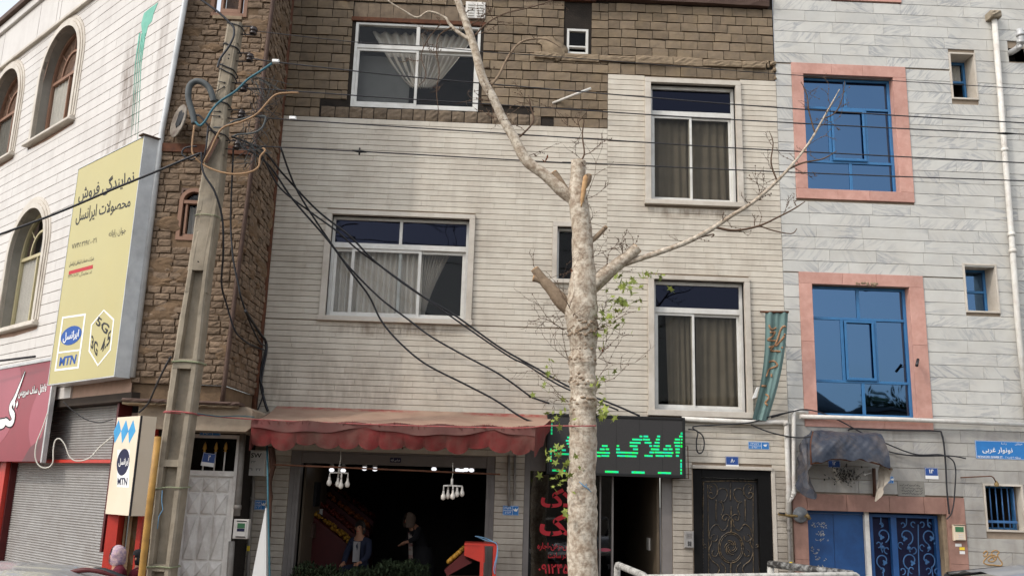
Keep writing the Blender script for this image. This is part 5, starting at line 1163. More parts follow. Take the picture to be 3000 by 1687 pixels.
for k, (mt) in enumerate(('fruit_yellow', 'fruit_red', 'fruit_orange', 'fruit_red')):
    m = MB()
    for i in range(70):
        p = tray(k, rr.random()*1.1)+Vector((0, rr.uniform(.05, .45), rr.uniform(.03, .07))); m.ball(p, .035, 6, 4)
    o = solo(m, 'fruit_heap', mt, ['heap of yellow fruit on the front tray of the sloping stand', 'heap of red fruit on the second tray of the sloping stand', 'heap of orange fruit on the third tray of the sloping stand', 'heap of red fruit on the rearmost tray of the sloping stand'][k], 'fruit'); o['kind'] = 'stuff'
def leafy(mb, n, boxf, s0, s1, rnd):
    for i in range(n):
        p = boxf(); a = rnd.random()*6.28; e = rnd.uniform(.2, 1.3); s = rnd.uniform(s0, s1)
        d = Vector((math.cos(a)*math.cos(e), math.sin(a)*math.cos(e), math.sin(e))); x = d.cross(Vector((0, 0, 1))); x = x.normalized() if x.length > 1e-3 else Vector((1, 0, 0))
        mb.add([p, p+d*s*.5+x*s*.22, p+d*s, p+d*s*.5-x*s*.22], [(0, 1, 2, 3)])
def heap():
    u = rr.random(); x = -2.75+2.0*u; h = .64+.14*u+.05*math.sin(u*9+1)+.03*math.sin(u*31); return Vector((x, 13.9+rr.uniform(0, .9), rr.uniform(h-.28, h)))
m = MB(); leafy(m, 6500, heap, .025, .085, rr); o = solo(m, 'herb_heap', 'herbs', 'heap of loose green herbs at the front of the greengrocer shop', 'herbs'); o['kind'] = 'stuff'
m = MB(); m.hexa([(-2.8, 13.85, .15), (-.6, 13.85, .15), (-.6, 13.85, .55), (-2.8, 13.85, .55), (-2.8, 14.9, .15), (-.6, 14.9, .15), (-.6, 14.9, .55), (-2.8, 14.9, .55)]); m2 = solo(m, 'herb_table', 'wood', 'low wooden table under the green herb heap', 'table')
# red slanted stand at the right jamb
YR = 13.6; q = lambda x, y, dy=0: P('B4', x, y, YR+dy)
rs = thing('red_stand', 'bright red painted steel stand with cords hung over it beside the shop jamb', 'stand', (0.0, YR, .15))
tl, tr, bt = q(1995, 1155), q(2290, 1160), q(2170, 1449)
m = MB(); m.hexa([(tl.x, YR-.02, tl.z-.03), (tr.x, YR-.02, tl.z-.03), (tr.x, YR-.02, tl.z), (tl.x, YR-.02, tl.z), (tl.x, YR+.5, tl.z-.03), (tr.x, YR+.5, tl.z-.03), (tr.x, YR+.5, tl.z), (tl.x, YR+.5, tl.z)]); m.build('top', 'red_paint', rs)
FRS = Frame((0, YR, 0), (1, 0, 0)); g = lambda x, y: FRS.uv('B4', x, y)
MB().prism(FRS, [g(1993, 1265), g(2140, 1325), g(2175, 1325), g(2175, 1165), g(1995, 1165)], -.02, .012).build('side_panel', 'red_paint', rs)
lg_ = g(2150, 1200)[0]; lr = g(2262, 1200)[0]
for x in (lg_, lr):
    for y in (.0, .42): m = MB(); m.hexa([(x-.022, YR+y-.02, .15), (x+.03, YR+y-.02, .15), (x+.03, YR+y-.02, tl.z-.03), (x-.022, YR+y-.02, tl.z-.03), (x-.022, YR+y+.02, .15), (x+.03, YR+y+.02, .15), (x+.03, YR+y+.02, tl.z-.03), (x-.022, YR+y+.02, tl.z-.03)]); m.build('leg', 'red_paint', rs)
m = MB(); m.prism(FRS, [g(1815, 1400), g(1990, 1240), g(2010, 1300), g(2060, 1330), g(1840, 1449)], -.42, -.06); m.build('tray_side', 'dark_red_paint', rs)
MB().box(FRS, g(1830, 1400)[0], lr, .62, .66, -.45, -.03).build('shelf', 'wood', rs)
m = MB()
for i in range(46):
    t = rr.random(); p = FRS.at(g(1840, 1370)[0]+(g(1985, 1240)[0]-g(1840, 1370)[0])*t, g(1840, 1370)[1]+(g(1985, 1240)[1]-g(1840, 1370)[1])*t+.05, -.1-.3*rr.random()); m.ball(p, .035, 7, 5)
o = solo(m, 'fruit_heap', 'fruit_yellow', 'heap of yellow fruit on the slanted tray of the bright red stand', 'fruit'); o['kind'] = 'stuff'
m = MB()
for k in range(7):
    o_ = rr.uniform(-.03, .03); m.tube(curve3([q(2105+rr.uniform(-20, 20), 1095, .1+o_), q(2180, 1120+rr.uniform(-10, 15), .05+o_), q(2250, 1145, o_-.03), q(2283, 1170, -.06), q(2285+rr.uniform(-8, 8), 1260, -.06), q(2262+rr.uniform(-14, 14), 1380, -.05), q(2250+rr.uniform(-20, 20), 1430, -.04)][:(4 if k > 2 else 7)], 5), .006, 4)
solo(m, 'cord', 'string_blue', 'pale tangled cord hanging over the bright red stand', 'cord')
# ================================================================== estate agent: glazed front, open doorway, lettering
of0, of1 = OFF[0], OFF[1]
mx0, mx1 = FA.uv('C4', 783, 900)[0], FA.uv('C4', 893, 900)[0]
ob = bars(FA, [(of0, of0+.09, .15, 2.95), (of1-.16, of1, .15, 2.95), (of0+.09, of1-.16, 2.22, 2.95), (mx0-.012, mx0+.012, .15, 2.22), (mx1-.014, mx1+.014, .15, 2.22), (of0+.09, mx0-.012, .15, .30)], -.16, -.03, 'office_front', 'grey_aluminium', house)
pane(FA, of0+.09, mx0-.012, .30, 2.22, -.09, 'glass_shop', ob); pane(FA, mx0+.012, mx1-.014, .15, 2.22, -.085, 'glass_shop', ob)
RM = of1-.17
m = MB(); A = FA.at
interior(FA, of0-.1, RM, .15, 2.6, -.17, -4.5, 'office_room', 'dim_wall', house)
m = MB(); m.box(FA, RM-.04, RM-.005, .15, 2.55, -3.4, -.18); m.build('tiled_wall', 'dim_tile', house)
MB().hexa([FA.at(RM-.07, 1.03, -.75), FA.at(RM-.045, 1.03, -.75), FA.at(RM-.045, 1.22, -.75), FA.at(RM-.07, 1.22, -.75), FA.at(RM-.07, 1.03, -.95), FA.at(RM-.045, 1.03, -.95), FA.at(RM-.045, 1.22, -.95), FA.at(RM-.07, 1.22, -.95)]).build('switch_panel', 'plastic_white', ob)
qq = lambda pts: [FA.uv('C4', *p_, -.085) for p_ in pts]
def shopword(s, quad, mat='print_red', bold=.02): return text(FA, s, 0, 0, 0, 0, -.082, mat, ob, bold=bold, quad=qq(quad))
shopword('املاک', ((255, 672), (740, 672), (740, 842), (255, 842)), bold=.035)
shopword('ملک', ((243, 892), (700, 892), (700, 1092), (243, 1092)), bold=.04)
shopword('خرید فروش-رهن-اجاره', ((225, 1150), (690, 1150), (690, 1222), (225, 1222)), bold=.012)
shopword('مشارکت در ساخت', ((318, 1238), (640, 1238), (640, 1302), (318, 1302)), bold=.012)
shopword('۰۹۱۲۴۵', ((232, 1340), (500, 1340), (500, 1425), (232, 1425)), bold=.02)
cs = FA.uv('C4', 820, 1215, -.08); MB().prism(FA, ngon(*cs, .10, .026, 20), -.083, -.080).build('door_sticker', 'sign_pink', ob)
# office furniture just inside the glass
m = MB(); m.box(FA, of0+.2, of0+1.0, .72, .76, -1.6, -.9); m.box(FA, of0+.22, of0+.26, .15, .72, -1.55, -.95); m.box(FA, of0+.94, of0+.98, .15, .72, -1.55, -.95); m.box(FA, of0+.26, of0+.94, .35, .72, -.97, -.95); solo(m, 'office_desk', 'wood', 'wooden desk behind the glass with the red lettering', 'desk')
# LED sign
ld = FA.off(.30); lr_ = ld.rect(('C4', 310, 15), ('C4', 1535, 42), ('C4', 1530, 585), ('C4', 310, 545))
LS = thing('led_sign', 'black electronic sign with green glowing Persian letters behind the tree trunk', 'sign', tuple(ld.at((lr_[0]+lr_[1])/2, lr_[2], -.1)))
MB().box(ld, lr_[0], lr_[1], lr_[2], lr_[3], -.22, -.006, .008).build('casing', 'led_body', LS)
for r in rim(lr_[0], lr_[1], lr_[2], lr_[3], .04): MB().box(ld, *r, -.005, .016, .004).build('frame', 'led_body', LS)
MB().box(ld, lr_[0]+.041, lr_[1]-.041, lr_[2]+.041, lr_[3]-.041, -.004, .002).build('screen', 'led_screen', LS)
for k in range(1, 6): MB().box(ld, lr_[0]+k*(lr_[1]-lr_[0])/6-.002, lr_[0]+k*(lr_[1]-lr_[0])/6+.002, lr_[2]+.045, lr_[3]-.045, .0021, .0032).build('seam', 'led_body', LS)
LED = {190: ((1491, 1508),), 213: ((1128, 1152), (1163, 1204), (1283, 1310), (1478, 1508)), 240: ((1063, 1152), (1158, 1219), (1273, 1307), (1440, 1486), (1494, 1507)), 268: ((1041, 1137), (1172, 1233), (1261, 1305), (1432, 1486), (1492, 1506)),
       297: ((926, 947), (1041, 1109), (1214, 1239), (1251, 1304), (1358, 1405), (1440, 1486), (1492, 1505), (795, 846)), 326: ((921, 954), (1069, 1114), (1228, 1302), (1338, 1376), (1384, 1419), (1445, 1483), (777, 819), (828, 859)),
       354: ((921, 1114), (1215, 1259), (1264, 1426), (1447, 1483), (700, 866)), 384: ((929, 1101), (1171, 1244), (1270, 1344), (1350, 1416), (1450, 1476), (690, 784), (790, 859)),
       222: ((488, 560),), 250: ((476, 540),), 277: ((484, 512),), 304: ((367, 399), (500, 540)), 334: ((366, 398), (440, 476), (510, 560)), 366: ((374, 690),)}
for y_, iv_ in LED.items():
    for a_, b_ in iv_:
        u0_, v0_ = ld.uv('C4', a_, y_); u1_, v1_ = ld.uv('C4', b_, y_); MB().box(ld, u0_, u1_, v0_-.0135, v0_+.0135, .0025, .006).build('lit_row', 'led_lit', LS)
lq = lambda tl_, br_: (lambda p_, r_: (p_[0], r_[0], r_[1], p_[1]))(ld.uv('C4', *tl_), ld.uv('C4', *br_))
for (x0_, y0_, x1_, y1_) in ((355, 505, 472, 525), (823, 515, 942, 537), (1057, 520, 1173, 543), (1290, 526, 1406, 546)):
    a, b, c, e = lq((x0_, y0_), (x1_, y1_)); MB().box(ld, a, b, c, e, .0025, .006).build('lit_row', 'led_lit', LS)
for (x, ys) in ((350, (108, 130, 158, 186)), (344, (330, 362, 394, 425)), (1500, (188,)), (1495, (428, 458, 480, 508, 537)), (1498, (300,))):
    for y in ys: u, v = ld.uv('C4', x, y); MB().box(ld, u-.012, u+.012, v-.018, v+.018, .0025, .006).build('lit_row', 'led_lit', LS)
m = MB(); br0 = ld.uv('C4', 1560, 300, -.1); m.tube([ld.at(lr_[1]+.01, br0[1], -.05), ld.at(lr_[1]+.05, br0[1], -.05), ld.at(lr_[1]+.055, lr_[2], -.05), ld.at(lr_[1]-.2, lr_[2]-.01, -.05)], .008, 4); m.build('bracket', 'rust', LS)
# ================================================================== the ornate iron street door
d0_, d1_, dz = DOOR[0], DOOR[1], DOOR[3]
dr = bars(FA, [(d0_, d0_+.14, .15, dz), (d1_-.20, d1_, .15, dz), (d0_+.14, d1_-.20, dz-.13, dz)], -.20, -.02, 'iron_door', 'iron_black', house)
MB().box(FA, d0_+.142, d1_-.202, .16, dz-.132, -.17, -.12).build('sheet', 'iron_sheet', dr)
MB().box(FA, d0_-.02, d1_+.02, dz+.003, dz+.055, -.028, .03, .004).build('lintel_slab', 'trim_stone', house)
MB().box(FA, d1_+.003, d1_+.06, .15, dz, -.028, .012, .003).build('jamb_slab', 'trim_stone', house)
DU = lambda x, y: FA.uv('C4', x, y, -.11)
def orn(pts, r=.009, n=6): m = MB(); m.tube(curve3([FA.at(*DU(*p_), -.11) for p_ in pts], n), r*.75, 5); m.build('scroll', 'iron_gilt', dr)
L0, R0_, T0, MX = 1685, 2190, 600, 1932
def both(pts, r=.009):
    orn(pts, r); orn([(2*MX-x+ (y-600)*.012, y) for x, y in pts], r)
orn([(L0, 612), (MX, 606), (R0_, 612)], .016); both([(L0+8, 615), (L0+4, 900), (L0, 1200), (L0-2, 1500)], .014); both([(1730, 640), (1735, 900), (1738, 1200), (1738, 1500)], .010)
both([(1745, 650), (1760, 635), (1790, 635), (1812, 660), (1815, 700), (1800, 740), (1775, 762), (1750, 755), (1738, 735), (1745, 712), (1765, 708), (1772, 724)], .010)
both([(1760, 690), (1748, 668), (1762, 655), (1778, 665)], .008); both([(1815, 730), (1820, 695), (1845, 675), (1875, 672), (1900, 690), (1905, 720), (1895, 760), (1870, 790), (1850, 780)], .010)
both([(1805, 770), (1804, 880), (1806, 960)], .011); both([(1835, 790), (1855, 800), (1870, 840), (1862, 880), (1850, 910)], .009)
orn([(MX, 625), (MX, 670)], .016); orn([(MX, 680), (MX, 720), (MX, 780)], .012); orn([(MX+6, 830), (MX+6, 870), (MX+6, 920)], .014); orn([(MX+6, 930), (MX+8, 1000), (MX+6, 1060)], .018)
both([(1930, 930), (1905, 905), (1880, 905), (1862, 925), (1868, 950), (1890, 950), (1896, 930)], .010); both([(1925, 935), (1912, 960), (1908, 1000), (1890, 1030), (1860, 1045), (1830, 1010)], .009)
both([(1830, 1000), (1805, 990), (1775, 1010), (1750, 1050), (1745, 1100), (1765, 1150), (1745, 1200), (1742, 1250), (1770, 1310), (1820, 1350), (1835, 1390), (1815, 1430)], .011)
both([(1790, 1080), (1768, 1090), (1762, 1120), (1790, 1140), (1815, 1120), (1818, 1090)], .008); both([(1790, 1215), (1770, 1230), (1775, 1265), (1805, 1270), (1820, 1245)], .008); both([(1850, 1330), (1880, 1360), (1890, 1400), (1870, 1440)], .009)
orn([(1932+110*math.cos(t)+4, 1195+135*math.sin(t)) for t in [2*math.pi*i/24 for i in range(25)]], .012, 2); orn([(1932+96*math.cos(t)+4, 1195+120*math.sin(t)) for t in [2*math.pi*i/24 for i in range(25)]], .008, 2)
for k in range(6):
    a = k*math.pi/3; orn([(1936+55*math.cos(a+t)*(1-.28*t), 1195+68*math.sin(a+t)*(1-.28*t)) for t in [i*.34 for i in range(8)]], .010, 3)
orn([(1936, 1330), (1934, 1400), (1930, 1500)], .016); both([(1715, 1175), (1700, 1165), (1695, 1185), (1715, 1195)], .012)
for y in range(630, 1480, 26):
    for x in (L0+6-(y-600)*.008, R0_+2):
        m = MB(); m.ball(FA.at(*DU(x, y), -.10), (.012, .008, .018), 6, 4); m.build('bead', 'iron_gilt', dr)
# ================================================================== plates, meters, intercoms on the walls
def plate(name, label, cat, fr, r, d, mat, words=(), t=.006, white_band=None, tilt=0.0, edge=True):
    p = thing(name, label, cat, tuple(fr.at((r[0]+r[1])/2, r[2], d)))
    f2 = fr
    if tilt:
        cu, cv = (r[0]+r[1])/2, (r[2]+r[3])/2; f2 = Frame(fr.at(cu, cv), fr.u*math.cos(tilt)+fr.v*math.sin(tilt), fr.v*math.cos(tilt)-fr.u*math.sin(tilt)); r = (r[0]-cu, r[1]-cu, r[2]-cv, r[3]-cv); 
        words = [(s, u0-cu, u1-cu, v0-cv, v1-cv, m_, b_) for (s, u0, u1, v0, v1, m_, b_) in words]
    MB().box(f2, r[0], r[1], r[2], r[3], d, d+t, .0015).build('plate', mat, p)
    if edge:
        for q_ in rim(r[0]+.004, r[1]-.004, r[2]+.004, r[3]-.004, .003): MB().box(f2, *q_, d+t, d+t+.001).build('border', 'print_white', p)
    if white_band: MB().box(f2, r[0], r[1], r[2], r[2]+(r[3]-r[2])*white_band, d+t, d+t+.002).build('band', 'print_white', p)
    for (s, u0, u1, v0, v1, m_, b_) in words: text(f2, s, u0, u1, v0, v1, d+t+.002, m_, p, bold=b_)
    return p
def frac(r, a, b, c, e): return (r[0]+(r[1]-r[0])*a, r[0]+(r[1]-r[0])*b, r[2]+(r[3]-r[2])*c, r[2]+(r[3]-r[2])*e)
rc = lambda c, x0, y0, x1, y1, fr=FA, d=0.0: fr.rect((c, x0, y0), (c, x1, y0), (c, x1, y1), (c, x0, y1), d)
def code_plate(label, r, fr=FA, d=.002, l1='۲۴۷۲۲', l2='۰۲۹۵۰'):
    p = plate('postcode_plate', label, 'plate', fr, r, d, 'plate_lightblue', [(l1,)+frac(r, .10, .52, .58, .84)+('print_white', 0), (l2,)+frac(r, .10, .52, .14, .38)+('print_white', 0)])
    MB().box(fr, *frac(r, .05, .60, .46, .50), d+.0065, d+.008).build('rule', 'print_white', p); MB().box(fr, *frac(r, .61, .625, .06, .94), d+.0065, d+.008).build('rule', 'print_white', p)
    cu, cv = frac(r, .8, .8, .55, .55)[0::2]; k = (r[3]-r[2])
    m = MB(); m.prism(fr, [(cu-.28*k, cv+.1*k), (cu-.1*k, cv-.12*k), (cu+.14*k, cv-.14*k), (cu+.3*k, cv+.22*k), (cu+.06*k, cv+.06*k), (cu, cv+.24*k), (cu-.08*k, cv+.06*k)], d+.0065, d+.008); m.build('dove_emblem', 'print_white', p); return p
code_plate('light blue postcode plate over the ornate iron door', rc('C4', 2090, 262, 2274, 328))
r = rc('C4', 1888, 390, 2002, 490); plate('number_plate', 'dark blue house number plate reading 80 hung above the ornate iron door', 'plate', FA, r, .01, 'plate_blue', [('۸۰',)+frac(r, .38, .70, .45, .82)+('print_white', .02)], white_band=.26)
r = rc('D4', 1690, 490, 1805, 590); plate('number_plate', 'dark blue house number plate reading 14 on the marble above the blue grille gate', 'plate', FA, r, .002, 'plate_blue', [('۱۴',)+frac(r, .30, .66, .50, .86)+('print_white', .02)], white_band=.30)
r = rc('D4', 832, 425, 940, 488); plate('number_plate', 'dark blue house number plate reading 12 in the shade of the tarpaulin canopy', 'plate', FA, r, .002, 'plate_blue', [('۱۲',)+frac(r, .36, .64, .35, .85)+('print_white', .01)])
r = rc('D4', 1350, 565, 1412, 628); code_plate('small light blue postcode plate beside the grey inscribed slab', r)
r = rc('B4', 2333, 825, 2474, 910); code_plate('light blue postcode plate on the pier between the greengrocer and the agent', r, l1='۲۴۷۳۹', l2='۰۲۷۴')
r = rc('B4', 138, 775, 238, 860); code_plate('light blue postcode plate on the pier beside the white tapering board', r, l1='۲۴۷۴', l2='۱۸۳')
r = rc('A3', 1772, 1225, 1955, 1285, DW); code_plate('dark postcode plate over the spear tips of the white door', r, DW, .02)
r = rc('A4', 1787, 362, 1902, 478, DW, .04); plate('number_plate', 'tilted blue house number plate reading 2 hung on the white door spears', 'plate', DW, r, .04, 'plate_blue', [('۲',)+frac(r, .45, .62, .42, .86)+('print_white', .02)], white_band=.30, tilt=-.10)
r = rc('D4', 2137, 256, 2580, 415); sp_ = plate('street_sign', 'wide blue street name sign on the white marble wall', 'sign', FA, r, .002, 'plate_lightblue', [('نونوار غربی',)+frac(r, .13, .73, .30, .66)+('print_white', .012), ('خیابان',)+frac(r, .79, .94, .80, .94)+('print_white', 0), ('رضا',)+frac(r, .52, .62, .80, .94)+('print_white', 0), ('NONAVAR GHARBI ST.',)+frac(r, .03, .53, .05, .17)+('print_white', .01), ('منطقه ۴ ناحیه ۲',)+frac(r, .58, .88, .03, .18)+('print_white', 0)])
rr2 = random.Random(4); m = MB()
pr = frac(PL, .06, .94, .15, .85)
for i in range(4):
    v = pr[3]-.03-i*.042; u = pr[0]+rr2.uniform(0, .05)
    while u < pr[1]-.04: n_ = rr2.uniform(.02, .06); stroke(FA, curve3([Vector((u, v, 0)), Vector((u+n_*.4, v-.014, 0)), Vector((u+n_, v+rr2.uniform(-.012, .02), 0))], 3) and [(u, v), (u+n_*.4, v-.014), (u+n_, v+rr2.uniform(-.012, .02))], .0028, .003, .008, m); u += n_+rr2.uniform(.004, .014)
o = m.build('carved_script', 'print_black', mh, kind='stuff')
# SW box, gas box, meters
r = rc('A4', 2178, 345, 2340, 560, FA, .26); swb = thing('switch_box', 'white metal switch box lettered SW on the pier by the white door', 'box', tuple(FA.at((r[0]+r[1])/2, r[2], .05)))
MB().box(FA, *r, .005, .26, .006).build('body', 'paper_white', swb); MB().box(FA, r[0]-.01, r[1]+.01, r[3]+.001, r[3]+.018, .0, .28, .003).build('hood', 'white_paint', swb)
text(FA, 'SW', *frac(r, .22, .80, .74, .93), .262, 'print_black', swb, bold=.02); text(FA, '۳۳', *frac(r, .26, .50, .51, .61), .262, 'print_black', swb); text(FA, '۳۱', *frac(r, .10, .36, .20, .31), .262, 'print_black', swb); text(FA, '۳۲', *frac(r, .55, .84, .20, .31), .262, 'print_black', swb)
r = rc('A4', 2062, 945, 2195, 1118, DW, .12); gm = thing('meter_box', 'white electric meter box with a small display between the white door and the pier', 'box', tuple(DW.at((r[0]+r[1])/2, r[2], .05)))
MB().box(DW, *r, .002, .12, .008).build('body', 'white_paint', gm); MB().box(DW, *frac(r, .20, .88, .12, .90), .121, .135, .006).build('front', 'plastic_white', gm); MB().box(DW, *frac(r, .28, .78, .55, .80), .136, .140).build('display', 'screen_green', gm); MB().box(DW, *frac(r, .28, .78, .38, .53), .136, .140).build('label', 'print_navy', gm)
for v in ((.88, .93), (.08, .12)): MB().box(DW, *frac(r, .22, .86, *v), .121, .142, .003).build('strip', 'black', gm)
r = rc('C4', 1525, 1052, 1610, 1200, FA, .05); ic = thing('intercom', 'pale grey intercom panel on the pier left of the ornate iron door', 'intercom', tuple(FA.at((r[0]+r[1])/2, r[2], .02)))
MB().box(FA, *r, .002, .05, .012).build('body', 'shutter_grey', ic)
for i in range(4):
    for j in range(2): MB().box(FA, *frac(r, .35+.2*j, .50+.2*j, .14+.07*i, .18+.07*i), .051, .056).build('button', 'black', ic)
for i in range(5): MB().box(FA, *frac(r, .22, .8, .60+.06*i, .625+.06*i), .051, .053).build('slot', 'grey_aluminium', ic)
r = rc('D4', 1945, 992, 2050, 1136, FA, .06); ic = thing('intercom', 'cream video intercom with a green screen on the pink stone pier', 'intercom', tuple(FA.at((r[0]+r[1])/2, r[2], .02)))
MB().box(FA, *r, .012, .06, .008).build('body', 'sign_cream', ic); MB().box(FA, *frac(r, .14, .84, .55, .86), .061, .065).build('screen', 'screen_green', ic); MB().box(FA, *frac(r, .0, 1.0, .95, .99), .061, .067).build('hood', 'black', ic); MB().box(FA, *frac(r, .1, 1.0, .01, .05), .061, .067).build('foot', 'black', ic)
for i in range(3): MB().box(FA, *frac(r, .36, .78, .12+.12*i, .18+.12*i), .061, .066, .001).build('button', 'plastic_white', ic)
for (x0_, y0_, x1_, y1_, mt, lb) in ((1955, 1160, 2010, 1185, 'paper_white', 'blank white paper scrap under the cream video intercom'), (1992, 1192, 2038, 1216, 'print_yellow', 'yellow sticker above the lower white sticker on the pink pier'), (1994, 1226, 2040, 1252, 'paper_white', 'lowest white sticker on the pink pier')):
    MBs = MB().box(FA, *rc('D4', x0_, y0_, x1_, y1_), .0105, .0125); solo(MBs, 'sticker', mt, lb, 'sticker')
# brown scribble on marble
m = MB(); G4 = lambda *p_: [FA.uv('D4', *q_) for q_ in p_]
for pts in (((2205, 1250), (2230, 1225), (2245, 1245), (2220, 1275), (2205, 1262)), ((2280, 1235), (2310, 1220), (2345, 1235), (2330, 1260), (2350, 1300), (2372, 1330), (2360, 1355), (2300, 1350), (2240, 1345), (2208, 1325), (2230, 1290), (2260, 1265), (2300, 1262), (2320, 1290), (2290, 1320), (2250, 1310), (2280, 1280), (2330, 1275)), ((2280, 1240), (2282, 1262), (2300, 1300))):
    stroke(FA, [tuple(v_)[:2] for v_ in curve3([Vector((a, b, 0)) for a, b in G4(*pts)], 5)], .011, -.006, .003, m)
m.build('scribble', 'print_brown', mh)
# bullet camera on the lower blue window surround
t = thing('camera', 'small black security camera on the pink jamb of the lower blue window', 'camera', tuple(FA.at(*FA.uv('D3', 1580, 655), .1)))
m = MB(); a, b = FA.at(*FA.uv('D3', 1598, 620), .12), FA.at(*FA.uv('D3', 1566, 682), .2); m.tube([a, b], .024, 8); m.build('body', 'car_black', t); m = MB(); m.tube([a+(b-a)*.5, FA.at(*FA.uv('D3', 1615, 640), .02)], .008, 5); m.build('arm', 'car_black', t)
# ================================================================== tarpaulin canopy over the marble house door
tc = thing('tarp_canopy', 'sagging blue grey tarpaulin canopy with torn side flaps over the marble house entrance', 'canopy', tuple(FA.at(5.9, 2.1, .4)))
K = lambda x, y, d: FA.at(*FA.uv('D4', x, y, d), d)
LW, RW = FA.uv('D4', 585, 700)[0], FA.uv('D4', 1290, 560)[0]
top0, top1 = K(700, 165, .02), K(1215, 190, .02); fr0, fr1 = K(690, 455, .75), K(1385, 490, .75)
def tarp(a, b):                                             # a across, b from the wall at the top over the curve to the front hem
    p0 = top0.lerp(top1, a); p1 = fr0.lerp(fr1, a)
    t = b*math.pi/2; y = p0.y+(p1.y-p0.y)*math.sin(t)**.8; z = p1.z+(p0.z-p1.z)*math.cos(t)**.75
    x = p0.x+(p1.x-p0.x)*math.sin(t)
    w = .020*math.sin(a*13+b*6)*math.sin(b*3.1)+.007*math.sin(a*29-b*11)+.006*math.sin(a*61+b*23+3*math.sin(b*7))*math.sin(b*3.1)+.005*abs(math.sin(a*38-b*31))+.022*math.sin(b*8+a*7)*math.sin(a*3.14)
    arch = .10*math.sin(math.pi*a)*b**2.2
    return Vector((x, y-w, z+w*.5+arch+(.016*math.sin(a*24+1.5*math.sin(a*9))*b**6)))
m = MB(); m.sheet(tarp, 90, 40); m.build('cover', 'tarp', tc)
for k, pts in ((0, ((690, 455, .75), (660, 600, .72), (735, 765, .62), (575, 705, .30), (560, 560, .10), (590, 260, .03), (700, 165, .02))), (1, ((1385, 490, .75), (1410, 520, .70), (1345, 650, .60), (1255, 785, .50), (1285, 470, .30), (1275, 300, .05), (1215, 190, .02)))):
    P3 = [K(*q_) for q_ in pts]; c = sum(P3, Vector())/len(P3); edge = curve3(P3+[P3[0]], 6)
    m = MB(); n = len(edge)
    for (q0, q1) in zip(edge, edge[1:]):
        for s0_, s1_ in ((0, .34), (.34, .67), (.67, 1)):
            f = lambda e_, s_: c.lerp(e_, s_)+Vector((.02*math.sin(e_.z*30+s_*4)*s_, .02*math.sin(e_.x*25+s_*5), 0))
            m.add([f(q0, s0_+.001), f(q1, s0_+.001), f(q1, s1_), f(q0, s1_)], [(0, 1, 2, 3)], True)
    m.build('side_flap', 'tarp' if k == 0 else 'tarp_lining', tc)
for a in (0, 1):
    m = MB(); m.tube([tarp(a, b/8)+Vector((0, .03, -.02)) for b in range(9)], .014, 6); m.build('hoop', 'rust', tc)
m = MB(); m.tube([tarp(i/8, 1)+Vector((0, .03, .0)) for i in range(9)], .014, 6); m.build('hoop', 'rust', tc)
m = MB(); u = FA.uv('D4', 1232, 600)[0]; m.tube([FA.at(u, 2.42, .05), FA.at(u-.01, 1.98, .05)], .03, 4); m.build('post', 'dark_wood', tc)
g_ = thing('garland', 'dark dried garland hanging under the tarpaulin canopy', 'garland', tuple(FA.at(*FA.uv('D4', 980, 560), .05)))
rg = random.Random(2); m = MB(); gp_ = lambda: (lambda x, y: FA.at(*FA.uv('D4', x, y), rg.uniform(.02, .12)))(rg.gauss(975, 62), rg.gauss(560, 36)+abs(rg.gauss(0, 10)))
leafy(m, 170, gp_, .03, .07, rg); m.build('dry_leaves', 'garland', g_)
m = MB()
for i in range(9): p = gp_(); m.tube([p, p+Vector((rg.uniform(-.1, .16), -.02, rg.uniform(.03, .16)))], .004, 4)
m.build('stems', 'cable_grey', g_); m = MB(); m.ball(FA.at(*FA.uv('D4', 1145, 552), .06), .018, 7, 5); m.tube([FA.at(*FA.uv('D4', 1145, 552), .06), FA.at(*FA.uv('D4', 1208, 535), .03)], .006, 4); m.build('bauble', 'paper_white', g_)
# ================================================================== pipes on the walls
def pipe(pts, r, mat, label, couplings=(), name='pipe', group=None, n=10):
    t = thing(name, label, 'pipe', tuple(pts[-1]), group); m = MB(); m.tube(pts, r, n); m.build('tube', mat, t)
    for k in couplings:
        i = min(int(k*(len(pts)-1)), len(pts)-2); f = k*(len(pts)-1)-i; p = pts[i].lerp(pts[i+1], f); d = (pts[i+1]-pts[i]).normalized(); m = MB(); m.tube([p-d*.03, p+d*.03], r*1.25, n); m.build('coupling', mat, t)
    return t
W = lambda c, x, y, d=.08: FA.at(*FA.uv(c, x, y, d), d)
def bend(pts, k=.06): # round the corners of a pipe run
    out = [pts[0]]
    for a, b, c in zip(pts, pts[1:], pts[2:]):
        p, q_ = b+(a-b).normalized()*k, b+(c-b).normalized()*k
        for t in (0, .25, .5, .75, 1): out.append((p*(1-t)**2)+(b*2*t*(1-t))+(q_*t*t))
    out.append(pts[-1]); return out
dn = pipe([W('D1', 2303, 165), W('D2', 2395, 0), W('D2', 2455, 745), W('D3', 2510, 260), W('D3', 2595, 1130)], .048, 'pipe_white', 'long white downpipe with a stone hopper on the marble house', (.25, .5, .55))
m = MB(); rough_brick(m, FA.at, *(lambda r_: (r_[0], r_[1], r_[2], r_[3]))(rc('D1', 2250, 112, 2345, 170, FA, .1)), .20, .22, .02, random.Random(1), 4, 4); m.build('hopper', 'concrete', dn)
pipe(bend([W('C3', 1500, 1135, .06), W('C3', 2150, 1168, .06), W('C3', 2425, 1165, .06), W('C4', 2445, 650, .06), W('C4', 2440, 900, .06)]), .040, 'pipe_white', 'white gas pipe turning down beside the ornate iron door', (.5,))
pipe(bend([W('D3', 655, 1078, .07), W('D3', 530, 1062, .07), W('D4', 528, 730, .07), W('D4', 495, 775, .07), W('D4', 478, 800, .07)]), .032, 'pipe_white', 'white gas pipe rising beside the pink jamb of the lower blue window', (.45,))
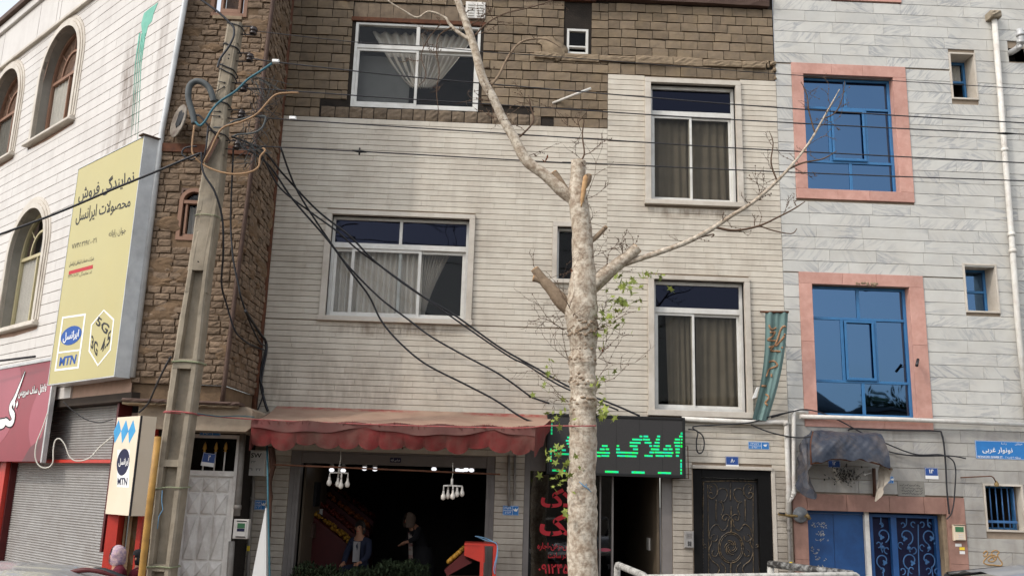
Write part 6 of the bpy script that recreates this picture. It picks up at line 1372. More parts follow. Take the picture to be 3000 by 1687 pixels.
pipe([W('D3', 585, 1115, .10), W('D3', 1500, 1142, .10), W('D3', 2600, 1190, .10)], .036, 'pipe_white', 'long white horizontal gas pipe under the lower blue window')
pipe([W('D4', 480, 930, .06), W('D4', 488, 1100, .06), W('D4', 497, 1449, .06), FA.at(5.02, .16, .06)], .026, 'pipe_grey', 'dark grey pipe dropping from the gas regulator with a yellow band', (.2,))
m = MB(); m.tube([W('D4', 499, 1320, .06), W('D4', 500, 1345, .06)], .03, 10); solo(m, 'pipe_band', 'print_yellow', 'yellow warning band round the dark grey pipe', 'band')
gr = thing('gas_regulator', 'round grey gas regulator on brass pipework beside the pink stone pier', 'regulator', tuple(W('D4', 590, 905)))
m = MB(); m.lathe(W('D4', 585, 905, .04), FA.n, [(0, .02), (.005, .10), (.015, .122), (.028, .122), (.034, .10), (.05, .05), (.065, .04), (.068, 0)], 18); m.build('body', 'gas_meter', gr)
m = MB(); m.tube([W('D4', 395, 898, .07), W('D4', 520, 915, .07), W('D4', 670, 920, .07)], .022, 7); m.tube([W('D4', 640, 900, .07), W('D4', 672, 945, .07)], .028, 6); m.build('pipework', 'brass', gr)
m = MB(); m.tube([W('D4', 400, 888, .1), W('D4', 450, 895, .1)], .014, 6); m.build('tap', 'wire_dark', gr)
fl_ = pipe(bend([W('D1', 2440, 470, -.02), W('D1', 2500, 440, .18), W('D1', 2545, 390, .26), W('D1', 2525, 260, .28)], .09), .055, 'galvanised', 'galvanised elbow flue pipe leaving a square hole in the marble', (.95, .8), 'flue_pipe')
interior(FA, *VENT, -.02, -.3, 'vent_hole', 'room_dark', mh)
pipe([W('B4', 2385, 380, .03), W('B4', 2388, 830, .03)], .022, 'pipe_grey', 'left grey conduit on the pier beside the agent glass front', (), 'conduit', 'grey conduits on the pier')
pipe([W('B4', 2440, 380, .03), W('B4', 2436, 780, .03)], .018, 'pipe_grey', 'right grey conduit on the pier beside the agent glass front', (), 'conduit', 'grey conduits on the pier')
pipe([DW.at(*DW.uv('A4', 2152, 160, .06), .06), DW.at(*DW.uv('A4', 2095, 915, .06), .06)], .045, 'pipe_grey', 'grey drainpipe down the jamb of the white panelled door', (.9,))
pipe([DW.at(*DW.uv('A4', 2050, 1140, .06), .06), DW.at(*DW.uv('A4', 2030, 1449, .06), .06), DW.at(-3.70, .16, .06)], .045, 'pipe_grey', 'grey pipe under the white electric meter box')
pipe([W('A4', 2238, 570, .05), W('A4', 2240, 680, .05), W('A4', 2205, 1100, .05), W('A4', 2190, 1449, .05), FA.at(-3.55, .16, .05)], .026, 'pipe_grey', 'thin grey conduit running down from the switch box lettered SW', (.3,), 'conduit')
MBx = MB().box(FA, *rc('A4', 2184, 1180, 2210, 1225, FA, .08), .079, .084); solo(MBx, 'sticker', 'print_yellow', 'yellow warning sticker on the thin conduit under the switch box', 'sticker')
m = MB(); m.tube(bend([W('D4', 2005, 577, .05), W('D4', 2290, 563, .12), W('D4', 2322, 625, .10)], .05), .010, 6); b_ = solo(m, 'lamp_bracket', 'rust', 'thin rusty bracket over the barred window', 'bracket')
m = MB(); m.lathe(W('D4', 2325, 655, .09), (0, 0, 1), [(0, .03), (.04, .035), (.07, .02), (.09, .01)], 9); solo(m, 'lamp_socket', 'brass', 'old lamp socket at the end of the rusty bracket', 'socket')
# ================================================================== the concrete pole
YP = 11.6
pole = thing('utility_pole', 'weathered concrete utility pole with recessed panels and wires tied round it', 'pole', (-3.85, YP, .15))
pz = [0.15, P('A4', 1400, 1440, YP).z, P('A4', 1480, 430, YP).z, P('A3', 1620, 640, YP).z, P('A2', 1740, 1060, YP).z, P('A2', 1870, 300, YP).z, P('A1', 1950, 880, YP).z, P('A1', 2080, 190, YP).z]
# measured left edge, right edge of the front face, right edge of the shaded flank
meas = [('A4', 1440, 1290, 1500, 1640), ('A4', 430, 1395, 1632, 1715), ('A3', 640, 1520, 1752, 1820), ('A2', 1060, 1655, 1840, 1905), ('A2', 300, 1765, 1950, 2008), ('A1', 880, 1895, 2010, 2105), ('A1', 190, 2012, 2130, 2175)]
tab = []
for (c, y, xl, xr, xs) in meas:
    a, b = P(c, xl, y, YP), P(c, xr, y, YP); s = ray(c, xs, y); yb = YP
    # flank depth: walk back along the right edge until it meets the measured flank
    k = (b.x-0)/1.0; t = b.x/s.x if abs(s.x) > 1e-6 else YP/s.y; yb = EYE.y+s.y*t
    tab.append((a.z, a.x, b.x, min(max(yb-YP, .14), .34)))
tab.sort(); tab = [(.15, tab[0][1]-.01, tab[0][2]+.01, tab[0][3])]+tab
for i, t_ in enumerate(tab): print('POLETAB', [round(x, 3) for x in t_])
dep = lambda z: .30-.12*(z-.15)/8.0
xl_ = lambda z: lerp(z, [(t_[0], t_[1]) for t_ in tab]); xr_ = lambda z: lerp(z, [(t_[0], t_[2]) for t_ in tab])
PFR = Frame((0, YP, 0), (1, 0, 0))
m = MB(); ztop = tab[-1][0]
panels = [(P('A4', 1400, 1600, YP).z-.1, P('A4', 1400, 1405, YP).z), (P('A4', 1420, 1345, YP).z, P('A4', 1500, 480, YP).z), (P('A4', 1500, 415, YP).z, P('A3', 1600, 690, YP).z), (P('A3', 1640, 605, YP).z, P('A2', 1740, 1060, YP).z)]
fl_w = lambda z: (xr_(z)-xl_(z))*.235
lv = sorted(set([.15, ztop]+[z for p_ in panels for z in p_]+[6.2, 7.2]))
rp_ = random.Random(6)
lv2 = []
for a, b in zip(lv, lv[1:]):
    n = max(1, int((b-a)/.25)); lv2 += [a+(b-a)*i/n for i in range(n)]
lv2.append(ztop)
def ring_at(z, rec):
    x0, x1 = xl_(z), xr_(z); f = fl_w(z); b = .022; d = dep(z); r_ = rec; j = lambda: rp_.uniform(-.006, .006)
    return [Vector((x0+b, YP+j(), z)), Vector((x0+f, YP+j(), z)), Vector((x0+f+.012, YP+r_, z)), Vector((x1-f-.012, YP+r_, z)), Vector((x1-f, YP+j(), z)), Vector((x1-b, YP, z)), Vector((x1+j(), YP+b, z)), Vector((x1, YP+d, z)), Vector((x0, YP+d, z)), Vector((x0+j(), YP+b, z))]
def lvl_rec(a, b): return .10 if any(p_[0]-1e-4 <= a and b <= p_[1]+1e-4 for p_ in panels) else 0.0
rings = []
for a, b in zip(lv2, lv2[1:]):
    r_ = lvl_rec(a, b); R0 = ring_at(a, r_); R1 = ring_at(b, r_); rings.append((R0, R1))
for R0, R1 in rings: m.add(R0+R1, [(i, (i+1) % 10, 10+(i+1) % 10, 10+i) for i in range(10)])
for z in sorted(set(z for p_ in panels for z in p_)):
    A_r, B_r = ring_at(z, .10), ring_at(z, 0.0); m.add([A_r[1], A_r[2], A_r[3], A_r[4]], [(0, 1, 2, 3)])
R1 = ring_at(ztop, 0); m.add(R1, [tuple(range(10))]); m.build('shaft', 'concrete', pole)
xm_ = lambda z: (xl_(z)+xr_(z))/2
def band(z, r, mat, tilt=0.0, nm='wire_loop', g=.012, par=pole):
    x0, x1, d = xl_(z)-g, xr_(z)+g, dep(z)+g; m = MB(); m.tube(curve3([Vector((x0, YP+.05, z-tilt)), Vector((x0+.03, YP-g, z-tilt*.7)), Vector(((x0+x1)/2, YP-g, z+.01)), Vector((x1-.03, YP-g, z+tilt*.3)), Vector((x1, YP+.05, z+tilt*.4)), Vector((x1, YP+d, z+tilt)), Vector((x0, YP+d, z)), Vector((x0, YP+.05, z-tilt))], 4), r, 5); m.build(nm, mat, par)
for (c, x, y, r, mt, tl) in (('A1', 2060, 222, .008, 'cable_black', -.04), ('A1', 2040, 410, .010, 'cable_black', -.05), ('A1', 2000, 600, .010, 'cable_black', -.06), ('A1', 2000, 640, .010, 'cable_black', -.07), ('A1', 1960, 905, .010, 'cable_black', -.05), ('A1', 1930, 1180, .009, 'wire_dark', -.05), ('A2', 1800, 575, .006, 'string_green', 0), ('A3', 1640, 635, .012, 'string_green', 0), ('A3', 1600, 1080, .010, 'string_red', -.01), ('A4', 1500, 670, .009, 'string_green', .02), ('A4', 1400, 1370, .010, 'string_green', .0)):
    band(P(c, x, y, YP).z, r, mt, tl)
for (c, x, y) in (('A1', 2025, 485), ('A1', 2020, 520), ('A2', 1752, 985)):
    p = P(c, x, y, YP); m = MB(); m.lathe(p, (0, -1, 0), [(-.01, .012), (.004, .010), (.005, 0)], 8); m.build('hole', 'black', pole)
for (c, x, y, x2, y2) in (('A1', 1985, 732, 1930, 720), ('A1', 1980, 770, 1905, 815), ('A1', 1945, 988, 1870, 985), ('A1', 1940, 1030, 1860, 1022)):
    m = MB(); a, b = P(c, x, y, YP-.01), P(c, x2, y2, YP-.02); m.tube([a, b], .006, 5); m.ball(a, .014, 6, 4); m.build('bolt', 'wire_dark', pole)
INS = []
for (x, y) in ((2240, 275), (2208, 512), (2155, 775), (2135, 1015), (2100, 1285)):
    p = P('A1', x, y, YP+.08); INS.append(p); t = MB(); t.lathe(p-Vector((0, 0, .055)), (0.05, 0, 1), [(0, .02), (.0, .045), (.02, .056), (.03, .04), (.045, .04), (.055, .056), (.08, .056), (.09, .04), (.105, .046), (.11, .0)], 14); i_ = t.build('insulator', 'porcelain', pole)
    m = MB(); m.tube([p+Vector((0, 0, .07)), p-Vector((0, 0, .07))], .010, 6); m.tube([Vector((xr_(p.z)-.01, p.y, p.z+.06)), p+Vector((0, 0, .065))], .009, 5); m.tube([Vector((xr_(p.z)-.01, p.y, p.z-.06)), p-Vector((0, 0, .065))], .009, 5); m.build('bracket', 'wire_dark', i_)
# steel arm with the open pipe bend on the left of the pole
m = MB(); A1 = lambda x, y, dy=0.0: P('A1', x, y, YP-.08+dy)
m.tube(bend([A1(1690, 1030), A1(1762, 1015), A1(1930, 1220)], .05), .014, 6); m.tube([A1(1840, 1120), A1(1825, 1300), A1(1790, 1449)], .012, 6); m.build('steel_arm', 'wire_dark', pole)
m = MB(); m.hexa([A1(1780, 1420), A1(1830, 1449), A1(1945, 1225), A1(1895, 1195), A1(1780, 1420, .06), A1(1830, 1449, .06), A1(1945, 1225, .06), A1(1895, 1195, .06)]); m.build('steel_brace', 'dark_wood', pole)
m = MB(); cp = curve3([A1(1720, 1095), A1(1705, 1010), A1(1680, 930), A1(1665, 850), A1(1680, 760), A1(1735, 722), A1(1800, 735), A1(1850, 780), A1(1878, 850), A1(1888, 900)], 6); m.tube(cp, .042, 9); solo(m, 'conduit_bend', 'cable_grey', 'thick dark plastic conduit bent in a hoop beside the pole top', 'conduit')
# round rusty dish on the bay
dp = P('A1', 1598, 1080, 12.7); m = MB(); ax = Vector((-.85, -.75, .10)); m.lathe(dp, ax, [(0, .02), (.005, .20), (.02, .25), (.035, .26), (.045, .25), (.03, .18), (.02, .0)], 24)
ds = thing('round_plate', 'round rusty white metal plate leaning on the brick bay by the pole', 'plate', tuple(dp)); m.build('disc', 'old_metal', ds); m = MB(); m.lathe(dp+ax.normalized()*.03+Vector((.02, 0, .04)), ax, [(0, .17), (.008, .15), (.014, .08), (.016, .0)], 9)
for p_ in m.v: p_ += Vector((0, 0, .05*math.sin(p_.z*40)))
m.build('rust_patch', 'black', ds)
# yellow plastic pipe tied to the pole
m = MB(); m.tube([P('A4', 1398, 215, YP-.07), P('A4', 1330, 760, YP-.07), P('A4', 1252, 1449, YP-.07), Vector((P('A4', 1252, 1449, YP-.07).x-.04, YP-.07, .16))], .042, 12); yp = solo(m, 'plastic_pipe', 'pipe_yellow', 'long yellow plastic pipe tied upright to the concrete pole', 'pipe')
m = MB(); m.tube([P('A4', 1435, 690, YP-.02), P('A4', 1430, 780, YP-.03), P('A4', 1440, 860, YP-.03), P('A4', 1405, 920, YP-.03), P('A4', 1392, 1030, YP-.03)], .006, 4); solo(m, 'cord', 'string_blue', 'short pale blue cord dangling in the recess of the concrete pole', 'cord')
# ================================================================== overhead wires, cables
YW = 11.55
def wire(label, pts, r=.009, mat='wire_dark', Y=YW, group='overhead wires across the facades'):
    p3 = []
    for q_ in pts:
        p3.append(q_ if isinstance(q_, Vector) else P(q_[0], q_[1], q_[2], q_[3] if len(q_) > 3 else Y))
    return cable('overhead_wire', mat, p3, r, label, 'wire', group, 4, 4)
wire('thin uppermost overhead wire crossing the top window and the upper blue window', [INS[0], ('B1', 700, 372), ('B1', 1300, 408), ('B1', 1860, 460), ('C1', 500, 512), ('D1', 300, 650), ('D1', 1500, 722), ('D1', 2700, 795)], .006)
wire('second overhead wire from the top, from the white connector by the brick bay', [INS[1], ('B1', 40, 553), ('B1', 1200, 680), ('B1', 2566, 800), ('C1', 1200, 862), ('D1', 0, 925), ('D1', 1300, 1015), ('D1', 2700, 1096)])
wire('third overhead wire from the top, passing under the first-row sill of the top window', [INS[2], ('B1', 0, 795), ('B1', 1200, 878), ('B1', 2566, 965), ('C1', 1200, 1015), ('D1', 0, 1060), ('D1', 1300, 1130), ('D1', 2700, 1195)])
wire('fourth overhead wire from the top, along the upper edge of the white stone', [INS[3], ('B1', 0, 1050), ('B1', 1200, 1128), ('B1', 2566, 1215), ('C1', 1200, 1262), ('D1', 0, 1310), ('D1', 1300, 1378), ('D1', 2700, 1448)])
wire('lowest overhead wire, with a dark splice over the white stone', [INS[4], ('B1', 0, 1300), ('B1', 800, 1342), ('B1', 2566, 1440), ('C2', 520, 110), ('D2', 0, 175), ('D2', 1300, 228), ('D2', 2700, 276)])
m = MB(); a, b = P('B1', 700, 1334, YW), P('B1', 830, 1346, YW); m.tube([a, a.lerp(b, .3), a.lerp(b, .5), a.lerp(b, .7), b], [.010, .016, .022, .016, .010], 6); m.tube([a.lerp(b, .5)+Vector((0, 0, .05)), a.lerp(b, .5)-Vector((0, 0, .05))], .012, 5); solo(m, 'wire_splice', 'black', 'dark splice on the lowest overhead wire', 'splice')
m = MB(); a, b = P('D1', 2330, 1180, YW), P('D1', 2480, 1184, YW); m.tube([a, a.lerp(b, .5), b], [.010, .018, .010], 6); solo(m, 'wire_splice', 'black', 'dark splice on an overhead wire near the white downpipe', 'splice')
for (c, x, y, lb) in (('A1', 2440, 545, 'white connector block on the teal cable before the brick bay'), ('B1', 175, 1048, 'white connector block on the wire over the left edge of the white stone')):
    p = P(c, x, y, YW); MBc = MB().box(Frame((0, p.y, 0), (1, 0, 0)), p.x-.045, p.x+.045, p.z-.022, p.z+.022, -.03, .03, .008); solo(MBc, 'connector', 'connector', lb, 'connector')
def cab(label, mat, r, pts, Y=11.5, name='cable'):
    return cable(name, mat, [P(q_[0], q_[1], q_[2], q_[3] if len(q_) > 3 else Y) for q_ in pts], r, label, 'cable', None, 7, 5)
cab('teal cable rising across the pole to the white connector', 'cable_teal', .016, [('A1', 2405, 562), ('A1', 2290, 640), ('A1', 2190, 705), ('A1', 2080, 810), ('A1', 1950, 895), ('A1', 1870, 980), ('A1', 1822, 1060), ('A1', 1770, 1112), ('A1', 1728, 1080)], 11.45)
cab('tan cable rising from the pole to the second wire', 'cable_tan', .014, [('A1', 1790, 1449), ('A1', 1860, 1330), ('A1', 1960, 1140), ('A1', 2130, 1080), ('A1', 2270, 1010), ('A1', 2380, 890), ('A1', 2450, 835), ('A1', 2566, 822), ('B1', 225, 822)], 11.42)
cab('tan cable sagging in a long curve in front of the pole', 'cable_tan', .013, [('A1', 1720, 1110), ('A1', 1700, 1280), ('A2', 1710, 40), ('A2', 1790, 125), ('A2', 1920, 185), ('A2', 2060, 212), ('A2', 2200, 198), ('A2', 2285, 150), ('A2', 2302, 60), ('A2', 2345, 5), ('B2', 60, -16)], 11.40)
cab('grey cable curling from the pole to the brick bay edge', 'cable_grey', .013, [('A1', 2060, 1210), ('A1', 2110, 1190), ('A1', 2230, 1180), ('A1', 2310, 1140), ('A1', 2345, 1070), ('A1', 2340, 1030), ('A1', 2240, 1035), ('A1', 2080, 1070), ('A1', 1980, 1125), ('A1', 1890, 1130)], 11.44)
cab('black cable running off to the upper left past the window top', 'cable_black', .016, [('A1', 1700, -60), ('A1', 1790, 10), ('A1', 1930, 110), ('A1', 2040, 213), ('A1', 2070, 260), ('A1', 2065, 330), ('A1', 2020, 420), ('A1', 1950, 520), ('A1', 1925, 600)], 11.46)
cab('black cable from the pole across the yellow sign to the left edge', 'cable_black', .016, [('A2', 1770, 28), ('A2', 1650, 75), ('A2', 1390, 185), ('A2', 1000, 345), ('A2', 640, 500), ('A2', 300, 635), ('A2', -60, 765)], 11.35)
cab('black loop of cable hanging left of the pole collar', 'cable_black', .012, [('A2', 1770, 25), ('A2', 1700, 85), ('A2', 1625, 50), ('A2', 1610, 20), ('A2', 1640, -20), ('A2', 1740, -35)], 11.4)
cab('upper of the black service cables slanting down to the agent sign', 'cable_black', .016, [('A2', 2050, -120, 11.7), ('B2', 60, 5, 12.3), ('B2', 230, 200, 12.7), ('B2', 540, 530, 13.2), ('B2', 830, 760, 13.4), ('B2', 1060, 990, 13.6), ('B2', 1430, 1265, 13.8), ('B3', 1900, 215, 13.9), ('B3', 2300, 500, 14.0), ('C3', 200, 680, 14.05), ('C3', 520, 860, 14.1), ('C3', 900, 1010, 14.12), ('C3', 1130, 1110, 14.15)])
cab('lower of the paired black service cables slanting to the agent sign', 'cable_black', .014, [('A2', 2060, -90, 11.7), ('B2', 30, 30, 12.2), ('B2', 210, 330, 12.7), ('B2', 480, 545, 13.1), ('B2', 720, 720, 13.3), ('B2', 900, 880, 13.5), ('B2', 1150, 1060, 13.7), ('B2', 1500, 1310, 13.8), ('B3', 2080, 375, 13.9), ('B3', 2400, 590, 14.0), ('C3', 130, 660, 14.04), ('C3', 440, 850, 14.08), ('C3', 940, 1060, 14.12)])
cab('black cable sagging from the brick bay to the middle of the white wall', 'cable_black', .016, [('A2', 2080, -60, 11.8), ('B2', 100, 120, 12.5), ('B2', 330, 440, 12.9), ('B2', 640, 800, 13.3), ('B2', 850, 1090, 13.6), ('B2', 1000, 1290, 13.8), ('B3', 1260, 270, 13.9), ('B3', 1420, 460, 13.9), ('B3', 1650, 650, 13.9), ('B3', 2000, 830, 13.9), ('B3', 2250, 960, 13.9), ('B3', 2480, 1110, 13.9), ('C3', 180, 1160, 13.95), ('C3', 330, 1180, 14.0)])
cab('black cable sagging to the left end of the agent sign', 'cable_black', .015, [('B2', 220, -20, 12.4), ('B2', 320, 260, 12.8), ('B2', 430, 470, 13.0), ('B2', 690, 860, 13.4), ('B2', 830, 1040, 13.6), ('B2', 1100, 1310, 13.7), ('B3', 1500, 260, 13.8), ('B3', 1700, 410, 13.8), ('B3', 2000, 580, 13.8), ('B3', 2300, 740, 13.8), ('B3', 2566, 930, 13.9), ('C3', 160, 940, 13.95), ('C3', 330, 1000, 14.0)])
cab('black cable dropping beside the corner steel of the brick bay', 'cable_black', .014, [('A1', 2065, 1300, 12.0), ('A2', 2060, 60, 12.4), ('A2', 2040, 600, 12.75), ('A2', 2060, 950, 12.78), ('A2', 2110, 1200, 12.8), ('A3', 2130, 60, 12.85), ('A3', 2200, 260, 13.2), ('A3', 2290, 450, 13.9), ('A3', 2345, 490, 14.3)])
cab('black cable dropping in front of the pole and over to the white stone edge', 'cable_black', .014, [('A2', 1780, 20, 11.4), ('A2', 1800, 200, 11.4), ('A2', 1900, 370, 11.45), ('A2', 1965, 600, 11.6), ('A2', 1975, 900, 11.8), ('A2', 1960, 1180, 12.2), ('A2', 2010, 1380, 12.6), ('A3', 2080, 360, 12.8), ('A3', 2180, 460, 13.2), ('A3', 2260, 500, 14.0), ('A3', 2340, 530, 14.25)])
cab('bundle of black cable running down the left edge of the white stone', 'cable_black', .022, [('A3', 2170, 180, 12.8), ('A3', 2300, 380, 14.0), ('A3', 2350, 450, 14.3), ('A3', 2355, 540, 14.32), ('A3', 2325, 700, 14.32), ('A3', 2310, 840, 14.32), ('A3', 2340, 980, 14.3), ('A3', 2370, 1070, 14.3)])
cab('thin black cable beside the bundle at the white stone edge', 'cable_black', .012, [('A3', 2345, 530, 14.3), ('A3', 2300, 760, 14.3), ('A3', 2330, 900, 14.3), ('A3', 2280, 1060, 14.3)])
cab('black cable hanging from the pole to the beige fascia', 'cable_black', .014, [('A3', 1510, 590, 11.5), ('A3', 1440, 720, 11.9), ('A3', 1370, 870, 12.4), ('A3', 1310, 1000, 12.75), ('A3', 1230, 1080, 12.9)])
cab('black cable looping along the marble from the canopy to the downpipe side', 'cable_black', .011, [('D3', 330, 1125, 14.3), ('D3', 540, 1065, 14.3), ('D3', 640, 1055, 14.3), ('D3', 780, 1085, 14.3), ('D3', 950, 1160, 14.3), ('D4', 1130, 180, 14.3), ('D4', 1330, 270, 14.3), ('D4', 1600, 370, 14.3), ('D4', 1830, 375, 14.3), ('D4', 1930, 420, 14.3), ('D4', 1960, 500, 14.3), ('D4', 1958, 620, 14.3), ('D4', 1945, 800, 14.3), ('D4', 1920, 900, 14.3), ('D4', 1880, 945, 14.32)])
cab('black cable clipped under the pink surround and down the marble', 'cable_black', .014, [('D4', 1010, 160, 14.34), ('D4', 1075, 145, 14.34), ('D4', 1420, 160, 14.34), ('D4', 1780, 165, 14.34), ('D4', 1840, 200, 14.34), ('D4', 1868, 400, 14.34), ('D4', 1885, 700, 14.34), ('D4', 1905, 900, 14.34)])
cab('black cable from the iron door wall to the marble bracket', 'cable_black', .011, [('D4', 150, 110, 14.3), ('D4', 330, 180, 14.3), ('D4', 580, 225, 14.25), ('D4', 900, 200, 14.0), ('D4', 1340, 340, 14.3), ('D4', 1600, 385, 14.3), ('D4', 1900, 385, 14.3), ('D4', 2050, 408, 14.34)])
cab('tangle of black cable looped on the wall right of the agent sign', 'cable_black', .011, [('C4', 1560, 150, 14.3), ('C4', 1640, 170, 14.3), ('C4', 1630, 260, 14.3), ('C4', 1640, 350, 14.3), ('C4', 1680, 355, 14.3), ('C4', 1700, 280, 14.3), ('C4', 1680, 200, 14.3), ('C4', 1600, 130, 14.3), ('C3', 1800, 1190, 14.28), ('C3', 2100, 1170, 14.28), ('C3', 2300, 1110, 14.28), ('C3', 2480, 1070, 14.28)])
cab('white flex hanging in a loop from the red falafel sign', 'cable_white', .009, [('A4', 420, 10, 12.6), ('A4', 380, 130, 12.6), ('A4', 325, 270, 12.6), ('A4', 312, 390, 12.6), ('A4', 345, 470, 12.6), ('A4', 410, 492, 12.6), ('A4', 465, 450, 12.6), ('A4', 472, 330, 12.6), ('A4', 490, 250, 12.6), ('A4', 530, 235, 12.6), ('A4', 575, 290, 12.6), ('A4', 615, 390, 12.6), ('A4', 680, 430, 12.6), ('A4', 790, 405, 12.6), ('A4', 880, 310, 12.6), ('A4', 995, 215, 12.5)])
cab('thin wire drooping under the dark ledge of the brick bay', 'wire_dark', .007, [('A3', 560, 985, 12.7), ('A3', 640, 1060, 12.7), ('A3', 760, 1140, 12.7), ('A3', 880, 1168, 12.7), ('A3', 1000, 1140, 12.7)])
cab('red string from the pole across the awning to the tree trunk', 'string_red', .008, [('A3', 1445, 1078, 11.5), ('A3', 1800, 1105, 12.0), ('A3', 2240, 1140, 12.8), ('B3', 1300, 1190, 12.75), ('C3', 0, 1216, 12.4), ('C3', 300, 1198, 11.4), ('C3', 560, 1200, 10.42), ('C3', 742, 1198, 10.40)])
cab('green cord from the pole to the left end of the awning', 'cable_teal', .007, [('A3', 1750, 1090, 11.7), ('A3', 1950, 1115, 12.2), ('A3', 2120, 1110, 12.6), ('A3', 2250, 1120, 12.8)])
# hair-thin loose wires round the insulators
rw = random.Random(11)
for k, lb in enumerate(('loose grey wire tangle beside the third insulator', 'loose wire tangle between the pole and the brick bay corner', 'loose wire tangle below the lowest insulator')):
    m = MB(); cx_, cy_ = ((2290, 760), (2300, 1020), (2240, 1330))[k]
    for i in range(11):
        pts = [P('A1', cx_+rw.gauss(0, 90), cy_+rw.gauss(0, 90), YW+rw.uniform(-.1, .35)) for j in range(4)]; m.tube(curve3(pts, 6), .0045, 3)
    solo(m, 'wire_tangle', ('cable_grey', 'wire_dark', 'cable_grey')[k], lb, 'wires')['kind'] = 'stuff'
# ================================================================== the pollarded plane tree
YT = 10.6
tr_ = thing('plane_tree', 'pollarded pale barked plane tree with sawn stubs and fresh green shoots', 'tree', (1.17, YT, .15))
T = lambda x, y, dy=0.0: P('F', x, y, YT+dy)
pr_ = lambda w: w*1.1646/2650*YT*1.03
rt_ = random.Random(17)
def limb(pts, name, mat, parent, n=12, rough=.08, cut=False, seg=6):
    P3 = [T(p_[0], p_[1], p_[3] if len(p_) > 3 else 0.0) for p_ in pts]; c = curve3(P3, seg)
    rad = []
    for i in range(len(c)):
        t = i/seg; k = min(int(t), len(pts)-2); f = t-k; f = f*f*(3-2*f); rad.append(pr_(pts[k][2]*(1-f)+pts[min(k+1, len(pts)-1)][2]*f)*(1+rough*rt_.uniform(-.5, .5)))
    m = MB(); m.tube(c, rad, n)
    o = len(m.v)-len(c)*n
    for i, v in enumerate(m.v):
        q_ = c[min((i)//n, len(c)-1)]; d = v-q_; m.v[i] = q_+d*(1+rough*math.sin(v.z*9+math.atan2(d.y, d.x)*3)*.5+rough*rt_.uniform(-.35, .35))
    ob = m.build(name, mat, parent)
    if cut:
        e, d = c[-1], (c[-1]-c[-2]).normalized(); mm = MB(); mm.lathe(e-d*.01, d, [(0, rad[-1]*.97), (.012, rad[-1]*.95), (.016, rad[-1]*.4), (.016, 0)], 12); mm.build('sawn_end', 'cut_wood', ob)
    return ob, c
gz = T(1465, 1449).z
base = Vector((T(1465, 1449).x, YT, .15))
trunk, tc_ = limb([(1466, 1690, 42), (1466, 1449, 36.5), (1464, 1330, 35), (1465, 1240, 35), (1464, 1200, 32.5), (1467, 1080, 33), (1466, 1040, 31.5), (1467, 1012, 34.5), (1466, 990, 31), (1468, 966, 35), (1466, 940, 31.5), (1466, 908, 35.5), (1467, 885, 32), (1466, 840, 37), (1463, 780, 42), (1466, 720, 36), (1468, 660, 28), (1464, 590, 26), (1458, 530, 25), (1453, 490, 24), (1453, 450, 20), (1455, 406, 19)], 'trunk', 'bark', tr_, 18, .07, True, 7)
m = MB(); m.tube(curve3([T(1474, 440, -.13), T(1468, 480, -.15), T(1462, 520, -.15)], 4), [pr_(2)]+[pr_(7)]*4+[pr_(6)]*2+[pr_(2)]*2, 6); m.build('bare_wood', 'cut_wood', trunk)
for i in range(34):                                          # knots and bark flakes
    y = rt_.choice((rt_.uniform(740, 1449), rt_.uniform(780, 1000))); hw = 30 if y > 880 else 36; x = 1466+rt_.uniform(-.85, .85)*hw
    dx = (x-1466)/hw; p = T(x, y, -pr_(hw)*math.sqrt(max(1-dx*dx, .05))-.002); m = MB(); s = rt_.uniform(.008, .022); m.ball(p, (s, s*.7, s*rt_.uniform(.6, 1.2)), 7, 5); m.build('knot', 'bark_old', trunk)
for y in (812, 826, 838, 908, 962, 1012):
    m = MB(); n = 15; 
    for i in range(n):
        a = math.pi*(1.05+.9*i/n); hw = pr_(38 if y < 860 else 33); c0 = T(1466, y); p = Vector((c0.x+hw*math.cos(a), YT+hw*math.sin(a), c0.z+rt_.uniform(-.05, .05)))
        m.ball(p, (rt_.uniform(.012, .035), .014, rt_.uniform(.008, .02)), 6, 4)
    m.build('bark_collar', 'bark_old', trunk, kind='stuff')
branches = []
def br(pts, mat='bark', cut=False, n=8, r=.06): o, c = limb(pts, 'branch', mat, tr_, n, r, cut, 5); branches.append((c, pts)); return o, c
br([(1440, 505, 12), (1412, 478, 17), (1370, 440, 15.5), (1325, 405, 14.5), (1295, 350, 13), (1265, 300, 12), (1240, 245, 11.5), (1213, 195, 12), (1196, 130, 11), (1180, 80, 10.5), (1162, 30, 9.5), (1140, -30, 9), (1115, -90, 8)])
br([(1436, 500, 11), (1415, 470, 12), (1400, 445, 10.5), (1392, 434, 10)], 'bark_old', True)
br([(1470, 470, 8), (1478, 455, 9), (1482, 440, 8)], 'bark_old', True)
br([(1480, 735, 16), (1505, 705, 20), (1545, 672, 17), (1580, 645, 15), (1603, 624, 14)], 'bark', True)
br([(1440, 790, 14), (1410, 755, 19), (1385, 725, 15), (1362, 700, 12.5), (1345, 676, 11)], 'bark_old', True)
br([(1372, 712, 9), (1355, 703, 9), (1341, 700, 8.5)], 'bark_old', True)
br([(1478, 612, 8), (1500, 596, 6.5), (1525, 570, 5.5)], 'bark_old', True)
RB = br([(1565, 666, 7), (1600, 654, 7.5), (1660, 634, 7), (1720, 612, 6.5), (1780, 582, 6), (1840, 543, 5.2), (1890, 512, 4.8), (1940, 470, 4.2), (1990, 418, 3.6), (2035, 360, 3.0), (2070, 300, 2.4), (2090, 265, 1.8), (2112, 225, 1.0)])
RB2 = br([(1800, 572, 3.6), (1850, 580, 3.2), (1910, 568, 2.8), (1960, 545, 2.4), (2000, 524, 2.0), (2025, 507, 1.2)], 'twig', n=6)
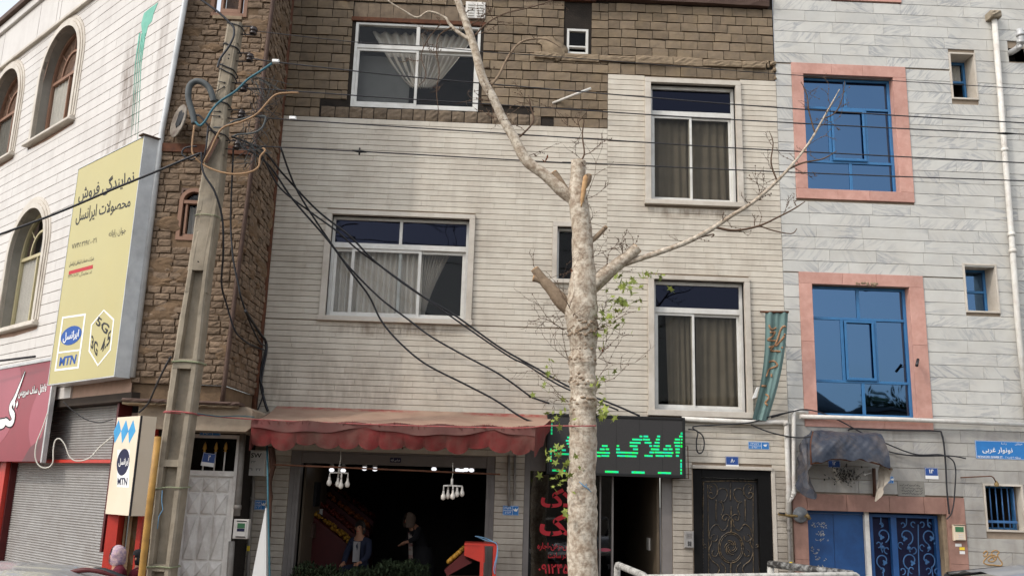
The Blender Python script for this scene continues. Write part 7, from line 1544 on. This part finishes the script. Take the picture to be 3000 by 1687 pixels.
br([(1910, 568, 2), (1945, 580, 1.8), (1990, 588, 1.5), (2005, 575, 1)], 'twig', n=5); br([(1700, 615, 2.5), (1790, 590, 2), (1790, 597, 1.5)], 'twig', n=5)
br([(2050, 335, 2.2), (2035, 280, 2), (2030, 240, 1.6), (2015, 205, .8)], 'twig', n=5); br([(2068, 300, 2), (2100, 285, 1.8), (2118, 250, 1.4), (2125, 205, .8)], 'twig', n=5)
br([(1985, 425, 3), (2020, 410, 2.5), (2070, 400, 2), (2105, 380, 1)], 'twig', n=5); br([(1955, 455, 2.4), (1940, 410, 2.2), (1945, 360, 1.6), (1935, 330, .8)], 'twig', n=5)
br([(1180, 100, 5), (1150, 80, 5), (1130, 60, 4), (1120, 45, 3.2), (1080, 30, 2.8), (1050, 45, 2.6), (1020, 30, 2.2), (980, 5, 1.8), (950, -20, 1.4)], n=6)
br([(1235, 215, 4.5), (1255, 190, 3.6), (1275, 150, 3.2), (1300, 115, 3), (1330, 100, 2.8), (1375, 100, 2.2), (1410, 120, 1.4)], 'bark_old', n=6)
br([(1195, 90, 3), (1225, 60, 2), (1270, 35, 1.9), (1330, 20, 1.6), (1380, 5, 1.4), (1420, -20, 1.2)], 'twig', n=5)
br([(1135, 70, 3), (1105, 90, 1.6), (1098, 130, 1.5), (1105, 180, 1.4), (1098, 230, 1.2), (1105, 290, .8)], 'twig', n=5); br([(1110, 60, 1.6), (1080, 95, 1.4), (1060, 140, 1.3), (1072, 190, 1.1), (1055, 215, .8)], 'twig', n=5)
br([(1290, 360, 3), (1340, 310, 2.4), (1335, 270, 2), (1330, 240, 1)], 'twig', n=5); br([(1470, 300, 1.6), (1465, 340, 2), (1470, 385, 2.2), (1462, 405, 2.4)], 'twig', n=5)
br([(1462, 330, 1), (1455, 312, 1.4), (1452, 298, .8)], 'twig', n=4)
# twigs: forked thin shoots with buds, each main shoot a part
def shoot(p, d, L, r, rnd, mb, depth=0):
    n = 4; pts = [p]; q_ = p.copy(); dd = d.copy()
    for i in range(n):
        dd = (dd+Vector((rnd.uniform(-.35, .35), rnd.uniform(-.25, .25), rnd.uniform(-.25, .35)))).normalized(); q_ = q_+dd*L/n; pts.append(q_.copy())
        if rnd.random() < .6: mb.ball(q_, (r*2.2, r*2.2, r*2.6), 5, 3)
        if depth < 2 and rnd.random() < .55: shoot(q_, (dd+Vector((rnd.uniform(-1, 1), rnd.uniform(-.6, .6), rnd.uniform(-.7, .9)))).normalized(), L*rnd.uniform(.35, .6), r*.7, rnd, mb, depth+1)
    mb.tube(pts, [r, r*.85, r*.7, r*.55, r*.4], 4, cap=False)
def twigs(c, i0, i1, n, L, up=.3, r=.006):
    for k in range(n):
        i = rt_.randrange(int(i0*(len(c)-1)), int(i1*(len(c)-1))); d = Vector((rt_.uniform(-1, 1), rt_.uniform(-.6, .6), rt_.uniform(-.5, 1)+up)).normalized(); m = MB(); shoot(c[i], d, L*rt_.uniform(.5, 1.2), r, rt_, m); m.build('twig', 'twig', tr_)
twigs(branches[0][0], .25, .98, 16, .40, .0, .005); twigs(branches[3][0], .3, 1.0, 5, .40, .6, .005); twigs(branches[4][0], .2, 1, 2, .3, .3, .004); twigs(RB[1], .15, .98, 17, .34, .2, .0042); twigs(RB2[1], .2, 1, 6, .25, .2, .004)
for i in range(11, 17): twigs(branches[i][0], .1, 1, 3, .22, .0, .0035)
for i in range(17, len(branches)): twigs(branches[i][0], .1, 1, 4, .3, .0, .004)
for (x, y, n) in ((1420, 830, 3), (1500, 830, 4), (1445, 790, 4), (1505, 900, 3), (1430, 905, 3), (1425, 960, 1), (1500, 960, 2), (1480, 560, 2), (1475, 660, 2), (1430, 1010, 2), (1475, 500, 2)):
    for k in range(n):
        sx = 1 if x > 1466 else -1; m = MB(); shoot(T(x, y, -.08), Vector((sx*rt_.uniform(.1, 1), rt_.uniform(-.7, .3), rt_.uniform(-.3, .9))).normalized(), rt_.uniform(.25, .65), .0038, rt_, m); m.build('twig', 'twig', tr_)
# leaves: five pointed, copied one by one
lm = MB(); pts = []
for k in range(10):
    a = math.pi*(k/10)*2-math.pi/2; rr_ = (.055 if k % 2 == 1 else .024)*(1.15 if k in (5,) else 1); pts.append((rr_*math.cos(a), rr_*math.sin(a)+.045))
lm.add([(x, y, .006*math.sin(abs(x)*60)) for x, y in pts]+[(0, .045, 0)], [(i, (i+1) % 10, 10) for i in range(10)]); lm.tube([(0, -.03, 0), (0, .02, 0)], .0015, 3)
leaf0 = lm.build('leaf', 'leaf', tr_); first = True
def leaves(x, y, sx, sy, n, s=1.0, dry=False):
    global first
    for i in range(n):
        o = leaf0 if first else leaf0.copy()
        if not first: col.objects.link(o)
        first = False; o.parent = tr_
        p = T(rt_.gauss(x, sx), rt_.gauss(y, sy), rt_.uniform(-.35, .15)); o.location = p-WORLD[tr_.name]
        o.rotation_euler = (rt_.uniform(.3, 1.9), rt_.uniform(-.6, .6), rt_.uniform(-2.2, 2.2)); k = s*rt_.uniform(.45, 1.15); o.scale = (k, k, k)
leaves(1575, 715, 30, 12, 34, 1.0); leaves(1552, 768, 24, 24, 46); leaves(1635, 693, 16, 6, 9); leaves(1530, 815, 20, 16, 14); leaves(1510, 975, 12, 30, 18, .9); leaves(1518, 1030, 10, 20, 16); leaves(1408, 1030, 18, 18, 14); leaves(1375, 960, 12, 16, 9, .8); leaves(1390, 900, 10, 8, 4, .8)
leaves(1398, 1150, 20, 18, 14, .9); leaves(1408, 1215, 12, 16, 12); leaves(1425, 1300, 5, 5, 3); leaves(1500, 850, 10, 20, 10, .8); leaves(1440, 1170, 14, 14, 8, .8)
for (x, y) in ((1372, 405), (1445, 690), (1520, 880)):
    m = MB(); leafy(m, 5, lambda: T(x+rt_.uniform(-5, 5), y+rt_.uniform(-8, 8), -.05), .04, .08, rt_); m.build('dry_leaf', 'leaf_dry', tr_)
m = MB(); c0 = T(1466, 1225); 
for k in range(4): m.tube([Vector((c0.x-.06+.02*k, YT-.165, c0.z+.06-.02*k)), Vector((c0.x+.02, YT-.172, c0.z+.0)), Vector((c0.x+.08-.02*k, YT-.16, c0.z-.05+.03*k))], .004, 4)
solo(m, 'string_knot', 'string_blue', 'knot of pale blue string tied on the tree trunk', 'string')
# ================================================================== banner, white board, ragged post
bn = thing('banner', 'long faded teal cloth banner hung from a short bar by the tall right windows', 'banner', tuple(W('D3', 370, 190, .5)))
tlb, trb, blb, brb = W('D3', 288, 195, .45), W('D3', 482, 198, .45), W('D3', 168, 1138, .12), W('D3', 305, 1160, .12)
def ban(a, b):
    l = tlb.lerp(blb, b)+Vector((-.02, 0, 0)); r_ = trb.lerp(brb, b); bow = Vector((.07*math.sin(b*math.pi), 0, 0)); return l.lerp(r_, a)+bow+Vector((0, -.03*math.sin(a*9.4+b*2)*(.4+b)+.015*math.sin(a*21), 0))
m = MB(); m.sheet(ban, 26, 30); m.build('cloth', 'banner_teal', bn)
m = MB(); m.tube([W('D3', 240, 190, .02), W('D3', 280, 192, .45), W('D3', 484, 192, .45)], .02, 6); m.build('bar', 'rust', bn)
def onban(pts, w):
    w *= 1.5; mm = MB(); mm.tube([ban(a, b)+Vector((0, -.006, 0)) for a, b in [tuple(v_)[:2] for v_ in curve3([Vector((a, b, 0)) for a, b in pts], 5)]], w, 4); return mm.build('lettering', 'banner_print', bn)
for pts in (((.15, .12), (.25, .16), (.5, .14)), ((.2, .19), (.45, .18), (.35, .22), (.12, .26), (.5, .26)), ((.9, .13), (.75, .14), (.62, .22), (.5, .31), (.7, .27), (.85, .22)), ((.18, .33), (.45, .31), (.3, .35), (.75, .36)), ((.85, .20), (.9, .21)), ((.78, .32), (.82, .33)), ((.3, .46), (.5, .45), (.7, .49), (.35, .53), (.25, .60)), ((.5, .57), (.52, .60)), ((.1, .69), (.4, .68)), ((.45, .76), (.6, .79), (.5, .84), (.65, .86))): onban(pts, .011)
MBb = MB().prism(FA, [FA.uv('C3', *q_) for q_ in ((2105, 965), (2140, 955), (2165, 860), (2145, 865))], .1, .13); solo(MBb, 'paper_tag', 'paper_white', 'white board scrap behind the lower edge of the teal banner', 'tag')
FP = Frame((0, 13.2, 0), (1, 0, 0)); g2 = lambda x, y: FP.uv('A4', x, y)
t3 = g2(2352, 845); m = MB(); m.prism(FP, [(g2(2220, 1449)[0]-.04, .15), (g2(2375, 1449)[0]+.01, .15), (t3[0]+.005, t3[1]), (t3[0]-.008, t3[1])], -.10, 0); solo(m, 'tapering_board', 'paper_white', 'tall white tapering board standing on the pavement left of the greengrocer', 'board')
m = MB(); m.tube([P('A4', 2362, 290, 13.15), P('A4', 2372, 850, 13.15), P('A4', 2385, 1449, 13.15), Vector((P('A4', 2385, 1449, 13.15).x, 13.15, .15))], .014, 6); solo(m, 'thin_post', 'cable_teal', 'thin blue green post holding the left end of the awning', 'post')
m = MB(); m.tube(curve3([P('B4', 285, 300, 13.5), P('B4', 300, 480, 13.5), P('B4', 270, 620, 13.5), P('B4', 280, 800, 13.5), P('B4', 268, 1100, 13.5)], 5), [.05]*6+[.035]*9+[.02]*6, 7); solo(m, 'rolled_cloth', 'dark_wood', 'dark rag bundle tied to the awning post', 'cloth')
# ================================================================== people
def skin_mesh(nodes, edges, rad, sub=1):
    me = bpy.data.meshes.new('body'); me.from_pydata([Vector(p) for p in nodes], edges, []); o = bpy.data.objects.new('body', me); col.objects.link(o)
    md = o.modifiers.new('Skin', 'SKIN'); md.use_smooth_shade = True; md.branch_smoothing = .4
    for i, s in enumerate(me.skin_vertices[0].data): s.radius = (rad[i], rad[i]); s.use_root = (i == 0)
    sb = o.modifiers.new('Sub', 'SUBSURF'); sb.levels = sub; sb.render_levels = sub
    r = bpy.data.meshes.new_from_object(o.evaluated_get(bpy.context.evaluated_depsgraph_get())); bpy.data.objects.remove(o); bpy.data.meshes.remove(me); return r
def from_mesh(r, name, mat, parent):
    o = bpy.data.objects.new(name, r); r.name = name; r.materials.clear(); r.materials.append(MATS[mat]); col.objects.link(o)
    if parent: o.parent = parent
    return o
def person(label, loc, face, sit, lean, coat, scarf=None, hair=None, skirt=None, sc_=1.0, arm=0.0, look=0.0, hat=None):
    t = thing('person', label, 'person', loc); t.rotation_euler = (0, 0, face)
    hz = .52 if sit else .90; cl, sl_ = math.cos(lean), math.sin(lean)
    up = lambda h, f=0.0: Vector((0, f*cl+h*sl_, hz+h*cl-f*sl_))
    N = [up(0), up(.18), up(.36), up(.50), up(.58, .02), up(.68, .03), up(.78, .03)]; R = [.135, .125, .145, .10, .055, .085, .075]; E = [(i, i+1) for i in range(6)]
    def add(p, r, frm): N.append(Vector(p)); R.append(r); E.append((frm, len(N)-1)); return len(N)-1
    nose = add(up(.685, .125), .016, 5)
    arms = []; hands = []
    for s in (-1, 1):
        sh = add(up(.47)+Vector((s*.17, 0, 0)), .062, 3)
        a = arm if s < 0 else arm*.4
        el = add(up(.20)+Vector((s*.24, .06+.16*a, .05*a)), .047, sh); wr = add(up(.06)+Vector((s*(.16+.06*a), .26+.20*a, .10*a)), .032, el); pm = add(N[wr]+Vector((-s*.02, .07, -.01)), .030, wr)
        arms.append((sh, el, wr)); hands.append(pm)
        for k, (dx, ln) in enumerate(((-.033, .055), (-.012, .075), (.010, .082), (.030, .072))):
            f1 = add(N[pm]+Vector((dx, ln*.55, -.010)), .009, pm); add(N[f1]+Vector((0, ln*.40, -.030)), .008, f1)
        th = add(N[pm]+Vector((-s*.045, .0, .0)), .011, pm); add(N[th]+Vector((-s*.012, .03, -.01)), .009, th)
    legs = []
    for s in (-1, 1):
        hp = add(Vector((s*.095, .01, hz-.04)), .088, 0)
        if sit: kn = add(Vector((s*.13, .42, hz-.02)), .062, hp); an = add(Vector((s*.13, .42, .08)), .042, kn)
        else: kn = add(Vector((s*.10, .04, .48)), .060, hp); an = add(Vector((s*.10, .0, .08)), .042, kn)
        add(N[an]+Vector((0, .15, -.045)), .036, an); legs.append((hp, kn, an))
    body = from_mesh(skin_mesh(N, E, R), 'body', 'skin', t)
    # clothing: the same skeleton with fuller radii, ending at wrists and ankles
    ids = [0, 1, 2, 3, 4]+[i for a_ in arms for i in a_]+[i for l_ in legs for i in l_]; mp = {g: i for i, g in enumerate(ids)}
    CN = [N[i] for i in ids]; CE = [(mp[a], mp[b]) for a, b in E if a in mp and b in mp]; CR = [R[i]+(.022 if i in (0, 1, 2) else .018 if i != 4 else .006) for i in ids]
    from_mesh(skin_mesh(CN, CE, CR), 'coat', coat, t)
    if skirt:
        m = MB(); n = 18; prof = [(.05, .20, .17), (-.15, .24, .22), (-.45, .27, .26), (-.8, .31, .29)] if not sit else [(.05, .2, .18), (-.1, .26, .38), (-.3, .28, .42), (-.46, .30, .44)]
        P_ = [Vector((rx*math.cos(2*math.pi*j/n)*(1+.05*math.sin(j*3)), (ry*math.sin(2*math.pi*j/n))+(.16 if sit else .02), hz+h)) for h, rx, ry in prof for j in range(n)]
        m.add(P_, [(i*n+j, i*n+(j+1) % n, (i+1)*n+(j+1) % n, (i+1)*n+j) for i in range(3) for j in range(n)], True); o = m.build('skirt', skirt); o.parent = t
    hd = up(.70, .03)
    def dom(rx, ry, rz, c, cut, mat, nm, n=18, mm=12):       # head covering, left open over the face
        m = MB(); P_ = []; fs = []
        for i in range(mm+1):
            p = math.pi*.80*i/mm
            for j in range(n+1):
                w = math.radians(90+cut)+math.radians(360-2*cut)*j/n if p > .9 else math.radians(90+cut*p/.9)+math.radians(360-2*cut*p/.9)*j/n
                fl_ = 1+.05*math.sin(w*5+i)+max(0, p-1.9)*.55
                P_.append(Vector(c)+Vector((rx*math.sin(p)*math.cos(w)*fl_, ry*math.sin(p)*math.sin(w)*fl_, rz*math.cos(p)*(1.25 if p > 1.6 else 1))))
        fs = [(i*(n+1)+j, i*(n+1)+j+1, (i+1)*(n+1)+j+1, (i+1)*(n+1)+j) for i in range(mm) for j in range(n)]
        m.add(P_, fs, True); o = m.build(nm, mat); o.parent = t; return o
    if scarf: dom(.125, .14, .155, hd+Vector((0, -.02, .0)), 38, scarf, 'headscarf')
    if hair: dom(.100, .112, .125, hd+Vector((0, -.018, .018)), 62, hair, 'hair')
    if hat: m = MB(); m.lathe(hd+Vector((0, 0, .05)), (0, 0, 1), [(0, .115), (.05, .115), (.09, .09), (.11, .0)], 14); o = m.build('cap', hat); o.parent = t
    m = MB()
    for s in (-1, 1): m.ball(hd+Vector((s*.032, .082, .015)), .011, 6, 4)
    o = m.build('eyes', 'print_black'); o.parent = t
    m = MB(); m.tube([hd+Vector((-.024, .078, -.052)), hd+Vector((0, .090, -.054)), hd+Vector((.024, .078, -.052))], .005, 5); o = m.build('mouth', 'print_red'); o.parent = t
    for s in (-1, 1): m = MB(); m.ball(hd+Vector((s*.086, .0, -.005)), (.014, .024, .034), 7, 5); o = m.build('ear', 'skin'); o.parent = t
    t.scale = (sc_, sc_, sc_); return t
def stool(label, x, y, h, g=.15):
    t = thing('stool', label, 'stool', (x, y, g), None); m = MB(); m.lathe(Vector((x, y, g+h-.04)), (0, 0, 1), [(0, 0), (0, .16), (.03, .17), (.04, .16), (.04, 0)], 16); m.build('seat', 'plastic_white', t)
    for i in range(4): a = math.pi/4+i*math.pi/2; m = MB(); m.tube([Vector((x+.16*math.cos(a), y+.16*math.sin(a), g)), Vector((x+.11*math.cos(a), y+.11*math.sin(a), g+h-.04))], .016, 6); m.build('leg', 'plastic_white', t)
h1 = P('A4', 1110, 1215, 12.2); h2 = P('A4', 1228, 1250, 12.3)
person('person in a pink floral headscarf and burgundy coat seated before the red door jamb', (h1.x, 12.2, .0), math.radians(120), True, .15, 'cloth_burgundy', scarf='scarf_floral', skirt='cloth_burgundy', sc_=(h1.z+.06)/1.36)
person('person in a dark cap and burgundy coat half hidden by the yellow plastic pipe', (h2.x+.06, 12.35, .0), math.radians(70), True, .1, 'cloth_burgundy', hair='cloth_black', hat='cloth_black', sc_=(h2.z+.05)/1.36)
stool('low stool under the person in the pink floral headscarf', h1.x, 12.2, .28); stool('low stool under the person in the dark cap', h2.x+.06, 12.35, .28)
hm = P('B4', 1095, 965, 15.5); hw = P('B4', 1655, 945, 15.9)
pm_ = person('person with grey hair in a navy jacket sitting behind the herb heap', (hm.x, 15.5, .15), math.radians(160), True, .1, 'cloth_navy', hair='hair_grey', sc_=(hm.z-.15)/1.36+.02, arm=.5)
m = MB(); m.sheet(lambda a, b: Vector((-.07+.14*a, .165+.01*math.cos(a*6)-.03*b*0, .62+.36*b)), 6, 6); o = m.build('shirt_front', 'cloth_shirt'); o.parent = pm_
stool('low stool of the person in the navy jacket', hm.x, 15.5, .42)
pw = person('person in a patterned headscarf and long black coat stooping in the shop', (hw.x-.02, 16.1, .15), math.radians(120), False, .55, 'cloth_black', scarf='cloth_beige', skirt='cloth_black', sc_=(hw.z-.15)/1.50, arm=1.0)
m = MB(); m.sheet(lambda a, b: Vector((-.02+.17*a, .30-.2*b*.3+.02*math.sin(a*9), 1.22-.75*b)), 8, 8); o = m.build('scarf_tail', 'scarf_stripe'); o.parent = pw
# ================================================================== vehicles at the bottom edge
def car(label, cx, cy, roof, L, Wd, mat, rot=0.0, hatch=True):
    t = thing('parked_car', label, 'car', (cx, cy, 0)); B = lambda x, y, z: Vector((cx+x*math.cos(rot)-y*math.sin(rot), cy+x*math.sin(rot)+y*math.cos(rot), z))
    h = roof; w = Wd/2; hl = L/2; tail = -hl+(.35 if hatch else .95)
    lower = [(-hl, .42, .55), (-hl+.05, .85, .92), (-hl+.25, .93, .97), (-.2, .95, 1.0), (hl*.42, .93, .99), (hl-.35, .80, .94), (hl-.04, .62, .82), (hl, .38, .6)]
    m = MB(); rings = []
    for x, z, k in lower: rings.append([B(x, -w*k, .22), B(x, -w*k*1.0, .45), B(x, -w*k*.98, z*.92), B(x, -w*k*.86, z), B(x, w*k*.86, z), B(x, w*k*.98, z*.92), B(x, w*k, .45), B(x, w*k, .22)])
    for a, b in zip(rings, rings[1:]): m.add(a+b, [(i, (i+1) % 8, 8+(i+1) % 8, 8+i) for i in range(8)], True)
    m.add(rings[0], [tuple(range(7, -1, -1))]); m.add(rings[-1], [tuple(range(8))]); body = m.build('body', mat, t)
    # roof with ribs, pillars and glass
    rs = [(tail+.10, h-.10), (tail+.35, h-.02), (tail+.9, h), (.25, h-.005), (.62, h-.05)]; m = MB(); P_ = []
    for x, z in rs:
        for j in range(13): a = -1+2*j/12; rib = .012 if j in (2, 4, 8, 10) else 0; P_.append(B(x, a*w*.78, z-.055*abs(a)**3.2+rib))
    m.add(P_, [(i*13+j, (i+1)*13+j, (i+1)*13+j+1, i*13+j+1) for i in range(len(rs)-1) for j in range(12)], True); m.build('roof', mat, t)
    cab_b = [(-hl+.22, .93), (hl*.40, .92)]
    def pil(a, b, r=.03, mt='car_black'): m = MB(); m.tube([a, b], r, 6); m.build('pillar', mt, t)
    for s in (-1, 1):
        pil(B(tail+.10, s*w*.78, h-.15), B(cab_b[0][0], s*w*.9, .95)); pil(B(.62, s*w*.78, h-.10), B(cab_b[1][0], s*w*.88, .93)); pil(B(-.15, s*w*.78, h-.06), B(-.15, s*w*.95, .95))
        m = MB(); m.tube([B(x, s*w*.80, z-.05) for x, z in rs], .022, 6); m.build('roof_rail', 'car_black', t)
        for (xa, xb, ta, tb) in ((cab_b[0][0]+.06, -.18, tail+.16, -.18), (-.12, cab_b[1][0]-.06, -.12, .58)):
            m = MB(); m.quad(B(xa, s*w*.92, .96), B(xb, s*w*.93, .96), B(tb, s*w*.785, h-.085), B(ta, s*w*.785, h-.085)); m.build('side_glass', 'glass_dark', t)
        m = MB(); m.box(Frame(B(-.05, s*w*.99, .78), (math.cos(rot), math.sin(rot), 0)), -.07, .07, -.012, .012, -.02, .02, .003); m.build('door_handle', 'car_black', t)
        m = MB(); m.ball(B(hl*.33, s*(w+.07), .98), (.06, .09, .06), 8, 6); m.build('mirror', 'car_black', t)
        m = MB(); m.ball(B(hl-.12, s*w*.66, .62), (.12, .14, .07), 8, 6); m.build('headlight', 'lamp_clear', t); m = MB(); m.ball(B(-hl+.06, s*w*.74, .75), (.06, .10, .12), 8, 6); m.build('tail_light', 'lamp_red', t)
        for x in (-hl*.62, hl*.62):
            c = B(x, s*(w-.09), .31); ax = B(0, s, 0)-B(0, 0, 0); wm = MB(); wm.lathe(c-ax.normalized()*.09, ax, [(0, .18), (.0, .29), (.03, .31), (.15, .31), (.18, .29), (.18, .19)], 20); wh = wm.build('wheel', 'rubber', t); wm = MB(); wm.lathe(c+ax.normalized()*.05, ax, [(0, .20), (.03, .19), (.035, .06), (.045, .05), (.045, 0)], 16); wm.build('rim', 'galvanised', wh)
    m = MB(); m.quad(B(.64, -w*.75, h-.075), B(.64, w*.75, h-.075), B(cab_b[1][0]+.02, w*.84, .94), B(cab_b[1][0]+.02, -w*.84, .94)); m.build('windscreen', 'glass_dark', t)
    m = MB(); m.quad(B(tail+.08, -w*.75, h-.13), B(cab_b[0][0]-.02, -w*.84, .95), B(cab_b[0][0]-.02, w*.84, .95), B(tail+.08, w*.75, h-.13)); m.build('rear_glass', 'glass_dark', t)
    m = MB(); m.box(Frame(B(hl+.01, 0, .42), (math.sin(rot)*-1, math.cos(rot), 0)), -w*.9, w*.9, -.09, .09, -.03, .05, .02); m.build('bumper', mat, t)
    return t
pl_ = P('A4', 350, 1415, 6.0)
car('light grey parked car, only its roof in view under the roller shutter', -3.95, 6.0, pl_.z+.03, 4.1, 1.62, 'car_grey', math.pi)
ps = P('D4', 2300, 1388, 6.0)
car('silver parked car with a black roof edge before the barred window', 3.98, 6.0, ps.z+.01, 4.2, 1.68, 'car_silver', math.pi)
bd = MB(); b0 = P('A4', 760, 1440, 6.1)
bd.tube(curve3([b0+Vector((-.16, 0, 0)), b0+Vector((-.03, 0, .03)), b0+Vector((.08, 0, .025)), b0+Vector((.2, .02, -.01))], 4), [.006, .015, .015, .015, .018, .018, .015, .015, .015, .015, .01, .01, .006], 6); solo(bd, 'rolled_cloth', 'dark_red_paint', 'dark red rolled cloth lying on the light grey car roof', 'cloth')
# white steel cart with peeling rails
ct = thing('steel_cart', 'white steel cart with peeling painted rails before the ornate iron door', 'cart', (2.2, 7.6, 0))
fl0, fr0_, nl0, nr0 = P('C4', 930, 1345, 8.0), P('D4', 345, 1340, 8.0), P('C4', 1175, 1447, 7.0), P('D4', 1050, 1432, 7.3)
def rail(pts, r, mat, nm='rail'): m = MB(); m.tube(bend(pts, .05) if len(pts) > 2 else pts, r, 8); m.build(nm, mat, ct)
rail([Vector((fl0.x-.01, 8.0, .55)), fl0, nl0, Vector((nl0.x+.02, 6.95, .55))], .028, 'old_white_paint'); rail([Vector((fr0_.x-.04, 8.0, .55)), fr0_+Vector((-.02, 0, -.02))], .03, 'old_white_paint'); rail([fr0_+Vector((-.03, 0, 0)), nr0], .030, 'worn_black_paint')
rail([nl0+Vector((-.02, 0, -.01)), nr0+Vector((.05, 0, 0)), Vector((nr0.x+.05, 7.3, .55))], .021, 'old_white_paint'); rail([fl0+Vector((0, 0, -.3)), fr0_+Vector((0, 0, -.3))], .02, 'old_white_paint')
m = MB(); m.hexa([(nl0.x-.1, 6.95, .50), (nr0.x+.1, 6.95, .50), (nr0.x+.1, 6.95, .58), (nl0.x-.1, 6.95, .58), (nl0.x-.1, 8.05, .50), (nr0.x+.1, 8.05, .50), (nr0.x+.1, 8.05, .58), (nl0.x-.1, 8.05, .58)]); m.build('deck', 'car_white', ct)
for x in (nl0.x+.3, nr0.x-.3):
    for y, s in ((7.0, -1), (8.0, 1)): m = MB(); m.lathe(Vector((x, y-.06, .25)), (0, 1, 0), [(0, .12), (0, .23), (.03, .25), (.09, .25), (.12, .23), (.12, .12)], 18); w_ = m.build('wheel', 'rubber', ct); m = MB(); m.lathe(Vector((x, y-.03, .25)), (0, 1, 0), [(0, .01), (0, .13), (.06, .13), (.06, 0)], 14); m.build('rim', 'galvanised', w_)
# ================================================================== across the street, seen only in the window glass
ac = thing('pavilion', 'low building with a cupola across the street, mirrored in the blue windows', 'building', (2, -16, 0))
FO = Frame((0, -15, 0), (-1, 0, 0)); m = MB(); m.box(FO, -40, 40, 0, 6.1, -8, 0); m.build('wall', 'far_wall', ac)
m = MB(); m.box(FO, -40.3, 40.3, 6.1, 6.35, -8.3, .3); m.build('roof', 'far_roof', ac)
m = MB(); m.lathe(Vector((16.6, -17.0, 6.35)), (0, 0, 1), [(0, 2.1), (.35, 1.9), (.6, 1.4), (.9, .7), (1.15, .25), (1.4, .12), (1.6, .2), (1.75, .06), (2.0, 0)], 20); m.build('cupola', 'far_roof', ac)
ro = random.Random(3); m = MB(); leafy(m, 900, lambda: Vector((ro.uniform(19.5, 24.5), ro.uniform(-17.5, -16), 6.35+ro.random()*ro.uniform(.3, 1.3))), .2, .5, ro); m.build('roof_plants', 'leaf_dark', ac, kind='stuff')
